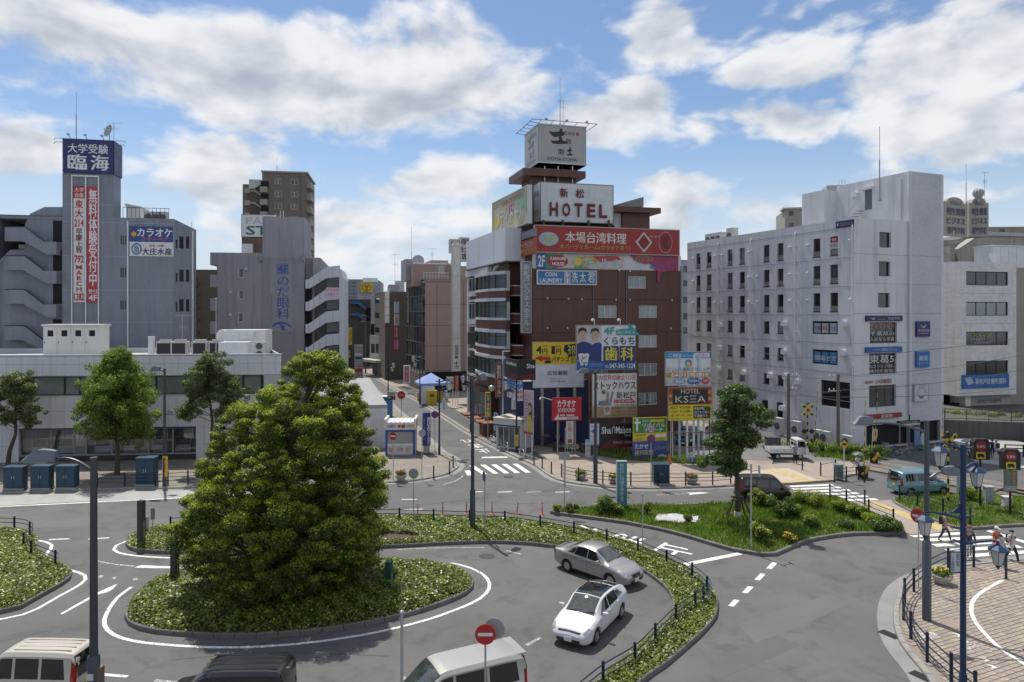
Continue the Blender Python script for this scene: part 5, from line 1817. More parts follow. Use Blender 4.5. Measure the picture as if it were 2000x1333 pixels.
def dec_(t,items,w,h,y0=0,flip=False):
 for k,it in enumerate(items):
  y=y0-.006-.004*k
  kind=it[0]
  if kind=='r':
   _,u0,v0,u1,v1,col=it
   MB().box(u0*w,y,(1-v1)*h,u1*w,y+.003,(1-v0)*h).bd('colour_field',pt_(col),t)
  elif kind=='p':
   MB().xz([(u*w,(1-v)*h)for u,v in it[1]],y,y+.003).bd(it[3]if len(it)>3 else 'printed_shape',pt_(it[2]),t)
  elif kind=='e':
   _,cu,cv,ru,rv,col=it
   MB().xz([(cu*w+ru*w*cos(q*pi/10),(1-cv)*h+rv*h*sin(q*pi/10))for q in range(20)],y,y+.003).bd('printed_shape',pt_(col),t)
  elif kind=='o':
   _,cu,cv,ru,rv,col,tk=it
   n=24
   vs=[]
   for f in(1.,1-tk):
    vs+=[(cu*w+ru*f*w*cos(q*2*pi/n),y,(1-cv)*h+rv*f*h*sin(q*2*pi/n))for q in range(n)]
   MB().add(vs,[(q,(q+1)%n,n+(q+1)%n,n+q)for q in range(n)]).bd('printed_ring',pt_(col),t)
  elif kind in 'tv':
   txt,u0,v0,u1,v1,col=it[1:7]
   bold=it[7]if len(it)>7 else .014
   lt_(t,txt,u0*w,(1-v1)*h,u1*w,(1-v0)*h,y,pt_(col),bold,kind=='v')
def legs(t,xs,h,z0,m,r=.09,n=8,y=.25,name='post'):
 for x in xs:
  MB().tb([(x,y,z0),(x,y,h)],r,n).bd(name,m,t)
s_,w_,h_=sign('rooftop_sign','dark blue rooftop sign with big white characters on the left tower',fcT,(122,272.5,221,338),[('t','大学受験',.1,.14,.9,.42,WHT,.02),('t','臨',.1,.46,.48,.92,WHT,.03),('t','海',.55,.46,.92,.92,WHT,.03),('r',.02,.62,.03,.9,(.1,.15,.4))],NAV,-.3,3.,'rooftop sign')
MB().box(w_+.01,.15,0,w_+.08,2.85,h_).bd('side_face',pt_((.06,.075,.17)),s_)
for k_,(tx,a_,b_)in enumerate((('大学受験',.55,.85),('臨海',.1,.5))):
 lt_(s_,tx,0,0,1,1,0,pt_((.16,.18,.28)),.02).matrix_local=Mx.Translation((w_+.1,.3,h_*a_))@Mx.Rotation(pi/2,4,'Z')@Mx.Diagonal((2.3,1,h_*(b_-a_),1))
for k_ in range(3):
 MB().tb([(w_*(.15+.33*k_),.1,h_),(w_*(.15+.33*k_),-.5,h_+.35)],.04,6).box(w_*(.15+.33*k_)-.15,-.65,h_+.28,w_*(.15+.33*k_)+.15,-.45,h_+.42).bd('flood_lamp',MSG,s_)
for sg in(-1,1):
 for zz in(.1,-.35):
  x_=-.05 if sg<0 else w_+.1
  MB().tb([(x_,.5,h_+zz),(x_+sg*.9,.5,h_+zz),(x_+sg*1.,.5,h_+zz-.2)],.04,6).bd('lamp_arm',MSG,s_)
sign('hanging_banner','white banner with red characters and numbers, left of the pair on the tower',fcT,(143.5,364,165.5,591),[('r',0,0,1,.105,RED),('t','大学',.08,.012,.92,.05,WHT),('t','合格',.08,.057,.92,.098,WHT),('t','東',.15,.12,.85,.19,RED,.025),('t','大',.12,.2,.88,.27,RED,.025),('t','214',.08,.285,.92,.35,RED,.03),('v','早慶上智',.2,.365,.8,.575,MAR,.02),('t','792',.08,.595,.92,.66,RED,.03),('v','MARCH',.22,.68,.78,.905,RED,.03),('t','1282',.05,.92,.95,.985,RED,.03)],(.62,.6,.6),-.18,.03,'banner')
sign('hanging_banner','red banner with large white vertical characters, right of the pair on the tower',fcT,(170.5,365,192.5,591),[('v','無料体験受付中',.12,.02,.88,.86,WHT,.03),('t','受付',.1,.885,.9,.925,WHT),('t','4F',.12,.935,.88,.985,WHT,.02)],(.42,.03,.05),-.18,.03,'banner')
sign('wall_sign','blue and white karaoke and fish restaurant sign on the blue grey wall',fcT,(253,443,338.5,501),[('r',0,0,1,.52,(.035,.06,.2)),('p',[(.03,.26),(.1,.14),(.1,.2),(.15,.2),(.15,.32),(.1,.32),(.1,.38)],(.6,.35,.03)),('t','カラオケ',.17,.06,.98,.34,WHT,.02),('t','シティベア',.28,.36,.88,.49,(.55,.12,.2)),('t','鮮魚・貝類',.45,.6,.78,.68,RED),('o',.16,.76,.12,.2,(.1,.15,.33),.25),('t','魚',.09,.64,.23,.9,(.1,.15,.33)),('t','大庄水産',.28,.72,.97,.96,BLK,.02)],(.6,.62,.64),-.2,.15)
B4=(.045,.085,.3)
sign('wall_lettering','faded blue vertical eye clinic lettering on the grey tower',fcC,(527,512,571,655),[('r',.3,.02,.84,.17,(.14,.16,.28)),('t','4F',.36,.04,.8,.15,B4,.02),('v','のだ眼科',.3,.2,.88,.78,B4,.012),('v','コンタクトレンズ',.03,.44,.13,.84,B4,0),('p',[(.1,.87),(.25,.83),(.5,.81),(.75,.83),(.98,.88),(.96,.9),(.75,.86),(.5,.845),(.25,.86),(.12,.9)],B4),('p',[(.45,.855),(.6,.86),(.66,.88),(.62,.91),(.7,.915),(.68,.93),(.55,.935),(.48,.9)],B4),('t','047-346-2700',.02,.955,.98,.99,(.1,.11,.17),0)],(.255,.26,.275),-.2,.03,'lettering')
sign('stair_poster','small pink and white banner on the upper landing of the white stair',fcC,(637,562,663,580),[('t','月々8,980円',.06,.12,.94,.45,(.45,.1,.3)),('t','980円',.1,.55,.9,.9,(.5,.08,.3))],(.55,.5,.53),-.3,.03,'banner')
fcPA=Fac.at(470,112,6)
s_,w_,h_=sign('rooftop_sign','white rooftop board with grey and dark green serif capitals cut off by the tower',fcPA,(472,420,540,463),[('t','PA',.13,.12,.58,.42,(.38,.38,.38),0),('t','ST',.13,.5,.76,.92,(.02,.1,.075),.02)],(.62,.63,.63),0,.5,'rooftop sign',(MBZ,.06))
fcF=Fac.at(697,194.2,8)
sign('round_sign','yellow square sign with round noodle bowl emblem on the far pale block',fcF,(705,553,728,571),[('o',.48,.5,.4,.46,BLK,.12),('r',.3,.3,.68,.42,BLK),('p',[(.36,.5),(.62,.5),(.6,.6),(.38,.6)],BLK),('r',.36,.68,.62,.82,(.3,.05,.02))],(.6,.42,.02),-.1,.1)
fcV=Fac.at(672,150,20)
sign('vertical_sign','tall yellow vertical sign with red characters down the far left of the street',fcV,(679,640,687.5,674),[('v','中華料理',.55,.1,.9,.8,BLK,0),('v','十千五香',.12,.25,.6,.95,RED,0)],(.6,.47,.02),0,.3)
sign('vertical_sign','orange yellow vertical sign just behind the tall yellow one',fcV,(672,634,678,668),[('v','でんわ',.1,.1,.9,.9,RED)],(.5,.32,.04),.8,.3)
sign('vertical_sign','black vertical sign with gold characters left of the grey pylon',fcV,(678.5,676,686,706),[('v','本陣',.15,.25,.85,.8,YEL)],BLK,-.2,.3)
s_,w_,h_=sign('tenant_pylon','tall grey pylon with stacked coloured name boards beside the street',Fac.at(692,128,12),(692,674,709,727),[('t','TOUCH JAM',.1,.09,.9,.14,BLK,0),('t','ひのき歯科',.1,.2,.9,.26,BLU,0),('r',.08,.3,.92,.4,(.45,.45,.5)),('r',.08,.44,.92,.52,NAV),('r',.08,.54,.92,.64,TEA),('t','My Study',.12,.56,.88,.62,WHT,0),('t','くらぶ',.1,.68,.9,.75,BLK,0),('r',.08,.79,.92,1.,(.25,.03,.05)),('t','養老乃瀧',.12,.81,.88,.87,WHT,0)],(.3,.29,.27),0,.5,'pylon')
MB().box(0,0,-6.3,w_,.5,0).bd('pylon_base',mat('pylon_grey',(.24,.235,.22),.8),s_)
for i_,(x0,y0,x1,y1,bg_,tx_,lb)in enumerate(((751.5,645,760,708,(.5,.5,.48),'','vertical sign of green, white and red name boards on the taupe corner'),(771,590,779.5,612,(.42,.48,.54),'','blank pale blue vertical sign at left edge of the glass office'),(771,614,779.5,636,(.5,.48,.42),'千葉銀行','cream vertical sign with black characters at the glass office'),(771,638,778,660,(.4,.03,.05),'みずほ台','red vertical sign below the cream one at the glass office'),(771,665,779,683,(.42,.06,.22),'サンジュ','pink vertical sign below the red one at the glass office'))):
 fv=Fac.at(771,125,18)if i_ else Fac.at(751.5,138,15)
 its=[('v',tx_,.2,.08,.8,.92,WHT if i_>2 else BLK,0)]if tx_ else[]
 if i_==0:
  its=[('r',0,0,1,.06,GRN),('r',.1,.12,.9,.28,(.3,.28,.4)),('r',0,.46,1,.63,(.45,.1,.08)),('r',0,.64,1,.82,GRN),('r',0,.83,1,1,(.4,.55,.65)),('v','歯科',.25,.66,.75,.8,WHT,0)]
 sign('vertical_sign',lb,fv,(x0,y0,x1,y1),its,bg_,-.8,.7)
fcL=Fac.at(884,100,17)
s_,w_,h_=sign('light_column','tall white light column with rounded top and izakaya lettering at its foot',fcL,(884,482,899,725),[('v','居酒家',.25,.79,.75,.875,BLK,0),('r',.3,.88,.7,.9,RED),('t','土',.2,.92,.8,.965,BLK,.03),('r',.25,.975,.75,.98,BLK)],(.6,.6,.57),0,.55,'light column',(M_ALU,.07))
MB().xz([(w_/2+(w_/2+.07)*cos(k*pi/10),h_+.07+.6*sin(k*pi/10))for k in range(11)],-.03,.56).bd('rounded_top',pt_((.6,.6,.57)),s_)
for v_ in(.24,.5,.74):
 MB().box(-.03,-.03,h_*(1-v_),w_+.03,-.004,h_*(1-v_)+.06).bd('joint_bar',M_ALU,s_)
fcM=Fac.at(880,112,18)
s_,w_,h_=sign('rooftop_sign','white rooftop block with heavy black characters behind the light column',fcM,(899,464,917,511),[('t','明',.12,.06,.88,.33,BLK,.03),('t','ビ',.12,.38,.88,.62,BLK,.03),('t','専',.12,.67,.88,.95,BLK,.03)],(.52,.52,.5),0,1.5,'rooftop sign')
MB().box(-1.6,.4,h_*.35,0,1.5,h_*.92).bd('rear_face',pt_((.46,.46,.44)),s_)
lt_(s_,'明生',-1.45,h_*.48,-.15,h_*.8,.39,pt_(BLK),.02)
flH=Fac(tuple((HC+SD*5.5)[:2]),degrees(atan2(-SD.y,-SD.x)))
D3=3.4
a_,c_,b_,d_=fcH.rect(1052,244.5,1145,321,D3)
o_=fcH.O+fcH.d*a_+fcH.i*D3
cube=th_('rooftop_sign','square grey sign box with black brush characters on top of the hotel','rooftop sign',(o_.x,o_.y,c_),fcH.a)
w_,h_=b_-a_,d_-c_
MB().box(0,0,0,w_,5.2,h_).bd('casing',mat('sign_silver',(.36,.365,.37),.6,lines=(.16,.9),var=.06),cube)
for z in(0,h_-.12):
 MB().box(-.05,-.05,z,w_+.05,5.25,z+.13).bd('edge_trim',M_ALU,cube)
DOMA=[('p',[(.21,.18),(.3,.2),(.43,.17),(.44,.1),(.49,.1),(.5,.17),(.56,.2),(.52,.27),(.47,.29),(.5,.4),(.62,.42),(.6,.47),(.4,.5),(.3,.49),(.24,.42),(.33,.42),(.42,.4),(.42,.3),(.33,.33),(.25,.26)],BLK,'brush_mark'),('p',[(.58,.63),(.63,.62),(.64,.56),(.67,.56),(.675,.62),(.71,.63),(.675,.66),(.67,.72),(.71,.74),(.7,.77),(.6,.77),(.57,.74),(.64,.73),(.64,.67),(.6,.67)],BLK,'brush_mark'),('t','居酒家',.53,.15,.76,.25,(.09,.09,.09),0),('r',.78,.16,.84,.25,(.35,.04,.04)),('t','間',.57,.35,.68,.48,(.08,.08,.08)),('t','間',.41,.62,.52,.76,(.05,.05,.05)),('t','DOMA·DOMA',.18,.83,.8,.92,(.03,.03,.03),0)]
dec_(cube,DOMA,w_,h_)
lf=ob('side_panel',MB().box(0,0,.13,5.1,.02,h_-.14).mesh('side_panel',mat('sign_silver')),cube,(-.03,5.15,0),-pi/2)
DG=[(k[0],k[1],(.16,.17,.175),*k[3:])if k[0]=='p' else((*k[:6],(.17,.18,.19),*k[7:])if k[0]=='t' else(*k[:5],(.32,.2,.2)))for k in DOMA]
dec_(lf,DG,5.1,h_)
mb=MB()
for(x0,y0,x1,y1)in((-1,-1,w_+.9,-1),(-1,-1,-1,5.6),(w_+.9,-1,w_+.9,5.6)):
 mb.tb([(x0,y0,h_+.1),(x1,y1,h_+.1)],.035,5)
for k in range(5):
 x=w_*k/4
 mb.tb([(x,0,h_),(x,-1.,h_+.1)],.03,5)
 mb.tb([(0,5.2*k/4,h_),(-1.,5.2*k/4,h_+.1)],.03,5)
mb.bd('lamp_rail',MBZ,cube)
for k in range(3):
 MB().cb((w_*(.1+.42*k),-1.,h_+.22),(.28,.2,.2)).bd('flood_lamp',MSG,cube)
for k in range(6):
 MB().tb([(w_*(.1+.16*k),1.2,0),(w_*(.12+.15*k),1.6,-1.3)],.05,5).bd('strut',MBZ,cube)
D2=1.2
MRN=(.15,.018,.018)
s_,w_,h_=sign('rooftop_sign','white rooftop sign with big rusty red HOTEL capitals',fcH,(1056.5,360,1197,434),[],(.55,.57,.6),D2,2.4,'rooftop sign',(mat('rust_frame',(.2,.17,.14),.8),.08))
for k,(ch,u0,u1)in enumerate((('H',.115,.225),('O',.285,.395),('T',.455,.565),('E',.63,.745),('L',.8,.91))):
 me_=lt_(s_,ch,u0*w_,h_*.14,u1*w_,h_*.49,-.18,pt_(MRN,.6),.05,name='channel_letter')
 me_2=lt_(s_,ch,u0*w_+.03,h_*.13,u1*w_+.03,h_*.48,-.05,pt_((.05,.01,.01)),.05,name='letter_return')
for ch,u0,u1 in(('新',.25,.37),('松',.47,.59)):
 lt_(s_,ch,u0*w_,h_*.63,u1*w_,h_*.87,-.12,pt_(MRN,.6),.03,name='channel_letter')
lf=ob('side_panel',MB().box(0,0,0,2.3,.02,h_).mesh('side_panel',pt_((.5,.52,.55))),s_,(-.09,2.35,0),-pi/2)
dec_(lf,[('t','新松',.15,.18,.9,.34,MRN,.02),('t','ホテル',.05,.66,.95,.84,(.2,.2,.2),.02)],2.3,h_)
flK=Fac(tuple((HC+SD*8.6+Ve((-.9,0,0)))[:2]),degrees(atan2(-SD.y,-SD.x)))
a_=flK.s(962.5)
b_=flK.s(1031)
c_,d_=flK.z(1031,434.5),flK.z(1031,363.5)
o_=flK.O+flK.d*a_
kb=th_('rooftop_sign','faded pink and yellow karaoke board with raised silver letters facing the street','rooftop sign',(o_.x,o_.y,c_),flK.a)
w_,h_=b_-a_,d_-c_
MB().box(0,0,0,w_,.4,h_).bd('panel',mat('faded_board',(.4,.36,.24),.6,var=.4,scale=1.),kb)
mb=MB()
for(x0,z0,x1,z1)in((-.12,-.12,w_+.12,0),(-.12,h_,w_+.12,h_+.12),(-.12,0,0,h_),(w_,0,w_+.12,h_)):
 mb.box(x0,-.06,z0,x1,.42,z1)
mb.bd('frame',M_ALU,kb)
dec_(kb,[('p',[(.02,.5),(.2,.35),(.3,.7),(.05,.95)],(.45,.4,.12)),('p',[(.7,.25),(.95,.15),(.97,.6),(.85,.7)],(.2,.38,.2)),('p',[(.5,.3),(.62,.3),(.62,.5),(.5,.5)],(.35,.05,.1)),('t','KARAOKEHOUSE',.3,.08,.9,.24,(.3,.1,.15),0),('e',.16,.6,.1,.18,(.55,.42,.05)),('t','プティドール',.1,.3,.92,.85,(.52,.53,.55),.05)],w_,h_)
mb=MB()
for k in range(3):
 mb.tb([(w_*(.2+.3*k),.4,h_*.2),(w_*(.2+.3*k),2.,-1.2)],.05,5)
mb.bd('strut',MBZ,kb)
M_REDS=(.3,.022,.022)
s_,w_,h_=sign('fascia_sign','long red fascia with white Taiwanese restaurant characters along the hotel roof',fcH,(1045,446,1326,495),[('e',.09,.5,.065,.27,(.3,.42,.5)),('t','1F',.065,.33,.13,.68,(.5,.38,.05),.02),('t','本場台湾料理',.2,.18,.62,.62,(.62,.6,.55),.02),('t','大パーティルーム(カラオケあり)',.16,.68,.65,.9,(.42,.32,.03),.015),('p',[(.685,.52),(.745,.1),(.805,.52),(.745,.94)],(.5,.49,.47)),('p',[(.7,.52),(.745,.2),(.79,.52),(.745,.84)],M_REDS),('t','台',.715,.33,.775,.7,(.12,.015,.015),.02),('t','たいよう',.785,.22,.855,.32,(.55,.5,.45)),('o',.9,.5,.05,.44,(.45,.35,.32),.06),('t','葉',.87,.22,.93,.78,(.13,.02,.02),.02)],M_REDS,-.35,.3,'fascia sign',(mat('fascia_trim',(.35,.33,.31),.7),.1))
flR=Fac(tuple((HC+SD*3.2+Ve((-.3,0,0)))[:2]),degrees(atan2(-SD.y,-SD.x)))
s_,w_,h_=sign('fascia_sign','weathered orange red fascia panel round the corner of the hotel',flR,(1008,470,1044,500),[('t','ソナーガルワン',.1,.15,.95,.5,(.5,.46,.4)),('t','1F',.12,.58,.45,.85,(.45,.35,.1)),('t','どうぞ',.5,.58,.95,.9,(.45,.35,.1))],(.36,.07,.03),-.2,.25,'fascia sign')
sign('fascia_sign','dull grey blue panel above the orange red corner fascia',flR,(1008,452,1044,467),[('t','KARAOKE HOUSE',.06,.2,.96,.8,(.36,.35,.33))],(.16,.18,.22),-.2,.25,'fascia sign')
s_,w_,h_=sign('torn_banner','torn colourful karaoke house banner under the red hotel fascia',fcH,(1048,497.5,1222,526),[('r',0,0,.1,1,(.05,.1,.3)),('t','2F',.015,.12,.09,.88,WHT,.02),('p',[(.1,.02),(.3,.02),(.22,.98),(.1,.98)],(.06,.2,.14)),('p',[(.44,.15),(.8,.04),(.7,.5),(.5,.9)],(.42,.3,.08)),('p',[(.62,.1),(.9,.02),(.95,.3),(.7,.5)],(.4,.05,.06)),('p',[(.45,.65),(.6,.95),(.4,.95)],(.08,.3,.14)),('e',.23,.5,.115,.42,(.32,.03,.05)),('t','KARAOKE',.15,.2,.32,.42,WHT,.02),('t','HOUSE',.17,.55,.3,.8,WHT,.02),('e',.45,.5,.045,.3,(.55,.45,.1)),('t','プティドール',.5,.2,.92,.92,(.3,.55,.62),.03)],(.48,.42,.4),-.12,.03,'banner',rag=[(0,0),(1,0),(.97,.2),(.99,.4),(.95,.55),(.965,.85),(.93,.75),(.935,1.15),(.9,.98),(.5,.96),(0,.98)])
s_,w_,h_=sign('torn_banner','torn crimson banner strip at right end below the hotel fascia',fcH,(1232,497.5,1325,529),[('t','パソコン',.1,.08,.48,.45,(.15,.32,.1),.02),('t','TOP10',.52,.1,.97,.45,(.16,.05,.16)),('t','歌える',.4,.55,.75,.9,(.08,.1,.35)),('t','!!',.84,.55,.96,.92,(.1,.05,.2))],(.34,.035,.1),-.12,.03,'banner',rag=[(0,.1),(.06,.3),(.12,.45),(.3,.6),(.42,.55),(.5,.68),(.5,.95),(.56,1.),(.55,1.55),(.6,1.75),(.62,1.1),(.8,1.),(1,1.),(1,0),(0,0)])
sign('wall_sign','blue and white coin laundry sign on the hotel wall',fcH,(1049,529,1165,556),[('r',.015,.06,.455,.94,(.03,.15,.36)),('t','COIN',.13,.14,.33,.45,WHT,.02),('t','LAUNDRY',.045,.56,.42,.87,WHT,.02),('r',.47,.06,.54,.94,(.28,.2,.33)),('t','B',.485,.12,.525,.46,WHT,.02),('t','1',.49,.54,.52,.9,WHT,.02),('r',.555,.06,.985,.94,(.03,.15,.36)),('t','洗',.57,.1,.68,.85,(.62,.62,.5),.02),('t','太',.71,.1,.82,.85,(.62,.62,.5),.02),('t','君',.85,.1,.97,.85,(.62,.62,.5),.02)],(.56,.58,.6),-.25,.18,'sign',(M_ALU,.05))
fcVs=Fac(tuple((HC+Ve((-1.2,-.6,0)))[:2]),16)
s_,w_,h_=sign('projecting_sign','long grey vertical hotel sign with pale characters at the hotel corner',fcVs,(1020,512,1037,650),[('v','新松戸ビジネスホテル',.14,.03,.86,.9,(.5,.51,.52),.01),('e',.5,.95,.08,.012,(.45,.45,.45))],(.17,.175,.185),0,.5,'projecting sign',(M_ALU,.05))
for z_ in(h_*.1,h_*.5,h_*.9):
 MB().tb([(w_,.25,z_),(w_+.6,.6,z_)],.05,6).bd('bracket',MSG,s_)
s_,w_,h_=sign('projecting_sign','maroon vertical hotel sign on a post above the street pavement',Fac.at(968,68,14),(968.5,710,981,778),[('v','新松戸ホテル',.15,.05,.85,.88,(.6,.58,.55),.012),('t','343-1511',.12,.91,.88,.95,(.5,.48,.45))],(.13,.028,.022),0,.4,'projecting sign')
MB().tb([(w_+.1,.2,-2.2),(w_+.1,.2,h_+1.2)],.06,8).tb([(w_+.1,.2,h_+1.15),(w_+.9,.5,h_+1.15)],.05,6).bd('post',MSW,s_)
MB().tb([(w_+.1,.2,-5.4),(w_+.1,.2,-2.2)],.07,8).bd('post',MSG,s_)
fcN=Fac.at(1008,67.2,15.8)
nb=Bld('navy_shop','navy blue walled shop with black sign band in front of the hotel','shop',fcN.O)
nb.wall(fcN,0,fcN.s(1150),0,fcN.z(1040,745),mat('navy_wall',(.014,.022,.075),.6,var=.2,scale=2),[])
SDN=Fac(tuple((fcN.O+SD*5.5)[:2]),degrees(atan2(-SD.y,-SD.x)))
nb.wall(SDN,0,5.5,0,SDN.z(1000,745),mat('navy_wall'),[(1.,.2,4.2,2.6)],.3,name='side_wall')
nb.window(SDN,(1.,.2,4.2,2.6),.3,3,1,MSW,GL[2],name='shop_window')
mb=nb.mb(fcN)
zN=fcN.z(1040,745)
mb.box(.02,.02,zN-.3,fcN.s(1150),4.5,zN)
mb.bd('roof',MCO,nb.root)
SHM=[('t','Sha',.06,.12,.34,.42,WHT,.012),('p',[(.37,.4),(.37,.18),(.42,.1),(.47,.18),(.47,.4),(.45,.4),(.45,.2),(.42,.15),(.39,.2),(.39,.4)],(.5,.5,.5)),('t','Maison',.49,.12,.94,.42,WHT,.012),('t','Shop',.74,.46,.93,.56,WHT,0),('p',[(0,1),(.3,.66),(1,.7),(1,1)],(.11,.012,.014)),('t','有限会社川津農業',.4,.75,.95,.84,(.5,.5,.5),0)]
sign('shop_fascia','black rental shop fascia facing camera on the navy shop',fcN,(1011,703,1046,743),[('t','Sha',.5,.2,.95,.42,WHT,.012),('p',[(0,.8),(1,.66),(1,1),(0,1)],(.11,.012,.014))],BLK,-.2,.25,'fascia sign')
sign('shop_fascia','black rental shop fascia on the street side of the navy shop',SDN,(987,702,1010,740),[('t','Sha',.08,.12,.42,.3,WHT,.01),('t','Maison',.46,.12,.96,.3,WHT,.01),('p',[(.3,1),(.5,.72),(1,.72),(1,1)],(.11,.012,.014))],BLK,-.2,.25,'fascia sign')
sign('wall_poster','bright blue and white rental poster on the street side of the navy shop',SDN,(990,737,1006,778),[('p',[(0,0),(1,0),(1,.4),(0,.55)],(.04,.2,.55)),('t','マンション',.06,.08,.95,.25,WHT,.02),('t','0120',.1,.6,.9,.72,(.45,.05,.05),.01),('t','アパート',.1,.32,.8,.42,WHT,.01)],(.55,.56,.6),-.08,.06,'poster')
sign('wall_poster','narrow blue and white poster right beside the larger blue one',fcN,(1009,737,1021,784),[('r',0,0,1,.45,(.04,.2,.55)),('t','部屋',.1,.1,.9,.3,WHT,.01),('t','無料',.1,.55,.9,.7,(.45,.05,.05)),('t','4.8!',.1,.76,.9,.9,(.45,.05,.05),.01)],(.55,.56,.6),-.08,.06,'poster')
M_POLE=mat('hoarding_post',(.34,.32,.28),.6,.3,var=.25,scale=.6,streak=.3)
M_RUST=mat('rusty_post',(.17,.085,.045),.85,.2,var=.5,scale=.5,fine=.2)
M_FRM=mat('hoarding_frame',(.25,.24,.22),.6,.3)
f1=Fac.at(1041,67.5,10)
s_,w_,h_=sign('hoarding','yellow and white pachinko hoarding on three posts before the hotel',f1,(1041,669,1140,757),[('r',0,0,1,.49,YEL),('p',[(.62,.06),(.95,.02),(1,.3),(.9,.34),(.8,.3),(.7,.34),(.66,.24),(.6,.2)],BLK),('t','4',.06,.07,.17,.25,BLK,.03),('t','円',.18,.14,.28,.26,BLK,.03),('t','1',.36,.08,.43,.26,BLK,.04),('t','円',.45,.14,.55,.27,BLK,.03),('t','パチンコ',.18,.06,.28,.11,BLK),('t','パチンコ',.45,.07,.55,.12,BLK),('t','20',.68,.07,.83,.19,(.55,.55,.12),.03),('t','スロット',.68,.2,.98,.28,(.55,.55,.12),.02),('p',[(.03,.345),(.18,.28),(.18,.32),(.34,.32),(.34,.385),(.18,.385),(.18,.42)],RED),('t','すぐそこ',.22,.275,.33,.305,RED),('t','パチンコ',.37,.32,.7,.43,BLK,.02),('t','松の木',.74,.3,.99,.46,(.2,.18,.04),.01),('e',.29,.43,.07,.035,BLK),('t','広告募集',.28,.63,.68,.73,(.06,.06,.07),.02),('t','株三プシュカルアート',.34,.79,.62,.82,(.07,.07,.08),0),('t','0120-318-554',.33,.85,.63,.885,(.07,.07,.08),0)],(.55,.58,.64),0,.2,'hoarding',(M_FRM,.05))
legs(s_,[w_*.19,w_*.5,w_*.83],.2,-f1 .z(1090,757)-0,M_POLE,.16)
for k in(.19,.5,.83):
 MB().tb([(w_*k+.1,.35,-.2),(w_*k+1.,1.8,-5.4)],.07,6).bd('brace',M_POLE,s_)
 MB().tb([(w_*k,.1,-.2),(w_*k-.3,-.6,-.2),(w_*k-.3,-.6,-.05)],.03,5).bd('lamp_arm',MSW,s_)
f2=Fac.at(1126,64.5,10)
DN=(.02,.035,.16)
s_,w_,h_=sign('hoarding','dental clinic hoarding with two people in navy and teal arrow',f2,(1126.5,636,1241,722.5),[('r',0,0,.42,.8,(.42,.4,.36)),('r',.12,.1,.42,.6,(.46,.47,.48)),('r',0,.8,1,1,(.02,.1,.3)),('p',[(0,.84),(.2,.76),(.5,.82),(.75,.78),(1,.62),(1,.85),(0,.85)],(.03,.09,.28)),('p',[(0,.42),(.06,.37),(.15,.36),(.25,.42),(.28,.6),(.26,.78),(0,.78)],DN,'navy_tunic'),('p',[(.24,.45),(.3,.4),(.38,.38),(.42,.42),(.42,.82),(.26,.8)],DN,'navy_tunic'),('e',.1,.22,.06,.13,SKN),('e',.31,.24,.06,.13,(.45,.3,.24)),('p',[(.02,.2),(.03,.08),(.1,.04),(.16,.08),(.175,.2),(.155,.14),(.1,.11),(.05,.14)],BLK,'hair'),('p',[(.23,.2),(.24,.09),(.31,.05),(.37,.09),(.385,.2),(.36,.14),(.31,.12),(.26,.14)],BLK,'hair'),('p',[(.02,.64),(.08,.62),(.12,.64),(.18,.62),(.21,.66),(.19,.78),(.17,.9),(.14,.9),(.12,.82),(.1,.9),(.07,.9),(.04,.78)],(.6,.61,.63),'tooth_emblem'),('t','と',.07,.67,.17,.84,NAV,0),('t','4F',.46,.04,.64,.21,TEA,.03),('p',[(.67,.1),(.88,.07),(.88,-.06),(1.08,.22),(.67,.22)],TEA,'arrow'),('t','向いのビル',.69,.12,.99,.19,WHT,.01),('t','くらもち',.46,.26,.98,.44,(.02,.02,.08),.012),('r',.45,.47,.71,.82,(.02,.03,.14)),('r',.725,.47,1.,.82,(.02,.03,.14)),('t','歯',.47,.49,.69,.8,(.6,.55,.03),.025),('t','科',.74,.49,.97,.8,(.6,.55,.03),.025),('t','KURAMOCHI',.21,.855,.43,.885,(.35,.42,.55),0),('t','DENTAL CLINIC',.21,.9,.43,.92,(.35,.42,.55),0),('t','TEL',.47,.9,.54,.96,WHT,0),('t','047-343-1224',.55,.86,.99,.97,WHT,.015)],(.58,.6,.63),0,.25,'hoarding',(M_FRM,.04))
legs(s_,[w_*.24,w_*.77],h_*.9,-f2 .z(1180,722.5),M_RUST,.13,y=.4)
legs(s_,[w_*.35,w_*.84],h_*.6,-f2 .z(1180,722.5),M_POLE,.08,y=.55)
for u in(.27,.71):
 MB().tb([(u*w_+.2,.1,h_),(u*w_+.2,.1,h_+.55),(u*w_-.1,-.3,h_+.65)],.03,6).ball((u*w_-.12,-.33,h_+.5),.14).bd('flood_lamp',MSW,s_)
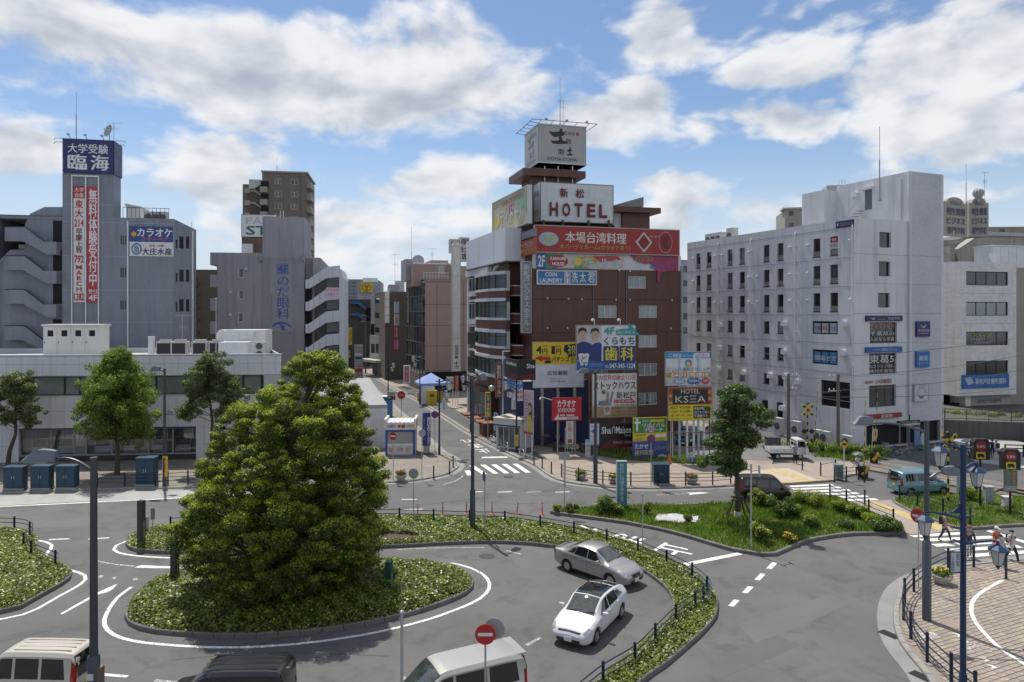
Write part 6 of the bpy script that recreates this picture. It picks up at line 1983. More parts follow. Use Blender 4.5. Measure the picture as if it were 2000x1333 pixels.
s_,w_,h_=sign('hoarding','white self storage hoarding below the dental hoarding',f2,(1157,730,1243.5,815),[('r',0,.75,1,1,(.4,.28,.17)),('t','屋内型貸収納全112室',.04,.03,.98,.15,RED,.012),('t','ストックハウス',.02,.18,.98,.37,(.03,.04,.03),.02),('t','新松戸',.54,.42,.98,.58,(.03,.04,.03),.02),('r',.49,.6,.86,.68,RED),('p',[(.86,.55),(.98,.68),(.86,.68)],RED),('t','この先700M',.5,.61,.9,.67,WHT,.012),('t','西洋ハウス株式会社新松戸駅前',.5,.7,.98,.725,(.1,.1,.1),0),('t','TEL 047-343-7000',.5,.725,.98,.745,BLK,.01),('t','文京堂Ｂタイプ全160室',.44,.77,.98,.83,(.06,.04,.03),0),('t','八ヶ崎Ｂタイプ全78室',.44,.85,.98,.9,(.06,.04,.03),0),('t','馬ヶ丘Ｂタイプ全104室',.44,.92,.98,.97,(.06,.04,.03),0),('p',[(.24,.72),(.42,.72),(.4,.95),(.26,.95)],(.5,.5,.44),'printed_bucket'),('e',.33,.82,.06,.06,(.4,.2,.15)),('p',[(.3,.72),(.33,.42),(.37,.42),(.35,.72)],(.35,.18,.1)),('p',[(.36,.72),(.44,.4),(.48,.42),(.4,.72)],(.2,.2,.36)),('e',.25,.42,.045,.045,(.05,.16,.06)),('e',.3,.66,.05,.04,(.1,.2,.05))],(.58,.59,.58),-.06,.2,'hoarding',(M_FRM,.03))
s_,w_,h_=sign('small_sign','red karaoke board with white lettering on a bracket post',Fac.at(1078,63.2,10),(1078.5,777,1136,822),[('t','カラオケ',.17,.1,.8,.42,WHT,.02),('t','JOYSOUND',.19,.46,.77,.68,WHT,.012),('p',[(.05,.95),(.22,.68),(.22,.84),(.88,.84),(.88,.95)],(.55,.55,.55)),('t','047-343-4400',.5,.86,.86,.93,BLK,0),('r',.26,.72,.42,.8,(.5,.4,.4)),('r',.48,.73,.74,.81,(.5,.4,.4))],(.4,.012,.025),0,.16,'sign')
legs(s_,[w_*.2,w_*.8],h_*.5,-5.4,M_POLE,.07,y=.2)
MB().tb([(0,.1,h_-.2),(-1.,.1,h_+.1),(-1.1,.1,h_)],.035,6).ball((-1.1,.05,h_-.06),.1).bd('lamp_arm',MSW,s_)
s_,w_,h_=sign('small_sign','narrow white vertical advertisement board under the red karaoke board',Fac.at(1106,62.9,10),(1106,823,1120,868),[('v','広告募集',.2,.05,.8,.45,(.45,.06,.04),.01),('e',.5,.62,.25,.12,GRY),('r',.2,.78,.8,.95,(.2,.08,.06))],(.5,.49,.47),0,.06)
legs(s_,[w_*.2,w_*.8],.3,-1.5,M_POLE,.03,y=.05)
s_,w_,h_=sign('small_sign','white board with blue arrow left of the black rental board',Fac.at(1151,62.6,10),(1152,828,1170,869),[('t','すぐ前',.15,.07,.9,.2,(.05,.05,.08),.01),('p',[(.1,.36),(.45,.24),(.45,.31),(.8,.31),(.8,.41),(.45,.41),(.45,.48)],BLU,'arrow'),('r',.3,.56,.7,.74,GRY),('t','オフィス',.2,.8,.8,.92,GRY,0)],(.55,.56,.58),0,.1,'sign',(pt_(BLU),.05))
legs(s_,[w_*.15,w_*.85],.3,-1.7,M_RUST,.06,y=.15)
s_,w_,h_=sign('small_sign','wide black rental shop board with white serif lettering near the pavement',Fac.at(1170,62.8,10),(1171,828,1236.5,874),SHM,BLK,0,.1,'sign',(pt_((.03,.03,.03)),.04))
legs(s_,[w_*.1,w_*.62,w_*.8],.3,-1.6,M_RUST,.08,y=.2)
s_,w_,h_=sign('small_sign','green and yellow church board with white cross',Fac.at(1236,61.4,10),(1236.5,815.5,1303,862),[('r',.02,.03,.98,.65,(.05,.22,.05)),('r',.09,.03,.14,.58,WHT),('r',.04,.17,.22,.25,WHT),('t','新松戸',.28,.1,.46,.2,WHT,0),('r',.5,.1,.9,.2,YEL),('t','リバイバル',.28,.23,.93,.42,WHT,.015),('t','チャーチ',.33,.46,.87,.62,WHT,.015),('t','日曜礼拝10:00',.05,.7,.4,.77,MAR,0),('r',.65,.72,.95,.83,WHT),('t','047-345-8010',.66,.87,.94,.94,(.25,.15,.02),0),('t','水曜祈祷会',.05,.85,.3,.93,(.3,.2,.02),0)],(.55,.46,.05),0,.1)
legs(s_,[w_*.12,w_*.9],.4,-4.2,M_POLE,.07,y=.16)
s_,w_,h_=sign('small_sign','blue dental clinic board with small map below the church board',Fac.at(1236,61.2,10),(1235.5,862.5,1303,908),[('p',[(.6,1),(.63,.8),(.72,.62),(.85,.56),(.98,.62),(1,.7),(1,1)],(.48,.5,.56),'printed_map'),('r',.68,.78,.96,.8,GRY),('r',.76,.68,.78,.95,GRY),('r',.84,.7,.9,.73,RED),('t','たかせ',.06,.1,.45,.3,WHT,.01),('t','歯科医院',.06,.36,.6,.58,(.55,.52,.2),.012),('t','土日も診療',.63,.2,.95,.36,(.3,.33,.5),0),('t','一般歯科・小児歯科',.06,.64,.5,.69,(.3,.32,.45),0),('t','TEL 047-348-7921',.06,.9,.42,.95,(.45,.46,.5),0)],(.05,.065,.25),0,.08)
s_,w_,h_=sign('hoarding','white dental hoarding with rainbow ring emblem at right of the billboards',Fac.at(1300,60.6,8),(1300.5,688,1388,753),[('r',0,0,1,.19,(.03,.22,.48)),('t','ご相談',.06,.04,.35,.16,WHT,.012),('t','ください!',.36,.07,.58,.15,WHT,0),('r',.62,.03,.97,.16,WHT),('t','訪問歯科',.64,.045,.95,.145,(.42,.06,.12),.01),*[('e',.5+.058*cos(q*pi/4),.34+.085*sin(q*pi/4),.026,.036,c_)for q,c_ in enumerate(((.45,.1,.2),(.5,.2,.05),(.55,.4,.05),(.2,.4,.1),(.05,.35,.3),(.05,.25,.5),(.1,.1,.4),(.3,.1,.35)))],('t','にじいろ歯科クリニック',.03,.46,.97,.58,(.04,.04,.05),.004),('r',.02,.61,.98,.76,(.42,.22,.06)),('t','04-7159-1818',.12,.63,.94,.74,WHT,.01),('e',.3,.87,.14,.09,(.25,.32,.45)),('t','南流山',.22,.83,.38,.91,WHT,0),('e',.62,.87,.15,.1,(.04,.1,.3)),('t','管理栄養士',.5,.83,.74,.9,WHT,0),('e',.88,.87,.09,.1,(.4,.05,.06)),('t','保育士',.82,.83,.94,.9,WHT,0),('r',.03,.8,.14,.94,(.45,.46,.48))],(.56,.58,.62),0,.2,'hoarding',(M_FRM,.04))
s2,w2,h2=sign('hoarding','black and yellow hotel hoarding with prices below the white dental one',Fac.at(1306,60.3,8),(1306.5,757,1389.5,821),[('r',.08,.05,.92,.5,(.02,.017,.014)),('r',0,.2,.08,.3,(.42,.25,.03)),('r',0,.4,.08,.5,(.42,.25,.03)),('r',.92,.1,1,.2,(.42,.25,.03)),('r',.92,.3,1,.4,(.42,.25,.03)),('t','HOTEL',.28,.05,.72,.19,(.5,.49,.45),0),('t','KSΞA',.15,.25,.86,.46,(.5,.49,.45),0),('r',0,.53,1,1,(.58,.47,.02)),('t','REST ￥2,900-',.03,.57,.52,.66,BLK,.015),('t','STAY ￥6,900-',.03,.69,.52,.78,BLK,.015),('t','☎ 047-343-3001',.03,.81,.53,.89,(.05,.08,.04),0),('t','http://www.k-wave.jp',.03,.92,.53,.98,(.3,.2,.02),0),('r',.57,.57,.97,.95,(.03,.03,.03)),('t','新松戸駅改札',.59,.6,.95,.69,WHT,.005),('t','出てすぐ右へ',.59,.72,.95,.8,WHT,.005),('t','千葉銀ウラ',.59,.83,.9,.92,WHT,.005)],(.3,.03,.02),0,.2,'hoarding',(M_FRM,.04))
zb_=Fac.at(1306,60.3,8).z(1350,821)
for k,(u,mm)in enumerate(((.1,MSW),(.28,mat('pale_blue_post',(.36,.44,.52),.5)),(.46,MSW),(.62,MSW),(.73,mat('pale_blue_post')),(.86,MSW))):
 legs(s2,[u*w2],h2+2.8 if k in(1,3,4)else .2,-zb_,mm,.11,y=.35)
fr_=th_('scaffold_fence','rusty pipe frame with rails standing under the hotel hoarding','fence',(*G(1312,905)[:2],0),rad(8))
for x in(0,3.45):
 MB().tb([(x,0,0),(x,0,3.8)],.05,6).bd('post',M_RUST,fr_)
for z in(1.3,2.6,3.7):
 MB().tb([(-.3,0,z),(3.7,0,z)],.035,6).bd('rail',M_RUST,fr_)
s_,w_,h_=sign('small_sign','black shop direction board with red arrow at the grass verge',Fac.at(1079,64.6,-6),(1079.5,864,1135,888),[('t','けんぱ',.48,.12,.78,.6,WHT,.02),('t','焼き鳥居酒屋',.22,.2,.44,.42,GRY,0),('p',[(.02,.82),(.12,.55),(.12,.68),(.42,.68),(.42,.9),(.12,.9)],(.22,.03,.03),'arrow'),('e',.86,.35,.07,.22,(.45,.33,.3)),('t','047-382-6543',.5,.7,.95,.9,WHT,0)],BLK,0,.08)
legs(s_,[w_*.08,w_*.5,w_*.92],.3,-.9,MBZ,.05,y=.12)
for(x0,y0,x1,y1,tx,lb,bgc)in((1143.5,859,1153,893,'中川','small white and blue name board of two characters on the verge',(.5,.52,.56)),(1347,884,1357,909,'ぜひ','small blue candidate board with a portrait leaning under the hoarding',(.05,.14,.36))):
 s_,w_,h_=sign('small_sign',lb,Fac.at(x0,62.2 if x0<1200 else 59.8,8),(x0,y0,x1,y1),[('r',0,0,1,.18,(.2,.35,.55)),('v',tx,.2,.25,.8,.75,NAV if x0<1200 else WHT,.02)]if x0<1200 else[('r',0,0,1,.38,(.5,.5,.5)),('e',.5,.2,.22,.13,SKN),('v','えの',.25,.42,.75,.92,WHT,.01)],bgc,0,.05)
 legs(s_,[w_*.5],.3,-.6,M_RUST,.03,y=.08)
s_,w_,h_=sign('pink_sign','tall pale pink beauty advertisement sign on two posts by the street',Fac.at(1022,64.4,-42),(1023,763,1041,848),[('t','セール',.1,.08,.7,.14,ORA,.01),('p',[(.45,.3),(.75,.27),(.92,.36),(.95,.7),(.6,.72),(.5,.5)],(.07,.05,.05),'hair'),('e',.62,.42,.2,.09,SKN),('p',[(.4,.6),(.75,.55),(.9,.7),(.9,.95),(.35,.95)],(.5,.42,.08),'yellow_top'),*[('r',.08,.2+.07*k,.42,.22+.07*k,(.4,.15,.2))for k in range(8)],('r',0,.95,1,1,(.4,.05,.08))],(.52,.4,.43),0,.12)
legs(s_,[w_*.15,w_*.85],.2,-2.1,MSW,.05,y=.06)
sign('fascia_sign','navy cram school fascia with gull emblem, uppermost of two on the white office',fcE,(1693,617,1763,627.5),[('p',[(.1,.3),(.17,.5),(.24,.3),(.19,.75),(.15,.75)],(.4,.42,.5)),('t','市進学院',.58,.22,.92,.8,(.45,.46,.52),.005),('r',.3,.6,.5,.7,(.4,.25,.05))],(.02,.02,.09),-.2,.2,'fascia sign')
sign('fascia_sign','mid blue seminar fascia below the navy one on the white office',fcE,(1692.5,678,1762.5,688.5),[('t','湘南ゼミナール',.42,.2,.85,.8,(.5,.55,.6),.005),('t','大学受験',.15,.35,.38,.65,(.3,.4,.5),0)],(.025,.1,.3),-.2,.2,'fascia sign')
sign('wall_sign','square navy cram school sign with gull emblem on the ribbed tower wall',fcE,(1791,628,1817,658),[('p',[(.25,.2),(.45,.35),(.7,.2),(.58,.42),(.4,.42)],(.4,.42,.5)),('t','市進学院',.08,.5,.92,.68,(.5,.5,.55),.005),('r',.12,.76,.88,.8,(.4,.25,.05))],(.025,.025,.13),-.35,.18)
sign('wall_sign','square bright blue seminar sign on the ribbed tower wall',fcE,(1790.5,687,1816,718),[('t','湘南',.15,.25,.85,.58,(.5,.55,.6),.02),('t','ゼミナール',.12,.66,.88,.8,(.5,.55,.6),0)],(.03,.12,.38),-.35,.18)
sign('wall_sign','small white square coffee shop sign on the ribbed tower wall',fcE,(1786.5,751,1813,783),[('t','COFFEE',.3,.06,.85,.16,(.4,.12,.06),0),('o',.5,.5,.3,.3,(.12,.13,.3),.12),('p',[(.3,.72),(.7,.72),(.6,.88),(.4,.88)],(.12,.13,.3))],(.5,.51,.54),-.35,.18,'sign',(pt_((.4,.41,.44)),.05))
t_=th_('wall_lettering','brown orange coffee shop lettering above the lowest window of the white office','lettering',(WCn+fcE.d*fcE.s(1688)-fcE.i*.12)[:2]+(fcE.z(1725,749),),fcE.a)
lt_(t_,'珈琲所',0,.05,1.1,.32,0,pt_((.28,.06,.01)),.02)
lt_(t_,'コメダ珈琲店',1.25,0,3.55,.45,0,pt_((.28,.06,.01)),.03)
for(x0,y0,x1,y1,rows_,lb)in((1700,631,1751,669,(('夏期講習受付',.06,.33,(.4,.2,.17)),('千葉県の',.45,.66,(.5,.5,.5)),('入試なら市進',.72,.94,(.5,.5,.5))),'window lettering about prefectural exams in the upper classroom window'),(1699,691,1750,730,(('東葛5',.06,.48,(.55,.6,.58)),('公立トップ校に',.55,.72,(.5,.5,.5)),('絶対の自信!',.78,.95,(.5,.5,.5))),'window lettering with a large figure five in the lower classroom window')):
 a_,c_,b_,d_=fcE.rect(x0,y0,x1,y1)
 o_=WCn+fcE.d*a_+fcE.i*.14
 t_=th_('window_lettering',lb,'lettering',(o_.x,o_.y,c_),fcE.a)
 for tx,v0,v1,cc in rows_:
  lt_(t_,tx,.1,(1-v1)*(d_-c_),b_-a_-.1,(1-v0)*(d_-c_),0,pt_(cc),.01)
for(x0,z0,x1,z1,tx,cc,lb)in((1588,10.95,1634,12.1,'市進 58名 71名',(.35,.1,.1),'pass count posters in the wide window of the white office'),(1588,7.98,1634,9.25,'湘南ゼミ',(.05,.2,.45),'blue film with lettering in the lower wide window of the white office')):
 a_,b_=fW.s(x0),fW.s(x1)
 o_=WL+fW.d*a_+fW.i*.08
 t_=th_('window_poster',lb,'poster',(o_.x,o_.y,z0),fW.a)
 for k in range(3):
  MB().box((b_-a_)*k/3+.08,0,.08,(b_-a_)*(k+1)/3-.08,.01,z1-z0-.1).bd('sheet',pt_(((.3,.4,.55),(.5,.45,.42),(.35,.45,.58))[k]if z0>9 else(.08,.22,.42)),t_)
 lt_(t_,tx,.15,.3,b_-a_-.15,.8,-.012,pt_(cc if z0>9 else WHT),.01)
sign('roof_edge_sign','small navy sign tilted along the roof edge of the white office',fW,(1632,431,1667,444),[('t','ウエストワンビル',.25,.25,.95,.8,(.4,.42,.5),0),('e',.12,.5,.05,.25,(.4,.42,.5))],(.03,.035,.09),-.12,.1,'sign')
for(x0,y0,x1,y1,its,bgc,lb)in((1636.7-15,463,1636.7,487,[('r',0,0,1,.45,(.35,.02,.04)),('t','個別',.2,.1,.8,.35,WHT),('t','design',.1,.55,.9,.8,(.15,.15,.15),0)],(.5,.5,.5),'red and white sticker in the top right window of the white office'),):
 a_,b_=fW.s(x0),fW.s(x1)
 sign('window_sticker',lb,fW,(x0,y0,x1,y1),its,bgc,.1,.02,'sticker')
sign('fascia_sign','red restaurant fascia over the ground floor shop of the white office',fcE,(1688,809,1762,817.5),[('t','中国家庭料理',.08,.3,.3,.7,(.4,.2,.2),0),('t','記房府',.44,.12,.74,.9,WHT,.01)],(.26,.02,.02),-.25,.25,'fascia sign')
sign('fascia_sign','black and cream shop sign reading TOKYO beside the red fascia',fcE,(1756,822,1797,832),[('r',0,.55,1,1,(.45,.44,.4)),('t','TOKYO DESK',.12,.1,.88,.45,(.5,.5,.5),0)],BLK,-.3,.25,'fascia sign')
sign('wall_sign','blue clinic sign with white characters low on the clinic wall',fcR,(1880,732,1971,758.5),[('p',[(.05,.25),(.17,.15),(.24,.6),(.12,.75)],(.4,.5,.65)),('t','新松戸診療所歯科',.27,.28,.93,.72,WHT,.01)],(.025,.13,.38),-.15,.12)
t_=th_('wall_lettering','faint dark clinic lettering on the ground floor wall at right','lettering',(fcR.O+fcR.d*fcR.s(1920)+fcR.i*.75)[:2]+(fcR.z(1950,787,.8),),fcR.a)
lt_(t_,'新松戸診療所',0,0,3.6,.55,0,pt_((.12,.12,.12)),.01)
a_,c_,b_,d_=fcR.rect(1888,649,1968,674)
o_=fcR.O+fcR.d*a_+fcR.i*.1
t_=th_('window_lettering','yellow and white care station lettering in the third clinic window row','lettering',(o_.x,o_.y,c_),fcR.a)
lt_(t_,'たんぽぽ',1.1,.95,3.8,1.4,0,pt_((.35,.4,.03)),.02)
lt_(t_,'訪問看護ステーション',.6,.5,4.4,.85,0,pt_((.4,.42,.42)),0)
lt_(t_,'新松戸出張所',1.2,.1,3.6,.42,0,pt_((.4,.42,.42)),0)
fa_=Fac.at(1843,88,25)
for k,(x0,x1,ang,lb)in enumerate(((1843,1889,28,'left arched face of the school roof tower with dark characters'),(1893,1931,-8,'right arched face of the school roof tower with dark characters'))):
 ff_=Fac.at(x0,88,ang)if k==0 else Fac(tuple((lastO+lastD)[:2]),-8)
 a_,b_=ff_.s(x0),ff_.s(x1)
 zlo,zhi=ff_.z((x0+x1)/2,462),ff_.z((x0+x1)/2,397)
 o_=ff_.O+ff_.d*a_
 t_=th_('school_sign',lb,'rooftop sign',(o_.x,o_.y,zlo),ff_.a)
 w_=b_-a_
 h_=zhi-zlo
 pts=[(0,0),(w_,0),(w_,h_)]+[(w_/2+w_*.36*cos(q*pi/12),h_+.75*sin(q*pi/12))for q in range(13)]+[(0,h_)]
 MB().xz(pts,0,.5 if k==0 else 2.4).bd('panel',mat('school_beige'),t_)
 for tx,v0,v1,cc in(('学校法人',.93,1.05,(.14,.14,.2)),('明生情報',.63,.85,(.05,.06,.12)),('ビジネス',.36,.56,(.05,.06,.12)),('専門学校',.06,.28,(.05,.06,.12))):
  lt_(t_,tx,w_*(.25 if v0>.9 else .13),h_*v0,w_*(.75 if v0>.9 else .9),h_*v1,-.08,pt_(cc),.025,name='raised_letter')
 lastO,lastD=ff_.O.copy(),ff_.d*ff_.s(1892)
q_=P(1911,378,90)
t_=th_('roof_ball','grey openwork ball on a stub above the school roof tower','ornament',(q_.x,q_.y,q_.z-1.2))
MB().tb([(0,0,0),(0,0,.7)],.15,8).bd('stub',MSG,t_)
MB().ball((0,0,1.2),.62,0,10).bd('ball',mat('ball_grey',(.3,.3,.29),.6),t_,True)
mb=MB()
for k in range(6):
 a_=k*pi/6
 mb.tb([(.66*cos(q*pi/8)*cos(a_),.66*cos(q*pi/8)*sin(a_),1.2+.66*sin(q*pi/8))for q in range(17)],.03,4)
mb.bd('hoops',MSW,t_)
q_=P(1887,395,92)
mast((q_.x,q_.y,q_.z-.5),5.5,.05,'thin rod behind the arched school roof tower')
q_=P(1923,392,92)
yagi((q_.x,q_.y,q_.z-.5),4.3,'aerial right of the ball on the school roof tower',.5)
#  trees, shrubs, ground cover
nr=np.random.default_rng(5)
M_BARK=mat('bark',(.075,.058,.042),.95,var=.3,scale=.3,fine=.3,bscale=14,bump=.8)
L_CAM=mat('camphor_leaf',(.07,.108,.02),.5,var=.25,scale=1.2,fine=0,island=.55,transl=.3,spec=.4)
L_CAM2=mat('camphor_young_sunlit_leaf',(.31,.36,.04),.5,var=.2,scale=1.,fine=0,island=.45,transl=.44,spec=.4)  # new growth colour, brightened to paint sunlight onto the crown
L_ZEL=mat('zelkova_leaf',(.12,.175,.045),.55,var=.2,scale=1.,fine=0,island=.5,transl=.35,spec=.3)
L_ZEL2=mat('zelkova_young_leaf',(.2,.275,.055),.55,var=.2,scale=1.,fine=0,island=.4,transl=.42,spec=.3)
L_DARK=mat('holly_leaf',(.09,.125,.04),.45,var=.25,scale=.8,fine=0,island=.5,transl=.2,spec=.5)
L_DARK2=mat('holly_young_leaf',(.15,.2,.065),.45,var=.25,scale=.8,fine=0,island=.5,transl=.3,spec=.5)
L_IVY=mat('ivy_leaf',(.11,.155,.024),.4,var=.3,scale=1.6,fine=0,island=.6,transl=.25,spec=.5)
L_IVY2=mat('ivy_pale_leaf',(.235,.275,.04),.4,var=.3,scale=1.2,fine=0,island=.5,transl=.3,spec=.5)
L_GRS=mat('grass_blade',(.12,.205,.03),.6,var=.35,scale=1.3,fine=0,island=.5,transl=.3,spec=.2)
L_GRS2=mat('dry_grass_blade',(.28,.26,.08),.7,var=.3,scale=1.,fine=0,island=.5,transl=.25,spec=.2)
L_SHR=mat('shrub_leaf',(.08,.14,.026),.5,var=.3,scale=.6,fine=0,island=.6,transl=.3,spec=.4)
L_YEL=mat('yellow_green_leaf',(.25,.3,.045),.5,var=.3,scale=.6,fine=0,island=.5,transl=.35,spec=.3)
M_FLW=mat('yellow_petal',(.62,.42,.02),.6,island=.4,fine=0)
M_FLR=mat('red_petal',(.4,.05,.05),.6,island=.4,fine=0)
def quads(name,V,mats,mi,parent=None):
 n=len(V)
 me=bpy.data.meshes.new(name)
 me.vertices.add(n*4)
 me.vertices.foreach_set('co',V.reshape(-1).astype(np.float32))
 me.loops.add(n*4)
 me.loops.foreach_set('vertex_index',np.arange(n*4,dtype=np.int32))
 me.polygons.add(n)
 me.polygons.foreach_set('loop_start',np.arange(0,n*4,4,dtype=np.int32))
 for m in mats:
  me.materials.append(m)
 me.polygons.foreach_set('material_index',np.asarray(mi,np.int32))
 me.update(calc_edges=True)
 return ob(name,me,parent)
def unit(a):
 return a/np.maximum(1e-9,np.linalg.norm(a,axis=1,keepdims=True))
def leaves(P0,N0,size,wid=.55,jit=.7):
 n=len(P0)
 nn=unit(N0+nr.normal(size=(n,3))*jit)
 t=unit(np.cross(nn,nr.normal(size=(n,3))))
 b=np.cross(nn,t)
 s=(size*nr.uniform(.7,1.3,n))[:,None]
 V=np.empty((n,4,3))
 V[:,0]=P0-t*s*.5
 V[:,1]=P0+b*s*.5*wid-t*s*.05+nn*s*.08
 V[:,2]=P0+t*s*.5
 V[:,3]=P0-b*s*.5*wid-t*s*.05+nn*s*.08
 return V
def clump_leaves(cl,per,size,young=.35,wid=.6,flat=.85,up=.35):
 C0=np.array(cl)
 m=len(C0)
 k=np.repeat(np.arange(m),np.maximum(8,(per*(C0[:,3]/C0[:,3].mean())**2)).astype(int))
 d=unit(nr.normal(size=(len(k),3)))
 rd=C0[k,3]*nr.uniform(.25,1.,len(k))**.5*nr.uniform(.8,1.12,len(k))
 off=d*rd[:,None]
 off[:,2]*=flat
 Pn=C0[k,:3]+off
 V=leaves(Pn,d+np.array([0,0,up]),size,wid)
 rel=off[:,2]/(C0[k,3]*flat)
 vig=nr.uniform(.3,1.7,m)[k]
 mi=(nr.uniform(size=len(k))<np.clip(young*vig*(.25+1.3*rel)*1.3,0,.95)).astype(int)  # pale leaves favour clump tops: new growth plus painted-in sun on the camphor
 return V,mi
def limb(mb,a,b,r0,r1,sag=0,n=5,wob=.12):
 a,b=Ve(a),Ve(b)
 L=(b-a).length
 pts=[]
 for i in range(n+1):
  t=i/n
  p=a.lerp(b,t)
  k=sin(pi*t)
  p+=Ve((rnd.uniform(-1,1),rnd.uniform(-1,1),rnd.uniform(-.5,.5)))*wob*L*.25*k+Ve((0,0,sag*k*L))
  pts.append(p)
 mb.tb(pts,[r0+(r1-r0)*i/n for i in range(n+1)],7)
 return pts
def spread(cands,md):
 out=[]
 for c in cands:
  if all((c[0]-o[0])**2+(c[1]-o[1])**2+(c[2]-o[2])**2>(md*(c[3]+o[3]))**2 for o in out):
   out.append(c)
 return out
def big_tree():
 bx,by=-10.6,32.6
 t=th_('camphor_tree','huge dome shaped camphor tree on the teardrop planting island','tree',(bx,by,.2))
 env=[(-.05,1.4,.1),(.6,2.9,.1),(1.6,4.05,.05),(3.,4.6,.05),(4.4,4.4,.1),(6.,3.8,.2),(7.2,3.4,.5),(8.3,3.,.8),(9.3,2.3,1.),(10.1,1.6,1.35),(10.8,1.1,1.5),(11.15,.4,1.5)]
 def er(z):
  for(z0,r0,c0),(z1,r1,c1)in zip(env,env[1:]):
   if z<=z1:
    u=(z-z0)/(z1-z0)
    return r0+(r1-r0)*u,c0+(c1-c0)*u
  return env[-1][1:]
 cand=[]
 for i in range(5200):
  z=rnd.uniform(.55,10.9)
  r,c=er(z)
  if rnd.random()>r/5.2:
   continue
  a=rnd.uniform(0,2*pi)
  lump=1+.05*sin(3*a+z*1.3)+.05*sin(8*a-z*2.6)
  f=rnd.uniform(.86,1.04)if rnd.random()<.85 else rnd.uniform(.35,.8)
  cr=rnd.choice((.28,.36,.5,.66))*(.8 if z>9 else 1)
  q=(r*lump*f-cr*.5)
  cand.append((c+q*cos(a),q*sin(a)*.95,z,cr))
 cl=spread(cand,.63)
 cl=[c for c in cl if not any((c[0]-g[0])**2+(c[2]-g[2])**2<g[3]**2 and c[1]<9-8.4*g[1]for g in((.75,1,7.3,.75),(-1.3,1,5.3,.6),(2.3,1,5.6,.5),(-2.7,1,2.7,.6),(1.1,1,2.6,.6),(-.6,1,3.6,.45),(1.6,1,9.2,.4),(-2.3,0,1.9,.55),(2.6,0,4.4,.5),(-.1,0,4.5,.4),(-1.5,0,9.4,.55),(1.2,0,8.,.3)))]
 hol=[]
 for i in range(46):
  z=rnd.uniform(1.,10.)
  r,c=er(z)
  a=rnd.uniform(pi,2*pi)
  hol.append((c+r*.9*cos(a),r*.9*sin(a),z,rnd.uniform(.35,.62)))
 cl=[c for c in cl if not any((c[0]-g[0])**2+(c[1]-g[1])**2+(c[2]-g[2])**2<g[3]**2 for g in hol)]
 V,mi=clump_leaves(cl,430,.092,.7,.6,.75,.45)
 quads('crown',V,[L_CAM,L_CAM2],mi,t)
 mb=MB()
 trunk=[(0,0,-.3),(.05,0,.5),(-.05,.05,2.),(.1,0,4.5),(.35,.1,7.),(1.,0,9.),(1.3,0,10.2)]
 mb.tb(trunk,[.62,.45,.38,.3,.2,.1,.04],12)
 mb.bd('trunk',M_BARK,t,True)
 mb=MB()
 pick=[c for c in cl if(c[0]**2+c[1]**2)>2.5]
 rnd.shuffle(pick)
 for c in pick[:80]:
  z0=max(.7,min(8.5,c[2]-rnd.uniform(.3,1.8)))
  x0=.1 if z0<5 else .1+(z0-5)*.2
  limb(mb,(x0,0,z0),c[:3],.11,.03,-.05)
 mb.bd('limbs',M_BARK,t,True)
big_tree()
def tree(name,label,base,trunk,clumps,per,size,mats,young,limbs=None,r0=.16,wid=.6,flat=.8,up=.35,group=None,extra=0):
 t=th_(name,label,'tree',base,0,group)
 full=list(clumps)
 for c in clumps:
  for q in range(extra):
   full.append((c[0]+rnd.uniform(-1,1)*c[3]*1.7,c[1]+rnd.uniform(-1,1)*c[3]*1.7,c[2]+rnd.uniform(-1.3,.7)*c[3],c[3]*rnd.uniform(.5,.85)))
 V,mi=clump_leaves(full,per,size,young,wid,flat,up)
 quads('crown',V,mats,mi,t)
 mb=MB()
 n=len(trunk)
 mb.tb(trunk,[r0*(1-.75*i/(n-1))for i in range(n)],9)
 mb.bd('trunk',M_BARK,t,True)
 mb=MB()
 tz=[p[2]for p in trunk]
 for c in clumps:
  z0=max(tz[1]*.8,min(tz[-1]*.95,c[2]-rnd.uniform(.3,1.2)))
  j=max(i for i in range(n-1)if tz[i]<=z0)if z0>tz[0]else 0
  u=(z0-tz[j])/max(1e-6,tz[j+1]-tz[j])
  p=[trunk[j][k]+(trunk[j+1][k]-trunk[j][k])*min(1,u)for k in range(3)]
  limb(mb,p,c[:3],r0*.2,.012,0,4)
 mb.bd('limbs',M_BARK,t,True)
 return t
def dome(n,z0,z1,prof,cr,sy=1.,cx=0):
 c=[]
 for i in range(n):
  z=rnd.uniform(z0,z1)
  r=prof((z-z0)/(z1-z0))
  a=rnd.uniform(0,2*pi)
  f=rnd.uniform(.2,1.)**.5
  c.append((cx+r*f*cos(a),r*f*sin(a)*sy,z,rnd.uniform(*cr)))
 return c
p=G(14,922)
tree('pruned_tree','cloud pruned dark tree at the far left in front of the bank',(p.x,p.y,.1),[(0,0,0),(.2,0,1.6),(.7,0,3.),(.6,.1,5.2),(.9,0,7.4)],[(.3,.2,7.6,.6),(.9,-.2,7.4,.65),(-.6,0,7.,.6),(1.5,.1,6.7,.6),(.4,-.5,6.5,.7),(-.9,.3,6.,.6),(1.6,-.3,5.8,.6),(.8,.5,5.6,.6),(-.6,-.3,5.1,.55),(1.9,.2,4.9,.5),(1.2,-.4,4.5,.5),(-1.1,.1,4.3,.5),(2.,0,4.,.5),(.2,-.4,4.6,.45),(-1.5,0,5.4,.5)],200,.13,[L_DARK,L_DARK2],.6,r0=.2,flat=.8,extra=7)
p=G(229,931)
zel=dome(120,3.3,9.6,lambda u:3.*(1-u)**.55*(.55+.9*min(u*2.2,.5)),(.5,.85))
zel+=[(-.6+.35*k,0,9.3+.55*(k%3)*.5,.42)for k in range(5)]
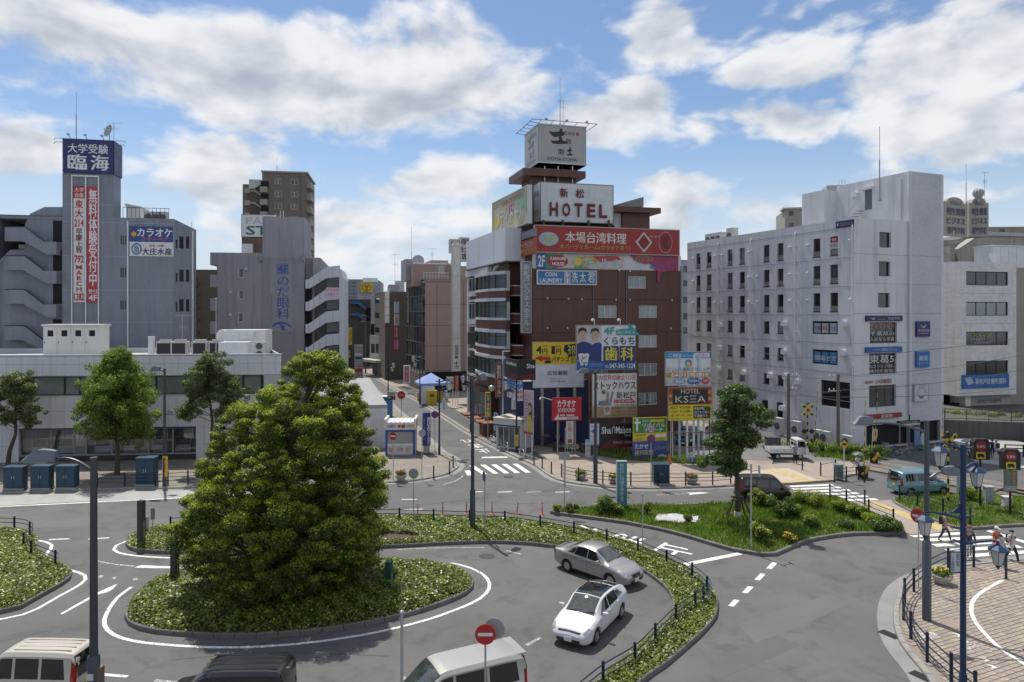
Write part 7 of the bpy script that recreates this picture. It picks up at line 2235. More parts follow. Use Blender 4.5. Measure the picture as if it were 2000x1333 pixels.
zel+=[(2.9,-.2,6.1,.4),(-3.1,.1,7.2,.4),(-2.8,0,5.,.45),(3.2,0,4.8,.4),(-3.2,0,3.9,.35),(2.6,.2,8.,.35),(-2.3,0,8.6,.35)]
tree('zelkova_tree','feathery light green street tree standing before the bank window',(p.x,p.y,.1),[(0,0,0),(.05,0,1.6),(-.05,0,3.2),(.1,0,5.5),(.15,0,8.8)],zel,210,.19,[L_ZEL,L_ZEL2],.8,r0=.22,wid=.42,flat=1.,up=.1,extra=1)
p=G(410,928)
tree('pruned_tree','cloud pruned dark tree before the right end of the bank',(p.x,p.y,.1),[(0,0,0),(.1,0,2.),(.2,0,4.2),(-.1,0,6.5),(0,0,9.)],[(0,0,9.2,.6),(-.7,.1,8.9,.55),(.6,-.1,8.6,.6),(-1.,-.2,8.2,.6),(.2,.3,8.,.65),(1.2,0,7.8,.6),(-.5,-.4,7.4,.6),(1.7,.2,7.2,.55),(.8,-.3,6.9,.6),(-1.2,.1,6.8,.6),(2.2,0,6.5,.5),(.2,-.3,6.3,.6),(1.6,-.2,6.,.55),(-.8,.2,6.,.5),(-1.4,-.1,5.4,.5),(-2.2,0,5.1,.5),(-1.7,.2,4.9,.45),(1.3,0,5.3,.5),(2.,.2,5.6,.45),(1.,-.2,4.7,.4)],200,.13,[L_DARK,L_DARK2],.6,r0=.17,flat=.8,extra=7)
p=G(1441,1013,.2)
up_=dome(30,4.9,8.1,lambda u:1.55*sin(pi*(.22+.66*u)),(.38,.6),1.,.15)
lo_=dome(18,3.1,5.,lambda u:1.15*sin(pi*(.25+.6*u)),(.35,.5),1.,-.85)
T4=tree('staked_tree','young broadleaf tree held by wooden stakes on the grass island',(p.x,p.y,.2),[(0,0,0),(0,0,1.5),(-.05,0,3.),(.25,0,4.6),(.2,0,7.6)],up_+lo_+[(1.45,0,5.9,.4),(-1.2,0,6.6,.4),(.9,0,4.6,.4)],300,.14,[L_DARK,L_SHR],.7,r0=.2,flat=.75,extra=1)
M_STAKE=mat('stake_wood',(.06,.048,.036),.9)
for k,(dx,dy)in enumerate(((-.75,-.35),(.75,-.4),(-.45,.6),(.6,.55))):
 MB().tb([(dx*1.15,dy*1.15,-.1),(dx*.35,dy*.3,1.35)],.055,7).bd('stake',M_STAKE,T4)
MB().tb([(-.5,-.2,1.2),(.5,-.25,1.2)],.05,7).tb([(-.35,.2,1.3),(.4,.2,1.3)],.05,7).bd('cross_bar',M_STAKE,T4)
MB().tb([(0,0,.05),(0,0,.45)],[.24,.22],9).bd('trunk_wrap',mat('wrap_white',(.5,.5,.47),.9),T4)
def cover(name,label_,ring,top,dens,size,mats,young,cut=None,seed=0,edge=.12,hmax=.28):
 xs=[p.x for p in ring]
 ys=[p.y for p in ring]
 x0,x1,y0,y1=min(xs),max(xs),min(ys),max(ys)
 n=int((x1-x0)*(y1-y0)*dens)
 X=nr.uniform(x0,x1,n)
 Y=nr.uniform(y0,y1,n)
 ok=in_poly(X,Y,[(p.x,p.y)for p in ring])
 u,v=1000+X/Y*F,HY+(H-.3)*F/Y
 ok&=(u>-40)&(u<2040)&(v<1370)
 if cut is not None:
  ok&=~cut(X,Y)
 X,Y=X[ok],Y[ok]
 R=np.array([(p.x,p.y)for p in ring])
 dist=np.full(len(X),9.)
 for a,b in zip(R,np.roll(R,-1,0)):
  ab=b-a
  L2=(ab**2).sum()+1e-9
  t=np.clip(((X-a[0])*ab[0]+(Y-a[1])*ab[1])/L2,0,1)
  dist=np.minimum(dist,np.hypot(X-a[0]-t*ab[0],Y-a[1]-t*ab[1]))
 ph=seed*1.7
 hum=.5+.25*np.sin(X*2.1+ph)*np.cos(Y*2.6-ph)+.25*np.sin(X*5.3+Y*4.1)
 Z=top+np.clip(dist/.6,0,1)**.6*hmax*(.55+.6*hum)*nr.uniform(.45,1.,len(X))**.5
 N=np.stack([nr.normal(0,.35,len(X)),nr.normal(-.1,.35,len(X)),np.ones(len(X))],1)
 V=leaves(np.stack([X,Y,Z],1),N,size,.8,.35)
 prob=np.clip(young*(.35+.9*hum),0,1)
 mi=(nr.uniform(size=len(X))<prob).astype(int)
 o=stc(quads(name,V,mats,mi),'stuff')
 o['label']=label_
 return o
inA_=ofp(ringA,.06,True)
inB_=ofp(ringB,.05,True)
inC_=ofp(ringC,.05,True)
cover('ivy','dense ivy carpeting the teardrop planting island',inA_,.17,360,.125,[L_IVY,L_IVY2],.36,None,1,hmax=.42)
def bare(X,Y):
 c=G(745,1056)
 return((X-c.x)/2.3)**2+((Y-c.y)/.7)**2<1
cover('ivy','bright ivy filling the long curved planting island',inB_,.17,380,.125,[L_IVY,L_IVY2],.5,bare,2)
cover('ivy','bright ivy filling the planting island at left edge',inC_,.17,380,.125,[L_IVY,L_IVY2],.5,None,3)
def grass(name,label_,ring,top,dens,h,mats,dry=.15,cut=None):
 xs=[p.x for p in ring]
 ys=[p.y for p in ring]
 n=int((max(xs)-min(xs))*(max(ys)-min(ys))*dens)
 X=nr.uniform(min(xs),max(xs),n)
 Y=nr.uniform(min(ys),max(ys),n)
 ok=in_poly(X,Y,[(p.x,p.y)for p in ring])
 u=1000+X/Y*F
 ok&=(u>-30)&(u<2030)
 if cut is not None:
  ok&=~cut(X,Y)
 X,Y=X[ok],Y[ok]
 n=len(X)
 hum=.5+.3*np.sin(X*1.3+2)*np.cos(Y*1.9)+.2*np.sin(X*3.7-Y*2.9)
 hh=h*(.45+.9*hum)*nr.uniform(.5,1.3,n)
 a=nr.uniform(0,2*pi,n)
 w=.018+.02*nr.uniform(size=n)
 lean=hh*nr.uniform(.1,.7,n)
 b=nr.uniform(0,2*pi,n)
 V=np.empty((n,4,3))
 V[:,0]=np.stack([X-w*np.cos(a),Y-w*np.sin(a),np.full(n,top-.02)],1)
 V[:,1]=np.stack([X+w*np.cos(a),Y+w*np.sin(a),np.full(n,top-.02)],1)
 V[:,2]=np.stack([X+lean*np.cos(b)+w*.25*np.cos(a),Y+lean*np.sin(b),top+hh],1)
 V[:,3]=np.stack([X+lean*np.cos(b)-w*.25*np.cos(a),Y+lean*np.sin(b),top+hh],1)
 mi=(nr.uniform(size=n)<dry*(.3+1.6*(1-hum))).astype(int)
 o=stc(quads(name,V,mats,mi),'stuff')
 o['label']=label_
 return o
sheet_c=G(1322,1014,.2)
def nosheet(X,Y):
 return((X-sheet_c.x)/1.5)**2+((Y-sheet_c.y)/.75)**2<1
grass('grass','rough grass on the triangular island',inD,.17,190,.2,[L_GRS,L_GRS2],.2,nosheet)
grass('grass','short grass on the island beside the level crossing',inE,.13,150,.13,[L_GRS,L_GRS2],.25)
vring=[Ve(p)for p in lot]
grass('grass','patchy grass on the verge under the hoardings',vring if area2(vring)>0 else vring[::-1],.2,110,.2,[L_GRS,L_GRS2],.5)
def shrub(base,h,r,label,mats,young=.4,n=9,per=170,size=.12,wid=.5,flowers=None,group='shrubs on the grass islands',name='shrub',up=.4):
 t=th_(name,label,'shrub',base,0,group)
 cl=[]
 for k in range(n):
  a=rnd.uniform(0,2*pi)
  q=r*rnd.uniform(.1,.75)
  cl.append((q*cos(a),q*sin(a),h*rnd.uniform(.3,.82),r*rnd.uniform(.32,.5)))
 V,mi=clump_leaves(cl,per,size,young,wid,.9,up)
 quads('foliage',V,mats,mi,t)
 mb=MB()
 for c in cl:
  mb.tb([(0,0,-.05),(c[0]*.5,c[1]*.5,c[2]*.6),c[:3]],[.03,.02,.008],5)
 mb.bd('stems',M_BARK,t)
 if flowers:
  m,k=flowers
  C0=np.array(cl)
  j=nr.integers(0,len(cl),k)
  d=unit(nr.normal(size=(k,3))+np.array([0,-.4,.9]))
  quads('flowers',leaves(C0[j,:3]+d*C0[j,3:4]*1.05,d,.09,1.,.3),[m],np.zeros(k,int),t)
 return t
SH=[((1089,999),.45,.38,'small yellow green tuft at left tip of the grass island',[L_YEL,L_YEL],.5),((1116,1000),.55,.42,'small dark round bush at left tip of the grass island',[L_SHR,L_DARK2],.3),((1180,1003),1.15,.95,'broad spiky bush left of the blue pillar sign',[L_SHR,L_YEL],.6),((1200,1005),.7,.6,'low bush at the foot of the blue pillar sign',[L_SHR,L_YEL],.4),((1263,1004),.8,.35,'wispy weed between the pillar sign and the white sheet',[L_GRS,L_GRS2],.5),((1345,1022),.5,.4,'tuft of long grass at right corner of the white sheet',[L_GRS,L_GRS2],.4),((1482,988),1.,.7,'leafy bright shrub just right of the staked tree',[L_SHR,L_YEL],.7),((1502,991),.7,.8,'yellow green bush behind the thin grey post',[L_SHR,L_YEL],.8),((1526,1012),1.35,.85,'dark leafy shrub in the middle of the grass island',[L_SHR,L_DARK2],.4),((1552,1012),.8,.6,'broad leaved clump right of the dark leafy shrub',[L_SHR,L_YEL],.5),((1582,1030),.75,.65,'low green clump in front part of the grass island',[L_SHR,L_YEL],.5),((1486,1060),1.15,.65,'yellowish bush at the foot of the thin grey post',[L_SHR,L_YEL],.9),((1570,985),.95,.8,'tall grassy bush at the back of the grass island',[L_GRS,L_YEL],.7),((1600,992),1.,.85,'golden green grassy bush at the back of the grass island',[L_YEL,L_GRS2],.5),((1640,1001),.8,.7,'grassy bush beside the dark fence at the crossing',[L_GRS,L_YEL],.6),((1672,1012),.75,.7,'bright lily leaf clump beside the dark fence',[L_SHR,L_YEL],.9),((1700,1022),.6,.6,'yellow green clump near right end of the dark fence',[L_YEL,L_YEL],.6),((1745,1036),.6,.75,'dark low bush at right tip of the grass island',[L_SHR,L_DARK2],.3),((1718,1036),.5,.6,'second dark low bush near right tip of the grass island',[L_SHR,L_DARK2],.3),((1648,1030),.45,.6,'grey green ground shrub in front of the dark fence',[L_DARK2,L_SHR],.4),((1895,975),.9,.9,'rounded green bush by the railway posts at right',[L_GRS,L_YEL],.5)]
for i_,(q,h_,r_,lb,ms,yg)in enumerate(SH):
 p=G(*q,.17)
 shrub((p.x,p.y,.17),h_,r_,lb,ms,yg,8 if r_<.6 else 12,120 if r_<.6 else 190,.13,.3 if ms[0]in(L_GRS,L_YEL)else .55)
p=G(1536,1060,.17)
shrub((p.x,p.y,.17),.5,.5,'clump of small yellow flowers near front kerb of the grass island',[L_SHR,L_GRS],.4,7,90,.1,.5,(M_FLW,90),name='flower_clump')
p=G(1535,1049,.17)
shrub((p.x,p.y,.17),.55,.35,'pale seed head tuft behind the yellow flowers',[L_GRS2,L_YEL],.4,6,60,.1,.5,None)
mb=MB()
n_=14
vs,fs=[],[]
for i in range(n_+1):
 for j in range(n_+1):
  u,v=i/n_-.5,j/n_-.5
  x=sheet_c.x+u*2.5+v*.55
  y=sheet_c.y+v*1.55-u*.35
  z=.22+.035*sin(9*u+4*v)+.03*sin(13*v-5*u)+.02*rnd.random()+.03
  vs.append((x,y,z))
for i in range(n_):
 for j in range(n_):
  a=i*(n_+1)+j
  fs.append((a,a+n_+1,a+n_+2,a+1))
mb.add(vs,fs)
tag(mb.bd('plastic_sheet',mat('sheet_white',(.44,.44,.46),.5,var=.2,scale=.4,fine=.1),None,True),'crumpled white plastic sheet spread on the grass island','sheet')
def scrub(name,label_,pts,n,h,spreadr,mats,young=.4):
 cl=[]
 for i in range(n):
  k=rnd.random()*(len(pts)-1)
  j=int(k)
  p=Ve(pts[j]).lerp(Ve(pts[j+1]),k-j)
  cl.append((p.x+rnd.uniform(-1,1)*spreadr,p.y+rnd.uniform(-1,1)*spreadr,p.z+h*rnd.uniform(.1,.8),rnd.uniform(.25,.55)))
 V,mi=clump_leaves(cl,90,.15,young,.5,.8,.4)
 o=stc(quads(name,V,mats,mi),'stuff')
 o['label']=label_
 return o
emb=[G(1480,885),G(1530,886),G(1590,893),G(1640,897),G(1710,903)]
scrub('scrub','weedy scrub along the railway at the foot of the white office',[(p.x+1.4,p.y+2.,.1)for p in emb],120,.9,1.1,[L_SHR,L_YEL])
vb=stc(MB().prism([(*G(1590,896)[:2],),(*G(1722,905)[:2],),(*G(1700,893)[:2],),(*G(1600,884)[:2],)],0,.12).bd('grass_verge',M_TURF))
ringV=[G(1590,896),G(1722,905),G(1700,893),G(1600,884)]
grass('grass','rough grass strip between railway and shop',ringV if area2(ringV)>0 else ringV[::-1],.12,120,.25,[L_GRS,L_GRS2],.2)
scrub('scrub','green creeper on the bank below the railings at right edge',[(*P(1840,845,78)[:2],.6),(*P(1900,850,76)[:2],.8),(*P(2010,865,74)[:2],.8)],130,1.6,1.2,[L_SHR,L_YEL])
#  vehicles
M_TYRE=mat('tyre_rubber',(.018,.018,.019),.85,fine=.1)
M_RIM=mat('alloy_rim',(.42,.43,.44),.3,.85,var=.05,fine=.02)
MCG=mat('car_glass',(.01,.013,.015),.03,var=.2,scale=.6,fine=0,spec=1.)
M_CGL2=mat('car_windscreen',(.045,.055,.058),.03,var=.6,scale=.35,fine=0,spec=1.)
MTR=mat('car_black_trim',(.018,.018,.02),.5)
M_LAMP=mat('headlamp',(.42,.44,.46),.08,.4,fine=0,spec=1.)
M_TAIL=mat('tail_lamp',(.33,.012,.012),.15,fine=0)
M_AMB=mat('amber_lamp',(.5,.18,.02),.2,fine=0)
M_PLATE=pt_((.62,.63,.62))
M_PLATEY=pt_((.6,.45,.03))
MCH=mat('chrome',(.55,.56,.57),.15,1.,var=0,fine=0)
def carpaint(name,col,metal=0,rough=.3):
 return mat(name,col,rough,metal,var=.03,scale=1.,fine=.02,bscale=80,coat=.45,spec=.5)
_tmp=bpy.data.scenes.new('boolean_bench')
def cut(me,cutters):
 a=bpy.data.objects.new('body',me)
 _tmp.collection.objects.link(a)
 cs=[]
 for k,c in enumerate(cutters):
  o=bpy.data.objects.new('cutter',c)
  _tmp.collection.objects.link(o)
  cs.append(o)
  md=a.modifiers.new('b%d'%k,'BOOLEAN')
  md.operation='DIFFERENCE'
  md.solver='EXACT'
  md.object=o
 with bpy.context.temp_override(scene=_tmp,view_layer=_tmp.view_layers[0]):
  dg=bpy.context.evaluated_depsgraph_get()
  dg.update()
 out=bpy.data.meshes.new_from_object(a.evaluated_get(dg))
 for o in[a]+cs:
  bpy.data.objects.remove(o)
 return out
class Loft:
 def __init__(s,st):
  s.st=sorted(st)
  s.xs=[q[0]for q in s.st]
 def par(s,x):
  st=s.st
  n=len(st)
  x=min(max(x,st[0][0]),st[-1][0])
  i=0
  while i<n-2 and st[i+1][0]<x:
   i+=1
  x0,x1=st[i][0],st[i+1][0]
  h=x1-x0
  t=(x-x0)/h
  out=[]
  for k in range(1,6):
   d=(st[i+1][k]-st[i][k])/h
   dm=(st[i][k]-st[i-1][k])/(x0-st[i-1][0])if i>0 else d
   dp=(st[i+2][k]-st[i+1][k])/(st[i+2][0]-x1)if i+2<n else d
   m0=0 if dm*d<=0 else 2*dm*d/(dm+d)
   m1=0 if dp*d<=0 else 2*dp*d/(dp+d)
   out.append((2*t**3-3*t*t+1)*st[i][k]+(t**3-2*t*t+t)*h*m0+(-2*t**3+3*t*t)*st[i+1][k]+(t**3-t*t)*h*m1)
  return out
 def ring(s,x):
  zb,zw,zt,wb,wt=s.par(x)
  g=zt-zw
  return[(0,zb),(wb*.84,zb),(wb*.97,zb+(zw-zb)*.16),(wb,zb+(zw-zb)*.55),(wb*.99,zw-(zw-zb)*.06),(wb*.955,zw),(wt+(wb*.955-wt)*.1,zw+g*.88),(wt*.86,zt-g*0),(0,zt+.03)]
 def pt(s,x,k,side=1):
  r=s.ring(x)
  i=min(int(k),7)
  t=k-i
  y=r[i][0]+(r[i+1][0]-r[i][0])*t
  z=r[i][1]+(r[i+1][1]-r[i][1])*t
  return Ve((x,y*side,z))
 def body(s,n=56):
  x0,x1=s.xs[0],s.xs[-1]
  X=sorted(set([x0+(x1-x0)*(.5-.5*cos(pi*i/n))for i in range(n+1)]+s.xs))
  X=[x for i,x in enumerate(X)if i==0 or x-X[i-1]>.004]
  vs,fs=[],[]
  for x in X:
   r=s.ring(x)
   full=r+[(-y,z)for y,z in reversed(r[1:-1])]
   vs+=[(x,y,z)for y,z in full]
  m=16
  for i in range(len(X)-1):
   for k in range(m):
    fs.append((i*m+k,i*m+(k+1)%m,(i+1)*m+(k+1)%m,(i+1)*m+k))
  fs.append(tuple(range(m)))
  fs.append(tuple((len(X)-1)*m+k for k in range(m-1,-1,-1)))
  return MB().add(vs,fs)
 def patch(s,xb0,xb1,xt0,xt1,k0,k1,side=1,off=.008,nx=8,nk=4):
  vs,fs=[],[]
  for j in range(nk+1):
   v=j/nk
   for i in range(nx+1):
    u=i/nx
    x=(xb0+(xb1-xb0)*u)*(1-v)+(xt0+(xt1-xt0)*u)*v
    k=k0+(k1-k0)*v
    p=s.pt(x,k,side)
    a=s.pt(x+.03,k,side)-s.pt(x-.03,k,side)
    b=s.pt(x,min(k+.08,8),side)-s.pt(x,max(k-.08,0),side)
    nn=b.cross(a)*side
    nn=nn.normalized()if nn.length>1e-9 else Ve((0,0,1))
    vs.append(p+nn*off)
  for j in range(nk):
   for i in range(nx):
    q=j*(nx+1)+i
    fs.append((q,q+1,q+nx+2,q+nx+1))
  return vs,fs
 def screen(s,x0,x1,inset=0,off=.008,n=10,kk=6.75):
  vs,fs=[],[]
  cols=[(-1,kk),(-1,7.),(-1,7.5),(1,8),(1,7.5),(1,7.),(1,kk)]
  for i in range(n+1):
   x=x0+(x1-x0)*i/n
   for sd,k in cols:
    p=s.pt(x,k,sd)
    a=s.pt(x+.03,k,sd)-s.pt(x-.03,k,sd)
    nn=Ve((-a.z,0,a.x)).normalized()
    if nn.z<0:
     nn=-nn
    vs.append(p+nn*off+Ve((0,sd*off*.4 if k<7.2 else 0,0)))
  m=len(cols)
  for i in range(n):
   for j in range(m-1):
    q=i*m+j
    fs.append((q,q+1,q+m+1,q+m))
  return vs,fs
_wheel={}
def wheel(parent,x,y,r,w,side,steer=0,style=0):
 key=(round(r,3),round(w,3),style)
 if key not in _wheel:
  mb=MB(Mx.Rotation(rad(90),4,'X'))
  mb.la([(r*.62,-w/2),(r*.93,-w/2),(r,-w*.36),(r,w*.36),(r*.93,w/2),(r*.62,w/2),(r*.6,w*.3),(r*.6,-w*.3)],(0,0,0),24)
  ty=mb.mesh('tyre',M_TYRE,True)
  mb=MB(Mx.Rotation(rad(90),4,'X'))
  mb.la([(r*.62,w*.38),(r*.64,w*.47),(r*.6,w*.47),(r*.56,w*.3),(r*.1,w*.3)],(0,0,0),24)
  ns=(7,5,9)[style%3]
  for k in range(ns):
   a=2*pi*k/ns
   d=Ve((cos(a),sin(a),0))
   e=Ve((-d.y,d.x,0))
   mb.add([tuple(d*r*.1-e*.03+Ve((0,0,w*.46))),tuple(d*r*.6-e*.022+Ve((0,0,w*.42))),tuple(d*r*.6+e*.022+Ve((0,0,w*.42))),tuple(d*r*.1+e*.03+Ve((0,0,w*.46))),tuple(d*r*.1-e*.03+Ve((0,0,w*.31))),tuple(d*r*.6-e*.03+Ve((0,0,w*.31))),tuple(d*r*.6+e*.03+Ve((0,0,w*.31))),tuple(d*r*.1+e*.03+Ve((0,0,w*.31)))],[(0,1,2,3),(0,4,5,1),(1,5,6,2),(2,6,7,3),(3,7,4,0)])
  mb.la([(.06,w*.3),(.06,w*.48),(.02,w*.49)],(0,0,0),10)
  rm=mb.mesh('rim',[M_RIM],True)
  mb=MB(Mx.Rotation(rad(90),4,'X'))
  mb.la([(r*.58,w*.1),(r*.58,w*.24),(.02,w*.24)],(0,0,0),20)
  bk=mb.mesh('brake',MTR)
  hub=MB(Mx.Rotation(rad(90),4,'X')).la([(r*.3,-w*.3),(r*.3,w*.2),(.01,w*.2)],(0,0,0),12).mesh('wheel',MTR)
  _wheel[key]=(ty,rm,bk,hub)
 ty,rm,bk,hub=_wheel[key]
 e=ob('wheel',hub,parent,(x,y,r),(pi if side>0 else 0)+steer)
 ob('tyre',ty,e)
 ob('rim',rm,e)
 ob('brake',bk,e)
def car(name,label,pos,head,st,paint,wheels,r=.31,ww=.2,windows=(),screens=(),doors=(),lamps=(),tails=(),extra=None,plate=True,platem=None,handles=(),mirror=None,style=0,roofp=None,steer=0,group=None,grille=None,lower=True,wst=None):
 rz=atan2(head[1],head[0])
 t=th_(name,label,'car',(pos[0],pos[1],0),rz,group)
 lf=Loft(st)
 me=lf.body().mesh('body',paint)
 cutters=[]
 W_=max(q[4]for q in st)
 for x in wheels:
  for sd in(-1,1):
   mb=MB(Mx.Translation((x,sd*(W_-.02),r+.01))@Mx.Rotation(rad(90),4,'X'))
   mb.la([(r+.055,-.26),(r+.055,.26)],(0,0,0),24)
   cutters.append(mb.mesh('arch',MTR))
 try:
  me2=cut(me,cutters)
  if len(me2 .polygons)>200:
   me=me2
   me.name='body'
 except Exception as e:
  print('cut failed',e)
 me.polygons.foreach_set('use_smooth',[True]*len(me.polygons))
 try:
  me.set_sharp_from_angle(angle=rad(32))
 except Exception:
  pass
 while len(me.materials)>1:
  me.materials.pop()
 ob('body',me,t)
 for i,x in enumerate(wheels):
  xs_=[q for q in st if abs(q[0]-x)<9]
  y=lf.ring(x)[3][0]-ww/2-.015
  for sd in(-1,1):
   wheel(t,x,sd*y,r,ww,sd,steer if x>0 else 0,style)
 for wdw in windows:
  for sd in(-1,1):
   vs,fs=lf.patch(*wdw[:4],*(wdw[4]if len(wdw)>4 else(5.12,5.93)),sd,.007)
   MB().add(vs,fs).bd('side_window',MCG,t,True)
 for nm,x0,x1,m in screens:
  vs,fs=lf.screen(x0,x1)
  MB().add(vs,fs).bd(nm,m,t,True)
 for x in doors:
  for sd in(-1,1):
   vs,fs=lf.patch(x-.007,x+.007,x-.007,x+.007,2.,5.,sd,.003,1,8)
   MB().add(vs,fs).bd('door_gap',MTR,t)
 if lower:
  xa,xb=wheels[0]+r+.1,wheels[1]-r-.1
  for sd in(-1,1):
   vs,fs=lf.patch(xa,xb,xa,xb,1.3,1.95,sd,.004,4,2)
   MB().add(vs,fs).bd('sill',MTR,t)
 for x,k in handles:
  for sd in(-1,1):
   p=lf.pt(x,k,sd)
   MB().cb((p.x,p.y+sd*.012,p.z),(.2,.035,.035),0,0,.01).bd('door_handle',MCH if paint.name!='car_white' else paint,t)
 for(x0,x1,k0,k1,mm)in lamps:
  for sd in(-1,1):
   vs,fs=lf.patch(x0,x1,x0+.06,x1-.04,k0,k1,sd,.012,5,4)
   MB().add(vs,fs).bd('headlight',mm,t,True)
 for(x0,x1,k0,k1,mm)in tails:
  for sd in(-1,1):
   vs,fs=lf.patch(x0,x1,x0,x1,k0,k1,sd,.012,4,4)
   MB().add(vs,fs).bd('tail_light',mm,t,True)
 xf,xr=lf.xs[-1],lf.xs[0]
 if plate:
  pf=lf.par(xf)
  pr=lf.par(xr)
  MB().cb((xf+.022,0,pf[0]+.09),(.02,.33,.165)).bd('number_plate',platem or M_PLATE,t)
  MB().cb((xr-.015,0,(pr[0]+pr[1])/2+.1),(.02,.33,.165)).bd('number_plate',platem or M_PLATE,t)
 if mirror:
  for sd in(-1,1):
   p=lf.pt(mirror,5.,sd)
   mb=MB()
   mb.cb((p.x,p.y+sd*.13,p.z+.07),(.12,.22,.14),0,0,.03)
   mb.bd('wing_mirror',paint,t)
   MB().tb([(p.x,p.y-sd*.02,p.z),(p.x,p.y+sd*.08,p.z+.04)],.025,6).bd('mirror_arm',MTR,t)
 if extra:
  extra(t,lf)
 return t
P_WHITE=carpaint('car_white',(.6,.61,.62))
P_SILV=carpaint('car_silver',(.36,.355,.36),.55,.32)
P_CHAMP=carpaint('car_champagne',(.42,.405,.38),.45,.35)
P_BEIGE=carpaint('car_cream',(.5,.455,.39),.15,.35)
P_BLACK=carpaint('car_black',(.012,.012,.016))
P_BROWN=carpaint('car_brown',(.02,.013,.01),0)
P_BLUE=carpaint('car_ice_blue',(.17,.31,.38),.3)
def wipers(t,lf,x,n=2):
 mb=MB()
 for k in range(n):
  y0=-.45+k*.6
  a,b=Ve((x,y0,0)),Ve((x-.12,y0+.5,0))
  a.z=lf.par(a.x)[2]+.035
  b.z=lf.par(b.x)[2]+.03
  mb.tb([a,b],.012,4)
 mb.bd('wiper',MTR,t)
st=[(-2.23,.42,.8,.98,.6,.5),(-2.14,.3,.92,1.1,.78,.58),(-1.85,.22,.98,1.24,.84,.6),(-1.2,.18,.97,1.4,.868,.61),(-.55,.18,.95,1.475,.872,.62),(-.05,.18,.94,1.49,.872,.62),(.35,.18,.93,1.44,.872,.62),(.8,.18,.92,1.22,.87,.63),(1.18,.18,.9,.97,.868,.7),(1.3,.18,.87,.925,.866,.76),(1.75,.19,.76,.82,.85,.74),(2.02,.2,.66,.71,.8,.64),(2.16,.24,.56,.6,.7,.52),(2.23,.3,.48,.51,.56,.4)]
def prius_x(t,lf):
 wipers(t,lf,1.14)
 MB().cb((2.215,0,.34),(.06,1.,.1),0,0,.02).bd('lower_intake',MTR,t)
 vs,fs=lf.patch(2.1,2.16,2.1,2.16,7.,8.,1,.006,2,4)
 MB().add(vs,fs).bd('upper_intake',MTR,t)
 vs,fs=lf.patch(2.1,2.16,2.1,2.16,7.,8.,-1,.006,2,4)
 MB().add(vs,fs).bd('upper_intake',MTR,t)
 MB(Mx.Translation((2.155,0,.6))@Mx.Rotation(rad(60),4,'Y')).la([(.075,0),(.08,.015),(.06,.02),(.01,.02)],(0,0,0),14).bd('badge',MCH,t)
 for sd in(-1,1):
  MB().cb((2.02,sd*.66,.38),(.16,.12,.2),sd*.7,0,.03).bd('fog_lamp',MCH,t)
 for k in range(5):
  MB().cb((-1.12+0,-.5+.25*k,1.475),(.16,.03,.02)).bd('roof_slot',MTR,t)
car('white_hatchback','white hatchback with dark glass roof driving round the bend',(3.28,28.9),(-.5,-.866),st,P_WHITE,(-1.35,1.35),.315,.2,[(.88,.02,.42,.02),(-.04,-.95,-.04,-.85),(-1.,-1.55,-.9,-1.2,(5.2,5.8))],[('windscreen',1.14,.4,M_CGL2),('glass_roof',.34,-1.,MCG),('rear_window',-1.15,-2.05,MCG)],(.98,-.02,-1.02),[(1.78,2.14,3.9,6.2,M_LAMP)],[(-2.18,-1.98,3.6,5.2,M_TAIL)],prius_x,handles=((.12,4.5),(-.85,4.5)),mirror=.78,style=1)
st=[(-2.33,.42,.84,.88,.58,.48),(-2.25,.3,.95,1.,.74,.6),(-1.9,.22,1.,1.055,.82,.66),(-1.6,.19,.99,1.09,.84,.66),(-1.2,.18,.98,1.3,.846,.61),(-.75,.18,.97,1.45,.848,.6),(-.2,.18,.96,1.495,.848,.6),(.3,.18,.95,1.45,.848,.6),(.75,.18,.94,1.22,.848,.61),(1.13,.18,.93,1.,.846,.68),(1.25,.18,.9,.965,.845,.74),(1.75,.19,.82,.885,.83,.72),(2.1,.21,.72,.775,.77,.62),(2.25,.25,.62,.66,.68,.52),(2.33,.32,.54,.57,.56,.42)]
def saloon_x(t,lf):
 wipers(t,lf,1.08)
 MB().cb((2.3,0,.62),(.07,.62,.15),0,0,.03).bd('grille',mat('grille_grey',(.12,.12,.125),.3,.8,lines=(.04,.4)),t)
 MB().cb((2.345,0,.62),(.02,.1,.08),0,0,.02).bd('badge',MCH,t)
 MB().cb((2.31,0,.37),(.06,.95,.1),0,0,.02).bd('lower_intake',MTR,t)
 vs,fs=lf.patch(-2.28,-2.02,-2.28,-2.05,7.,8.,1,.03,3,3)
 vs2,fs2=lf.patch(-2.28,-2.02,-2.28,-2.05,7.,8.,-1,.03,3,3)
 MB().add(vs,fs).add(vs2,fs2).bd('boot_spoiler',P_SILV,t)
car('silver_saloon','silver saloon following the white hatchback round the bend',(4.26,34.6),(.7,-.714),st,P_SILV,(-1.32,1.36),.31,.2,[(.86,-.02,.38,-.02),(-.08,-.85,-.08,-.72),(-.9,-1.3,-.78,-1.,(5.2,5.8))],[('windscreen',1.08,.36,M_CGL2),('rear_window',-.85,-1.55,MCG)],(.95,-.05,-1.),[(1.95,2.26,3.6,5.8,M_LAMP)],[(-2.3,-2.1,3.6,5.,M_TAIL)],saloon_x,handles=((.12,4.55),(-.75,4.55)),mirror=.7,style=0,steer=.25)
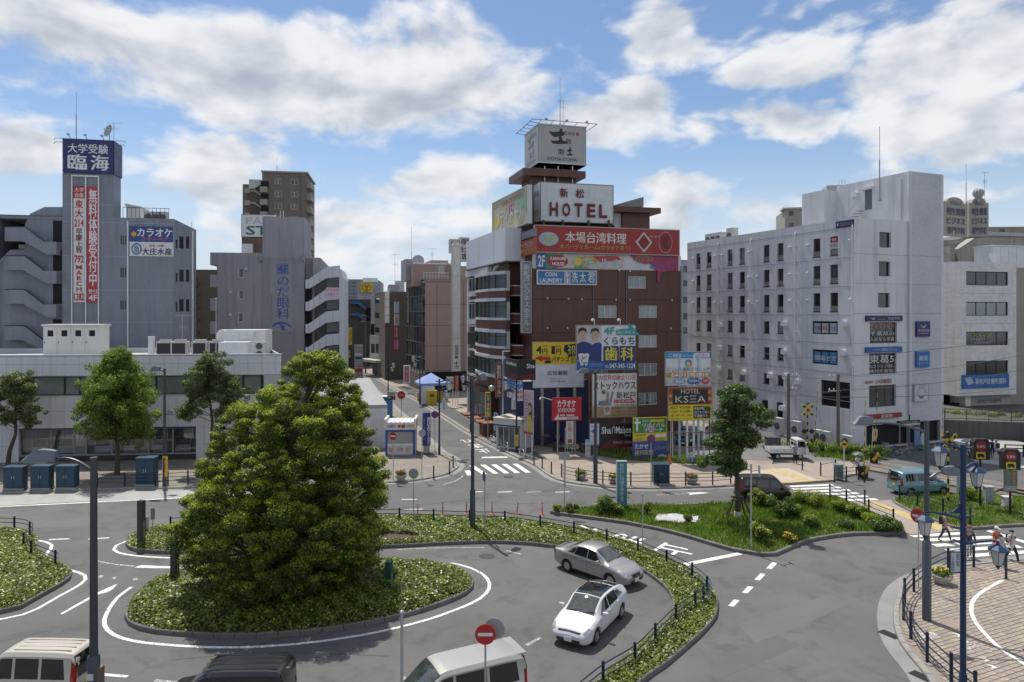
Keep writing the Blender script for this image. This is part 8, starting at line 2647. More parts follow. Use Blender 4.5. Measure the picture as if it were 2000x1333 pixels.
def van_st(L,W,Hh,hood,rake,zw=.98,zb=.2,hoodz=.98,rear=.12,tuck=.1,nose=.62):
 h=L/2
 w=W/2
 wt=w-tuck-.04
 xc=h-hood
 return[(-h,zb+.22,zw*.82,Hh*.8,w*.86,wt*.86),(-h+.05,zb+.1,zw,Hh*.9,w*.95,wt*.95),(-h+rear+.08,zb+.02,zw,Hh*.985,w*.99,wt),(-h+.9,zb,zw,Hh,w,wt),(-.2,zb,zw,Hh,w,wt),(xc-rake-.25,zb,zw,Hh-.01,w,wt),(xc-rake,zb,zw-.01,Hh-.06,w,wt),(xc-rake*.5,zb,zw-.02,(Hh+hoodz)/2+.03,w,wt+.02),(xc,zb,zw-.04,hoodz+.02,w*.995,wt+.08),(xc+.1,zb,zw-.08,hoodz-.02,w*.99,w*.86),(h-hood*.4,zb+.01,zw-.14,hoodz-.1,w*.96,w*.82),(h-.08,zb+.04,nose,nose+.06,w*.84,w*.66),(h,zb+.12,nose-.1,nose-.06,w*.68,w*.5)]
def van(name,label,pos,head,L,W,Hh,hood,rake,paint,wheels,r=.3,zw=.98,hoodz=.98,platem=None,extra=None,style=0,rearglass=True,nwin=3,mir=True,tailk=(3.4,5.6),rear=.14,tuck=.1):
 st=van_st(L,W,Hh,hood,rake,zw,.2,hoodz,rear,tuck)
 h=L/2
 xc=h-hood
 x_front=xc-.12
 x_rear=-h+.28
 cuts=[x_front]+[x_front-(x_front-x_rear)*(k+1)/nwin for k in range(nwin)]
 wins=[]
 for k in range(nwin):
  a,b=cuts[k]-.05,cuts[k+1]+.05
  if k==0:
   wins.append((a-.02,b,a-rake*.78,b))
  elif k==nwin-1:
   wins.append((a,b,a,b+.08))
  else:
   wins.append((a,b,a,b))
 scr=[('windscreen',xc-.03,xc-rake+.03,M_CGL2)]
 def ex(t,lf):
  wipers(t,lf,xc-.06)
  if rearglass:
   vs,fs=[],[]
   n=6
   for i in range(n+1):
    u=i/n
    x=-h-.012+(rear+.1)*u**2.2
    z=Hh*.58+(Hh*.955-Hh*.58)*u
    xx=-h+(.005 if u<.55 else(u-.55)*.22)
    for s_ in(-1,-.5,0,.5,1):
     wd=(W/2-.14-.05*u)*s_
     vs.append((xx-.03+abs(s_)**3*.03,wd,z))
   for i in range(n):
    for j in range(4):
     q=i*5+j
     fs.append((q,q+1,q+6,q+5))
   MB().add(vs,fs).bd('rear_window',MCG,t,True)
  MB().cb((-h-.01,0,.42),(.1,W*.86,.22),0,0,.03).bd('rear_bumper',paint,t)
  MB().cb((h-.02,0,.36),(.08,W*.6,.1),0,0,.02).bd('lower_intake',MTR,t)
  MB().cb((h-.03,0,.56),(.06,W*.5,.09),0,0,.02).bd('grille',MCH if style else MTR,t)
  if extra:
   extra(t,lf)
 return car(name,label,pos,head,st,paint,wheels,r,.18,wins,scr,tuple(cuts[1:-1])+(x_front+.08,),[(h-hood*.55,h-.06,3.7,5.7,M_LAMP)],[(-h+0,-h+.14,*tailk,M_TAIL)],ex,True,platem,tuple((c+.14,4.4)for c in cuts[1:-1]),x_front-.05 if mir else None,style)
def ribs(t,lf,n,x0,x1,z,m):
 for k in range(n):
  y=-.5+k*(1./(n-1))
  MB().box(x0,y-.025,z,x1,y+.025,z+.03).bd('roof_rib',m,t)
van('silver_minivan','champagne silver minivan half cut off by the bottom edge',(-1.85,22.45),(-.897,-.443),4.55,1.7,1.86,.72,.85,P_CHAMP,(-1.35,1.4),.31,1.,1.06,None,lambda t,lf:MB().cb((-2.12,0,1.83),(.34,1.22,.05),0,0,.03).bd('roof_spoiler',P_CHAMP,t),1,nwin=3)
van('black_wagon','black wagon with ribbed silver roof bars at the bottom edge',(-9.2,22.4),(-1,-.03),4.1,1.7,1.76,.85,.75,P_BLACK,(-1.25,1.25),.32,1.,1.02,None,lambda t,lf:[MB().box(-1.75,-.45+.3*k-.03,1.765,.55,-.45+.3*k+.03,1.8).bd('roof_bar',MCH,t)for k in range(4)],0,nwin=3)
def keivan_x(t,lf):
 for k in range(4):
  MB().box(-1.4,-.36+.24*k-.02,1.91,.55,-.36+.24*k+.02,1.93).bd('roof_rib',P_BEIGE,t)
van('cream_kei_van','cream boxy van with yellow plate at bottom left corner',(-15.85,23.3),(-1,.04),3.4,1.475,1.9,.34,.5,P_BEIGE,(-1.15,1.2),.27,1.02,1.04,M_PLATEY,keivan_x,0,nwin=3,tailk=(4.,5.9))
van('brown_kei_wagon','dark brown boxy wagon passing the staked tree',(17.45,48.3),(1,-.04),3.65,1.6,1.74,.62,.5,P_BROWN,(-1.25,1.25),.29,1.,1.05,None,None,0,nwin=3,tailk=(3.8,5.9))
van('blue_minivan','pale blue compact minivan waiting at the level crossing',(29.4,50.3),(.99,.14),3.95,1.66,1.7,.72,.75,P_BLUE,(-1.25,1.3),.29,.98,.98,M_PLATEY,lambda t,lf:MB().tb([(-1.4,0,1.7),(-1.75,0,2.05)],.012,4).bd('aerial',MTR,t),0,nwin=3)
van('parked_minivan','silver minivan parked in the small car park behind the hoardings',(20.2,69.5),(-.5,-.87),4.4,1.7,1.8,.75,.8,carpaint('car_grey',(.33,.33,.34),.4),(-1.3,1.35),.31,1.,1.04,None,None,0,nwin=3)
van('parked_car','dark car with round lamps parked left of the silver minivan',(17.4,69.2),(-.42,-.9),3.9,1.66,1.55,.85,.7,P_BLACK,(-1.2,1.25),.3,.92,.92,None,None,0,nwin=2)
van('black_sedan','black car parked on the upper road before the clinic',(53.6,85.),(-.97,-.2),4.3,1.7,1.5,1.05,.7,carpaint('car_black2',(.01,.01,.012)),(-1.3,1.3),.31,.92,.9,None,None,0,nwin=2)
def truck():
 rz=atan2(-.03,1)
 p=(24.35,61.75)
 t=th_('flatbed_truck','small white flatbed truck with its near door open','truck',(*p,.135),rz)
 M_TW=carpaint('truck_white',(.62,.63,.63),0,.45)
 out=[(.62,.45),(1.66,.45),(1.68,.95),(1.58,1.05),(1.36,1.72),(1.2,1.78),(.66,1.78),(.62,1.7)]
 cab=MB().xz(out,-.7,.7)
 ob('cab',cab.mesh('cab',M_TW),t)
 for sd in(-1,1):
  y=sd*.705
  MB().xz([(.74,1.1),(1.46,1.1),(1.3,1.62),(.74,1.62)],y-.006,y+.006).bd('side_window',MCG,t)
 MB().add([(1.595,-.6,1.08),(1.595,.6,1.08),(1.39,.56,1.66),(1.39,-.56,1.66)],[(0,1,2,3)]).bd('windscreen',M_CGL2,t)
 for k in(-.33,.33):
  MB().box(.605,k-.27,1.15,.625,k+.27,1.62).bd('rear_window',MCG,t)
 d=ob('door',MB().box(-.82,-.04,0,0,0,.62).mesh('door',M_TW),t,(1.5,-.72,.48),rad(62))
 mb=MB()
 for(x0,z0,x1,z1)in((-.8,.62,-.74,1.12),(-.8,1.08,-.2,1.14),(-.26,.62,-.2,1.1)):
  mb.box(x0,-.035,z0,x1,-.005,z1)
 mb.bd('door_frame',M_TW,d)
 MB().box(-.74,-.025,.62,-.26,-.015,1.08).bd('pane',M_CLEAR,d)
 MB().box(-1.68,-.7,.58,.58,.7,.66).bd('bed_floor',M_TW,t)
 for sd in(-1,1):
  s_=MB().box(-1.68,sd*.7-.02,.66,.56,sd*.7+.02,.96).bd('drop_side',M_TW,t)
  for x in(-1.1,-.5,.1):
   MB().box(x,sd*.725-.012,.7,x+.05,sd*.725+.012,.92).bd('hinge',MSG,s_)
 MB().box(-1.71,-.68,.66,-1.67,.68,.96).bd('tailgate',M_TW,t)
 mb=MB()
 for y in(-.36,.36):
  mb.box(-1.6,y-.05,.38,1.3,y+.05,.56)
 mb.bd('chassis',MTR,t)
 for sd in(-1,1):
  MB().cb((-1.66,sd*.52,.5),(.05,.22,.1)).bd('tail_light',M_TAIL,t)
  MB().cb((1.675,sd*.5,.7),(.04,.22,.16)).bd('headlight',M_LAMP,t)
 MB().cb((-1.68,0,.42),(.02,.33,.165)).bd('number_plate',M_PLATEY,t)
 MB().cb((1.67,0,.52),(.06,1.3,.14)).bd('bumper',MTR,t)
 for x in(-1.,.98):
  for sd in(-1,1):
   wheel(t,x,sd*.58,.26,.15,sd,0,2)
 MB().tb([(-1.5,-.66,1.),(.5,-.66,1.)],.02,5).tb([(.56,-.66,.95),(.56,-.66,1.5),(.56,.66,1.5),(.56,.66,.95)],.025,5).bd('rope_rail',M_TW,t)
truck()
bpy.data.scenes.remove(_tmp)
#  street furniture
MNV=mat('navy_metal',(.022,.034,.062),.4,.35,var=.15,scale=.8,fine=.05)
M_BLUEM=mat('blue_metal',(.013,.038,.092),.55,.1,var=.12,scale=.8,fine=.05)
MGP=mat('lamp_grey',(.085,.095,.115),.4,.4,var=.1,scale=1.)
MSL=mat('slate_metal',(.055,.063,.075),.45,.3,var=.12,scale=1.)
M_PST=mat('galvanised',(.42,.43,.43),.45,.5,var=.12,scale=.6)
M_ORG=mat('orange_plastic',(.55,.1,.03),.5,var=.1)
MYB=mat('warning_yellow',(.55,.36,.02),.5,var=.15,scale=.5)
M_LAN=mat('lantern_glass',(.5,.5,.47),.25,var=.12,scale=.3,fine=0)
M_CAB=mat('teal_cabinet',(.022,.058,.095),.45,.1,var=.18,scale=1.2,streak=.2)
def lamp_head(t,p,d,L=1.,w=.42,m=None):
 d=Ve(d).normalized()
 n=Ve((-d.y,d.x,0))
 R=Mx(((d.x,n.x,0,p[0]),(d.y,n.y,0,p[1]),(0,0,1,p[2]),(0,0,0,1)))
 mb=MB(R)
 secs=[]
 for i in range(7):
  u=i/6
  x=L*u
  hw=w/2*(.55+.45*min(1,u*2.2))*(1 if u<.9 else .9)
  ht=.2+.17*sin(pi*min(1,.25+.6*u))-(.24*max(0,u-.6)/.4)
  secs.append([(x,-hw,0),(x,-hw,ht*.45),(x,-hw*.6,ht),(x,hw*.6,ht),(x,hw,ht*.45),(x,hw,0)])
 vs=[v for s_ in secs for v in s_]
 fs=[]
 for i in range(6):
  for k in range(6):
   fs.append((i*6+k,i*6+(k+1)%6,(i+1)*6+(k+1)%6,(i+1)*6+k))
 fs+=[tuple(range(6)),tuple(36+k for k in range(6))]
 mb.add(vs,fs)
 h=mb.bd('lamp_head',mat('lamp_lid',(.15,.165,.19),.45,.2),t,True)
 mb=MB(R)
 mb.box(L*.25,-w*.36,-.03,L*.92,w*.36,.005)
 mb.bd('diffuser',M_LAN,h)
 return h
def road_lamp(label,base,h,arms,m=None,sleeve=2.5,r=.105,z0=0):
 m=m or MSL
 t=th_('street_lamp',label,'street lamp',(base[0],base[1],z0),0,'tall road lamps')
 MB().tb([(0,0,sleeve-.05),(0,0,h)],[r,r*.8],14).bd('pole',MGP if m is MGP else m,t,True)
 MB().tb([(0,0,-.3),(0,0,sleeve),(0,0,sleeve+.06)],[r*1.55,r*1.5,r*1.1],14).bd('sleeve',m,t,True)
 MB().tb([(0,0,h),(0,0,h+.05)],[r*.95,r*.9],14).bd('pole_cap',m,t)
 for ang,L,z,rise,hl in arms:
  d=Ve((cos(ang),sin(ang),0))
  pts=[]
  for i in range(9):
   u=i/8
   pts.append(d*L*u+Ve((0,0,z+rise*sin(u*pi/2*1.25))))
  MB().tb(pts,[.06-.02*i/8 for i in range(9)],8).bd('arm',m,t,True)
  lamp_head(t,pts[-1]-Ve((0,0,.06)),d,hl,m=m)
 return t
pL1=P(183,1333,21.5)
road_lamp('tall dark street lamp cut off at the bottom left of the picture',pL1,8.5,[(pi,1.15,8.1,.42,1.)],MSL,2.4,.12)
tL=bpy.data.objects['street_lamp']
MB().box(.12,-.1,.2,.28,.1,2.1).bd('control_box',mat('box_brown',(.14,.1,.075),.7),tL)
MB().box(-.1,-.2,1.75,.1,-.185,1.95).bd('sticker',pt_((.55,.55,.52)),tL)
p=G(321.5,949,.12)
road_lamp('dark street lamp with yellow board standing before the bank',p,8.8,[(pi,.35,8.55,.2,.75),(0,.25,5.3,.18,.6)],MSL,2.2,.1)
s_,w_,h_=sign('lamp_board','narrow yellow board with red characters strapped to the bank street lamp',Fac.at(317,51.9,0),(317,892,327,932),[('v','駐車禁止',.2,.3,.8,.72,RED,0),('r',.3,.06,.7,.22,(.2,.15,.03))],(.62,.42,.02),-.05,.05)
p=G(923,1034,.2)
road_lamp('tall dark street lamp rising from the curved island at picture centre',p,9.1,[(rad(62),.75,8.75,.32,.7)],MSL,2.5,.11)
p=G(1163,944,.12)
road_lamp('dark street lamp in front of the hoardings',p,8.5,[(rad(180),.55,8.35,.18,.85),(rad(15),.3,5.9,.18,.7)],MSL,2.8,.11)
p=G(1810,1211,.12)
road_lamp('grey double armed street lamp on the station forecourt',p,8.45,[(rad(172),2.15,8.,.35,.8),(rad(0),.75,5.95,.35,.75)],MGP,3.4,.115)
def lantern(t,c,s=1.):
 n=6
 x,y,z=c
 r=lambda q,zz:(q*s,zz*s)
 g=MB().la([r(.17,-.72),r(.3,-.12),r(.29,-.1)],(x,y,z),n).bd('lantern_glass',M_LAN,t)
 MB().la([r(.4,-.13),r(.36,-.08),r(.2,.04),r(.1,.09),r(.05,.2),r(.02,.26)],(x,y,z),n).bd('lantern_lid',M_BLUEM,t)
 mb=MB()
 for k in range(n):
  a=2*pi*k/n
  mb.tb([(x+.175*s*cos(a),y+.175*s*sin(a),z-.72*s),(x+.305*s*cos(a),y+.305*s*sin(a),z-.1*s)],.012*s,4)
 mb.la([r(.02,-.92),r(.07,-.84),r(.12,-.76),r(.18,-.72)],(x,y,z),n)
 mb.bd('lantern_frame',M_BLUEM,t)
def deco_lamp(label,base,h,arms,s=1.,m=None,r=.07,bird=False,group='blue lantern posts along the street'):
 m=m or M_BLUEM
 t=th_('lantern_post',label,'lantern post',base,0,group)
 MB().tb([(0,0,-.2),(0,0,h)],[r*1.1,r],12).bd('pole',m,t,True)
 MB().tb([(0,0,0),(0,0,.9)],[r*1.5,r*1.4],12).bd('base_sleeve',m,t)
 for i,(a,L,z)in enumerate(arms):
  d=Ve((cos(a),sin(a),0))
  pts=[d*(-.38*s)+Ve((0,0,z+.12*s)),d*0+Ve((0,0,z-.03*s)),d*(L*.45)+Ve((0,0,z+.12*s)),d*(L*.8)+Ve((0,0,z+.2*s)),d*L+Ve((0,0,z+.2*s))]
  MB().tb(pts,[.035*s,.06*s,.055*s,.045*s,.04*s],7).bd('arm',m,t,True)
  lantern(t,(*(d*L)[:2],z-.03*s),s)
 return t
q=P(1881,1333,23.3)
deco_lamp('big blue post with four hanging lanterns at the lower right',(q.x,q.y,0),8.6,[(rad(173),1.2,6.15),(rad(-18),1.,5.3),(rad(158),.66,8.45),(rad(12),.54,7.8)],.8,M_BLUEM,.088,group=None)
tq=[o for o in bpy.data.objects if o.name.startswith('lantern_post')][-1]
MB().xz([(-.55,6.32),(-.35,6.36),(-.18,6.5),(-.15,6.62),(-.05,6.66),(.02,6.6),(0,6.3)],-.02,.02).bd('bird_ornament',M_BLUEM,tq)
s_=sign('post_nameplate','white plate naming the shopping street on the big blue post',Fac.at(1856,23.2,0),(1856,1079,1876,1118),[('v','新松戸駅前',.55,.08,.92,.7,NAV,0),('v','二丁目商店会',.08,.22,.42,.92,NAV,0)],(.55,.57,.6),0,.04,'nameplate',(MNV,.02))
for(bx,by,top,lab,ar)in((858,888,740,'blue lantern post on the kiosk corner beside the street',[(0,.9,6.7),(.25,.7,5.9)]),(758,764,700,'farthest blue lantern post on left kerb of the street',[(0,.9,5.9),(.3,.7,5.1)]),(820,789,700,'blue lantern post beside the blue tent',[(pi,.9,7.2),(pi-.3,.75,6.5)]),(919.5,845,735,'blue lantern post in front of the bay window building',[(pi,.8,7.),(pi+.2,.7,6.1)]),(1009,884,738,'blue lantern post with yellow wrap before the navy shop',[(pi,1.,6.6),(pi+.25,.6,5.9)])):
 p=G(bx,by,.12)
 hh=(by-top)/F*p.y
 deco_lamp(lab,(p.x,p.y,.12),hh,[(a,L,hh*z/7.)for a,L,z in ar],1.,MNV,.075)
p=G(1009,884,.12)
s_,w_,h_=sign('lamp_board','white nameplate on the lantern post before the navy shop',Fac.at(998,64.5,0),(999,780,1009,800),[('v','新松戸',.3,.1,.7,.9,NAV,0)],(.52,.53,.54),0,.04,'nameplate')
s_,w_,h_=sign('lamp_board','yellow wrap board low on the lantern post before the navy shop',Fac.at(1006,63.8,0),(1006,850,1012.5,872),[('r',.3,.2,.7,.8,(.3,.2,.02))],(.5,.33,.03),-.05,.03)
s_,w_,h_=sign('lamp_board','white nameplate on the kiosk corner lantern post',Fac.at(863,64.2,0),(863,781,872,801),[('v','新松戸駅',.3,.1,.7,.9,NAV,0)],(.52,.53,.54),0,.04,'nameplate')
def fence(label,posts,z0=.15,h=.78,rails=(.74,.5),m=None,r=.055,rr=.022,curve=True,group='dark railings round the islands',extra=()):
 m=m or MNV
 m2=MNV
 t=th_('railing',label,'railing',(posts[0].x,posts[0].y,0),0,group)
 o=Ve((posts[0].x,posts[0].y,0))
 key=('post',round(h,2),round(r,3),m.name)
 if key not in _wheel:
  _wheel[key]=MB().la([(r,-.15),(r,h),(r*1.12,h+.01),(r*1.12,h+.05),(r*.7,h+.09),(.01,h+.1)],(0,0,0),10).mesh('post',m,True)
 for p in posts:
  ob('post',_wheel[key],t,(p.x-o.x,p.y-o.y,z0))
 path=[]
 for p in(list(posts)if not extra else extra):
  path.append(p)
 path=smp([Ve((p.x,p.y,0))for p in path],.5)if curve and len(path)>2 else path
 for k,z in enumerate(rails):
  MB().tb([(p.x-o.x,p.y-o.y,z0+z)for p in path],rr,6).bd('rail',m,t,True)
 return t
gp=lambda L,z=.2:[G(x,y,z)for x,y in L]
fence('dark railing along far side of the curved island',gp([(333,1036),(440,1026),(560,1020),(680,1017),(780,1018),(847,1020),(917,1022),(986,1024),(1055,1034),(1121,1046),(1185,1062),(1246,1082),(1302,1106)]))
fence('blue railing round the bend of the curved island',gp([(1302,1106),(1352,1132),(1381,1160),(1374,1180),(1358,1190)]),m=M_BLUEM,rails=(.74,.5,.28),extra=gp([(1302,1106),(1352,1132),(1381,1156),(1389,1170),(1378,1182),(1358,1190)]))
fence('dark triple railing down near side of the curved island',gp([(1358,1191),(1320,1218),(1280,1258),(1240,1298),(1178,1337),(1120,1385)]),m=MNV,rails=(.74,.5,.28),rr=.026)
fence('dark railing on the left edge planting island',gp([(-70,1034),(28,1036),(58,1047),(46,1069),(61,1085),(108,1106)]),extra=gp([(-70,1034),(28,1036),(58,1042),(64,1052),(52,1063),(52,1075),(61,1085),(108,1106),(114,1108)]))
fence('dark railing on the pavement before the hoardings',gp([(1097,932),(1130,939.5),(1177.5,946),(1232,949.5),(1285.5,949),(1339,949),(1392,948),(1427,945)],.12),.12,.95,(.88,.6,.34))
fence('dark railing on the pavement before the bank',gp([(190,951),(244,951),(304,950),(328,948),(367,945.5),(420,944)],.12),.12,.95,(.88,.6,.34))
fence('dark railing beside the crossing on the grass island',gp([(1621,974),(1653,985),(1697,1006),(1745,1026)]),.15,.95,(.88,.6,.34))
fence('dark railing across the grass by the level crossing',gp([(1757,975),(1792,987),(1842,1003),(1895,1023)]),.15,.95,(.88,.6,.34))
fence('short dark railing with grey box beside the level crossing',gp([(1630,939),(1653,937),(1677,934)],.14),.14,.95,(.88,.6,.34))
fence('dark single railing between two posts on the apron',gp([(1603,930),(1632,924)],.14),.14,1.,(.9,))
fence('blue curved triple railing round the station forecourt',gp([(1902,1108),(1852,1113),(1785,1156),(1767,1177),(1765,1210),(1779,1248),(1811,1292),(1858,1336),(1905,1375)],.12),.12,1.,(.92,.62,.34),MNV,.06,.026,extra=gp([(1902,1108),(1852,1113),(1810,1134),(1785,1154),(1768,1176),(1764,1210),(1779,1248),(1811,1292),(1858,1336),(1905,1375)],.12))
def bollard(label,p,h=.8,r=.055,m=None,z0=.12):
 o=MB().la([(r,-.1),(r,h),(r*1.15,h+.01),(r*1.15,h+.06),(r*.6,h+.1),(.01,h+.1)],(0,0,0),10)
 t=th_('bollard',label,'bollard',(p.x,p.y,z0),0,'dark bollards')
 o.bd('post',m or MNV,t,True)
 MB().la([(r*2.,0),(r*2.,.02),(r,.03)],(0,0,0),10).bd('base_plate',m or MNV,t)
 return t
for(x,y,lb)in((1043,907,'dark bollard nearest the street mouth on the right pavement'),(1059,915,'dark bollard in the middle of three at the right pavement corner'),(1077,925,'dark bollard beside the start of the pavement railing'),(885,913,'dark bollard at the kerb tip of the kiosk corner'),(878,924,'second dark bollard from kerb tip of the kiosk corner'),(847,934,'dark bollard third from kerb tip of the kiosk corner'),(50,957,'dark bollard between the two left cabinets before the bank'),(101,956,'dark bollard between middle and right cabinets before the bank'),(1965,1131,'navy bollard alone on the forecourt pavers'),(1689,984,'dark bollard at the far end of the refuge path'),(1567,919,'dark bollard beside the flatbed truck'),(1688,940,'dark bollard beside the level crossing barrier')):
 bollard(lb,G(x,y,.12),.85 if x!=1965 else 1.)
for k,(x,y)in enumerate(((816,1008),(864.5,1006),(911,1004),(961,1004),(1009.5,1004),(1059,1005.5))):
 p=G(x,y)
 t=th_('delineator',['orange delineator nearest the big tree','second orange delineator from the big tree','orange delineator just left of the central lamp','orange delineator just right of the central lamp','leaning orange delineator fifth in the row','orange delineator beside the grass island tip'][k],'delineator',(p.x,p.y,0),0,'orange delineators')
 lean=.09 if k==4 else 0
 MB().tb([(0,0,.03),(lean,0,.8)],.04,10).bd('post',M_ORG,t,True)
 MB().la([(.14,0),(.13,.03),(.05,.05)],(0,0,0),12).bd('base',M_ORG,t)
 for z in(.52,.64,.76):
  MB().tb([(lean*z/.8,0,z),(lean*(z+.04)/.8,0,z+.04)],.043,10).bd('reflector',pt_((.6,.58,.55)),t)
def psg(label,px,py_base,disc,z0,r=.3,kind='no_entry',face=(0,-1,0),pole_r=.03,hpole=None,back=None,m_pole=None,Y=None):
 p=G(px,py_base,z0)if Y is None else Ve(((px-1000)/F*Y,Y,0))
 t=th_('traffic_sign',label,'traffic sign',(p.x,p.y,z0),0)
 nf=Ve(face).normalized()
 e=Ve((-nf.y,nf.x,0))*-1
 top=0
 for py,kd in disc:
  z=H+(HY-py)/F*p.y-z0
  top=max(top,z+r*.6)
  c=Ve((0,0,z))+nf*.05
  cols={'no_entry':(.42,.02,.02),'back':(.3,.31,.31),'no_park':(.03,.08,.3),'speed':(.6,.6,.6),'stop':(.42,.03,.03)}
  d=MB().disc(c,r,nf,24,0,.02).bd('plate',pt_(cols[kd]),t)
  fr=c+nf*.014
  if kd=='no_entry':
   mb=MB()
   for(x0,x1,z0_,z1)in((-.72,.72,-.16,.16),):
    mb.add([tuple(fr+e*x0*r+Ve((0,0,z0_*r))),tuple(fr+e*x1*r+Ve((0,0,z0_*r))),tuple(fr+e*x1*r+Ve((0,0,z1*r))),tuple(fr+e*x0*r+Ve((0,0,z1*r)))],[(0,1,2,3)])
   mb.bd('white_bar',pt_((.66,.66,.65)),d)
  if kd in('no_park','speed'):
   n=24
   vs=[]
   for f in(.97,.78):
    vs+=[tuple(fr+e*r*f*cos(2*pi*k/n)+Ve((0,0,r*f*sin(2*pi*k/n))))for k in range(n)]
   MB().add(vs,[(k,(k+1)%n,n+(k+1)%n,n+k)for k in range(n)]).bd('red_ring',pt_((.42,.02,.02)),d)
   if kd=='no_park':
    a,b=Ve((-.55,0,.55)),Ve((.55,0,-.55))
    q=lambda v:fr+nf*.003+e*v.x*r+Ve((0,0,v.z*r))
    w=Ve((.09,0,.09))
    MB().add([tuple(q(a-w)),tuple(q(b-w)),tuple(q(b+w)),tuple(q(a+w))],[(0,1,2,3)]).bd('red_slash',pt_((.42,.02,.02)),d)
   else:
    l_=lt_(d,'30',0,0,.34,.3,0,pt_((.03,.08,.3)),.02)
    l_.location=fr+Ve((-.17,-.004,-.15))
  if kd=='stop':
   l_=lt_(d,'とまれ',0,0,.42,.14,0,pt_((.6,.6,.6)),.02)
   l_.location=fr+Ve((-.21,-.004,-.07))
 MB().tb([(0,0,-.2),(0,0,max(top,hpole or 0))],pole_r,8).bd('post',m_pole or M_PST,t,True)
 return t
psg('red no entry sign on a slim post left of the kiosk',768,938,[(852,'no_entry')],.12,.31,face=(-.35,-1,0))
psg('grey back of a round sign before the street mouth',808,1019,[(925,'back')],.2,.31)
psg('round sign seen almost edge on beside the central lamp',947,1044,[(931,'no_park')],.2,.3,face=(-1,-.35,0))
psg('red no entry sign in the near foreground with grey disc behind',948,0,[(1238,'no_entry')],0,.3,Y=20.2)
tS_=[o for o in bpy.data.objects if o.name.startswith('traffic_sign')and o.get('label','').startswith('red no entry sign in the near')][0]
MB().disc((.27,.12,H-(1228-HY)/F*20.3),.3,(.25,1,0),24,0,.02).bd('rear_plate',pt_((.3,.31,.31)),tS_)
MB().box(.05,.03,3.5,.3,.07,3.56).bd('bracket',M_PST,tS_)
psg('speed limit and no parking signs on one post before the church board',1271.5,949,[(838,'speed'),(857,'no_park')],.12,.31)
psg('no parking sign on a slim post beside the blue bank pylon',849.5,883,[(810,'no_park')],.12,.34)
psg('round grey sign backs on a post beside the blue bank pylon',824,936,[(846,'back')],.12,.3,face=(.6,-1,0))
psg('red no entry sign turned sideways at the forecourt kerb',1794,1150,[(1008,'no_entry')],.12,.33,face=(-.75,-.6,0))
psg('red stop disc and boards on a rusty post in the street',784,820,[(772,'stop')],.05,.5,m_pole=mat('rusty_post'))
s_,w_,h_=sign('street_board','white direction board with black arrow beside the stop disc in the street',Fac.at(755,86,0),(756,765,772,781),[('t','Times',.1,.1,.9,.45,BLK,0),('r',0,.58,1,1,BLK),('p',[(.1,.79),(.3,.64),(.3,.75),(.55,.75),(.55,.83),(.3,.83),(.3,.94)],WHT,'arrow'),('t','P',.7,.62,.9,.96,ORA,.02)],(.5,.5,.46),0,.15)
legs(s_,[w_*.05],h_,-2.7,M_PST,.05,y=.1)
def slp(label,px,py,top_py,z0,r=.035,parts=None,Y=None,m=None):
 p=G(px,py,z0)if Y is None else Ve(((px-1000)/F*Y,Y,0))
 t=th_('slim_post',label,'post',(p.x,p.y,z0))
 h=H+(HY-top_py)/F*p.y-z0
 MB().tb([(0,0,-.2),(0,0,h)],r,8).bd('pole',m or M_PST,t,True)
 if parts:
  parts(t,h)
 return t
slp('thin grey post with forked top on the grass island',1467,1073,912,.2,.045,lambda t,h:MB().tb([(0,0,h-.25),(.55,.3,h-.25)],.03,6).tb([(.55,.3,h-.6),(.55,.3,h)],.06,8).tb([(0,0,h-.1),(0,0,h+.15)],.06,8).bd('sensor_arm',M_PST,t))
slp('thin pale post with small plate beside the bus lane',1255,1087,964,.2,.035,lambda t,h:MB().box(-.02,-.12,h-.55,.02,.12,h).bd('plate',M_PST,t))
slp('thin pale post with square grey plate at left tip of the grass island',1102,999,889,.2,.035,lambda t,h:MB().box(-.35,-.03,h-.3,.35,0,h+.15).bd('plate',pt_((.3,.31,.31)),t))
slp('thin rod with wire bird spikes in the bottom foreground',785,0,1197,0,.045,lambda t,h:MB().tb([(0,0,h),(0,0,h+.9)],.008,4).tb([(0,0,h),(-.22,0,h-.55)],.006,4).tb([(0,0,h),(.12,0,h-.5)],.006,4).tb([(0,0,h),(0,-.2,h-.4)],.006,4).ball((0,0,h),.07).bd('spikes',M_PST,t),Y=20.)
slp('slim white post beside the blue pillar sign',1104,948,836,.12,.03)
for(x,yb,yt,w,lb)in((276,1062,984,.32,'dark upright board at left tip of the curved island'),(341.5,1133,1064,.3,'dark upright board among ivy left of the big tree'),(759.5,1146,1104,.28,'green post box shaped cabinet right of the big tree')):
 p=G(x,yb,.2)
 h=(yb-yt)/F*p.y+.2
 t=th_('upright_board',lb,'board',(p.x,p.y,.15),-.25)
 mm=mat('board_dark',(.04,.048,.045),.6)if x<700 else mat('board_green',(.02,.07,.05),.5)
 MB().box(-w/2,-.14,-.1,w/2,.14,h).bd('casing',mm,t)
 MB().box(-w/2-.01,-.15,h,w/2+.01,.15,h+.03).bd('cap',MSL,t)
 MB().box(w/2-.002,-.03,.1,w/2+.03,.03,h*.55).bd('edge_strip',mat('stake_tan',(.3,.24,.16),.8),t)
s_,w_,h_=sign('notice_post','small white vertical notice beside the dark board on the curved island',Fac.at(282,40.4,0),(282,1009,290,1052),[('v','自転車放置禁止',.25,.06,.75,.9,(.12,.12,.15),0)],(.46,.46,.44),0,.06,'notice')
slp('small bus stop plate on a pole behind the dark board',298.5,1050,993,.2,.025,lambda t,h:MB().box(-.11,-.02,h-.65,.11,.02,h).bd('plate',mat('plate_grey',(.2,.2,.2),.6),t))
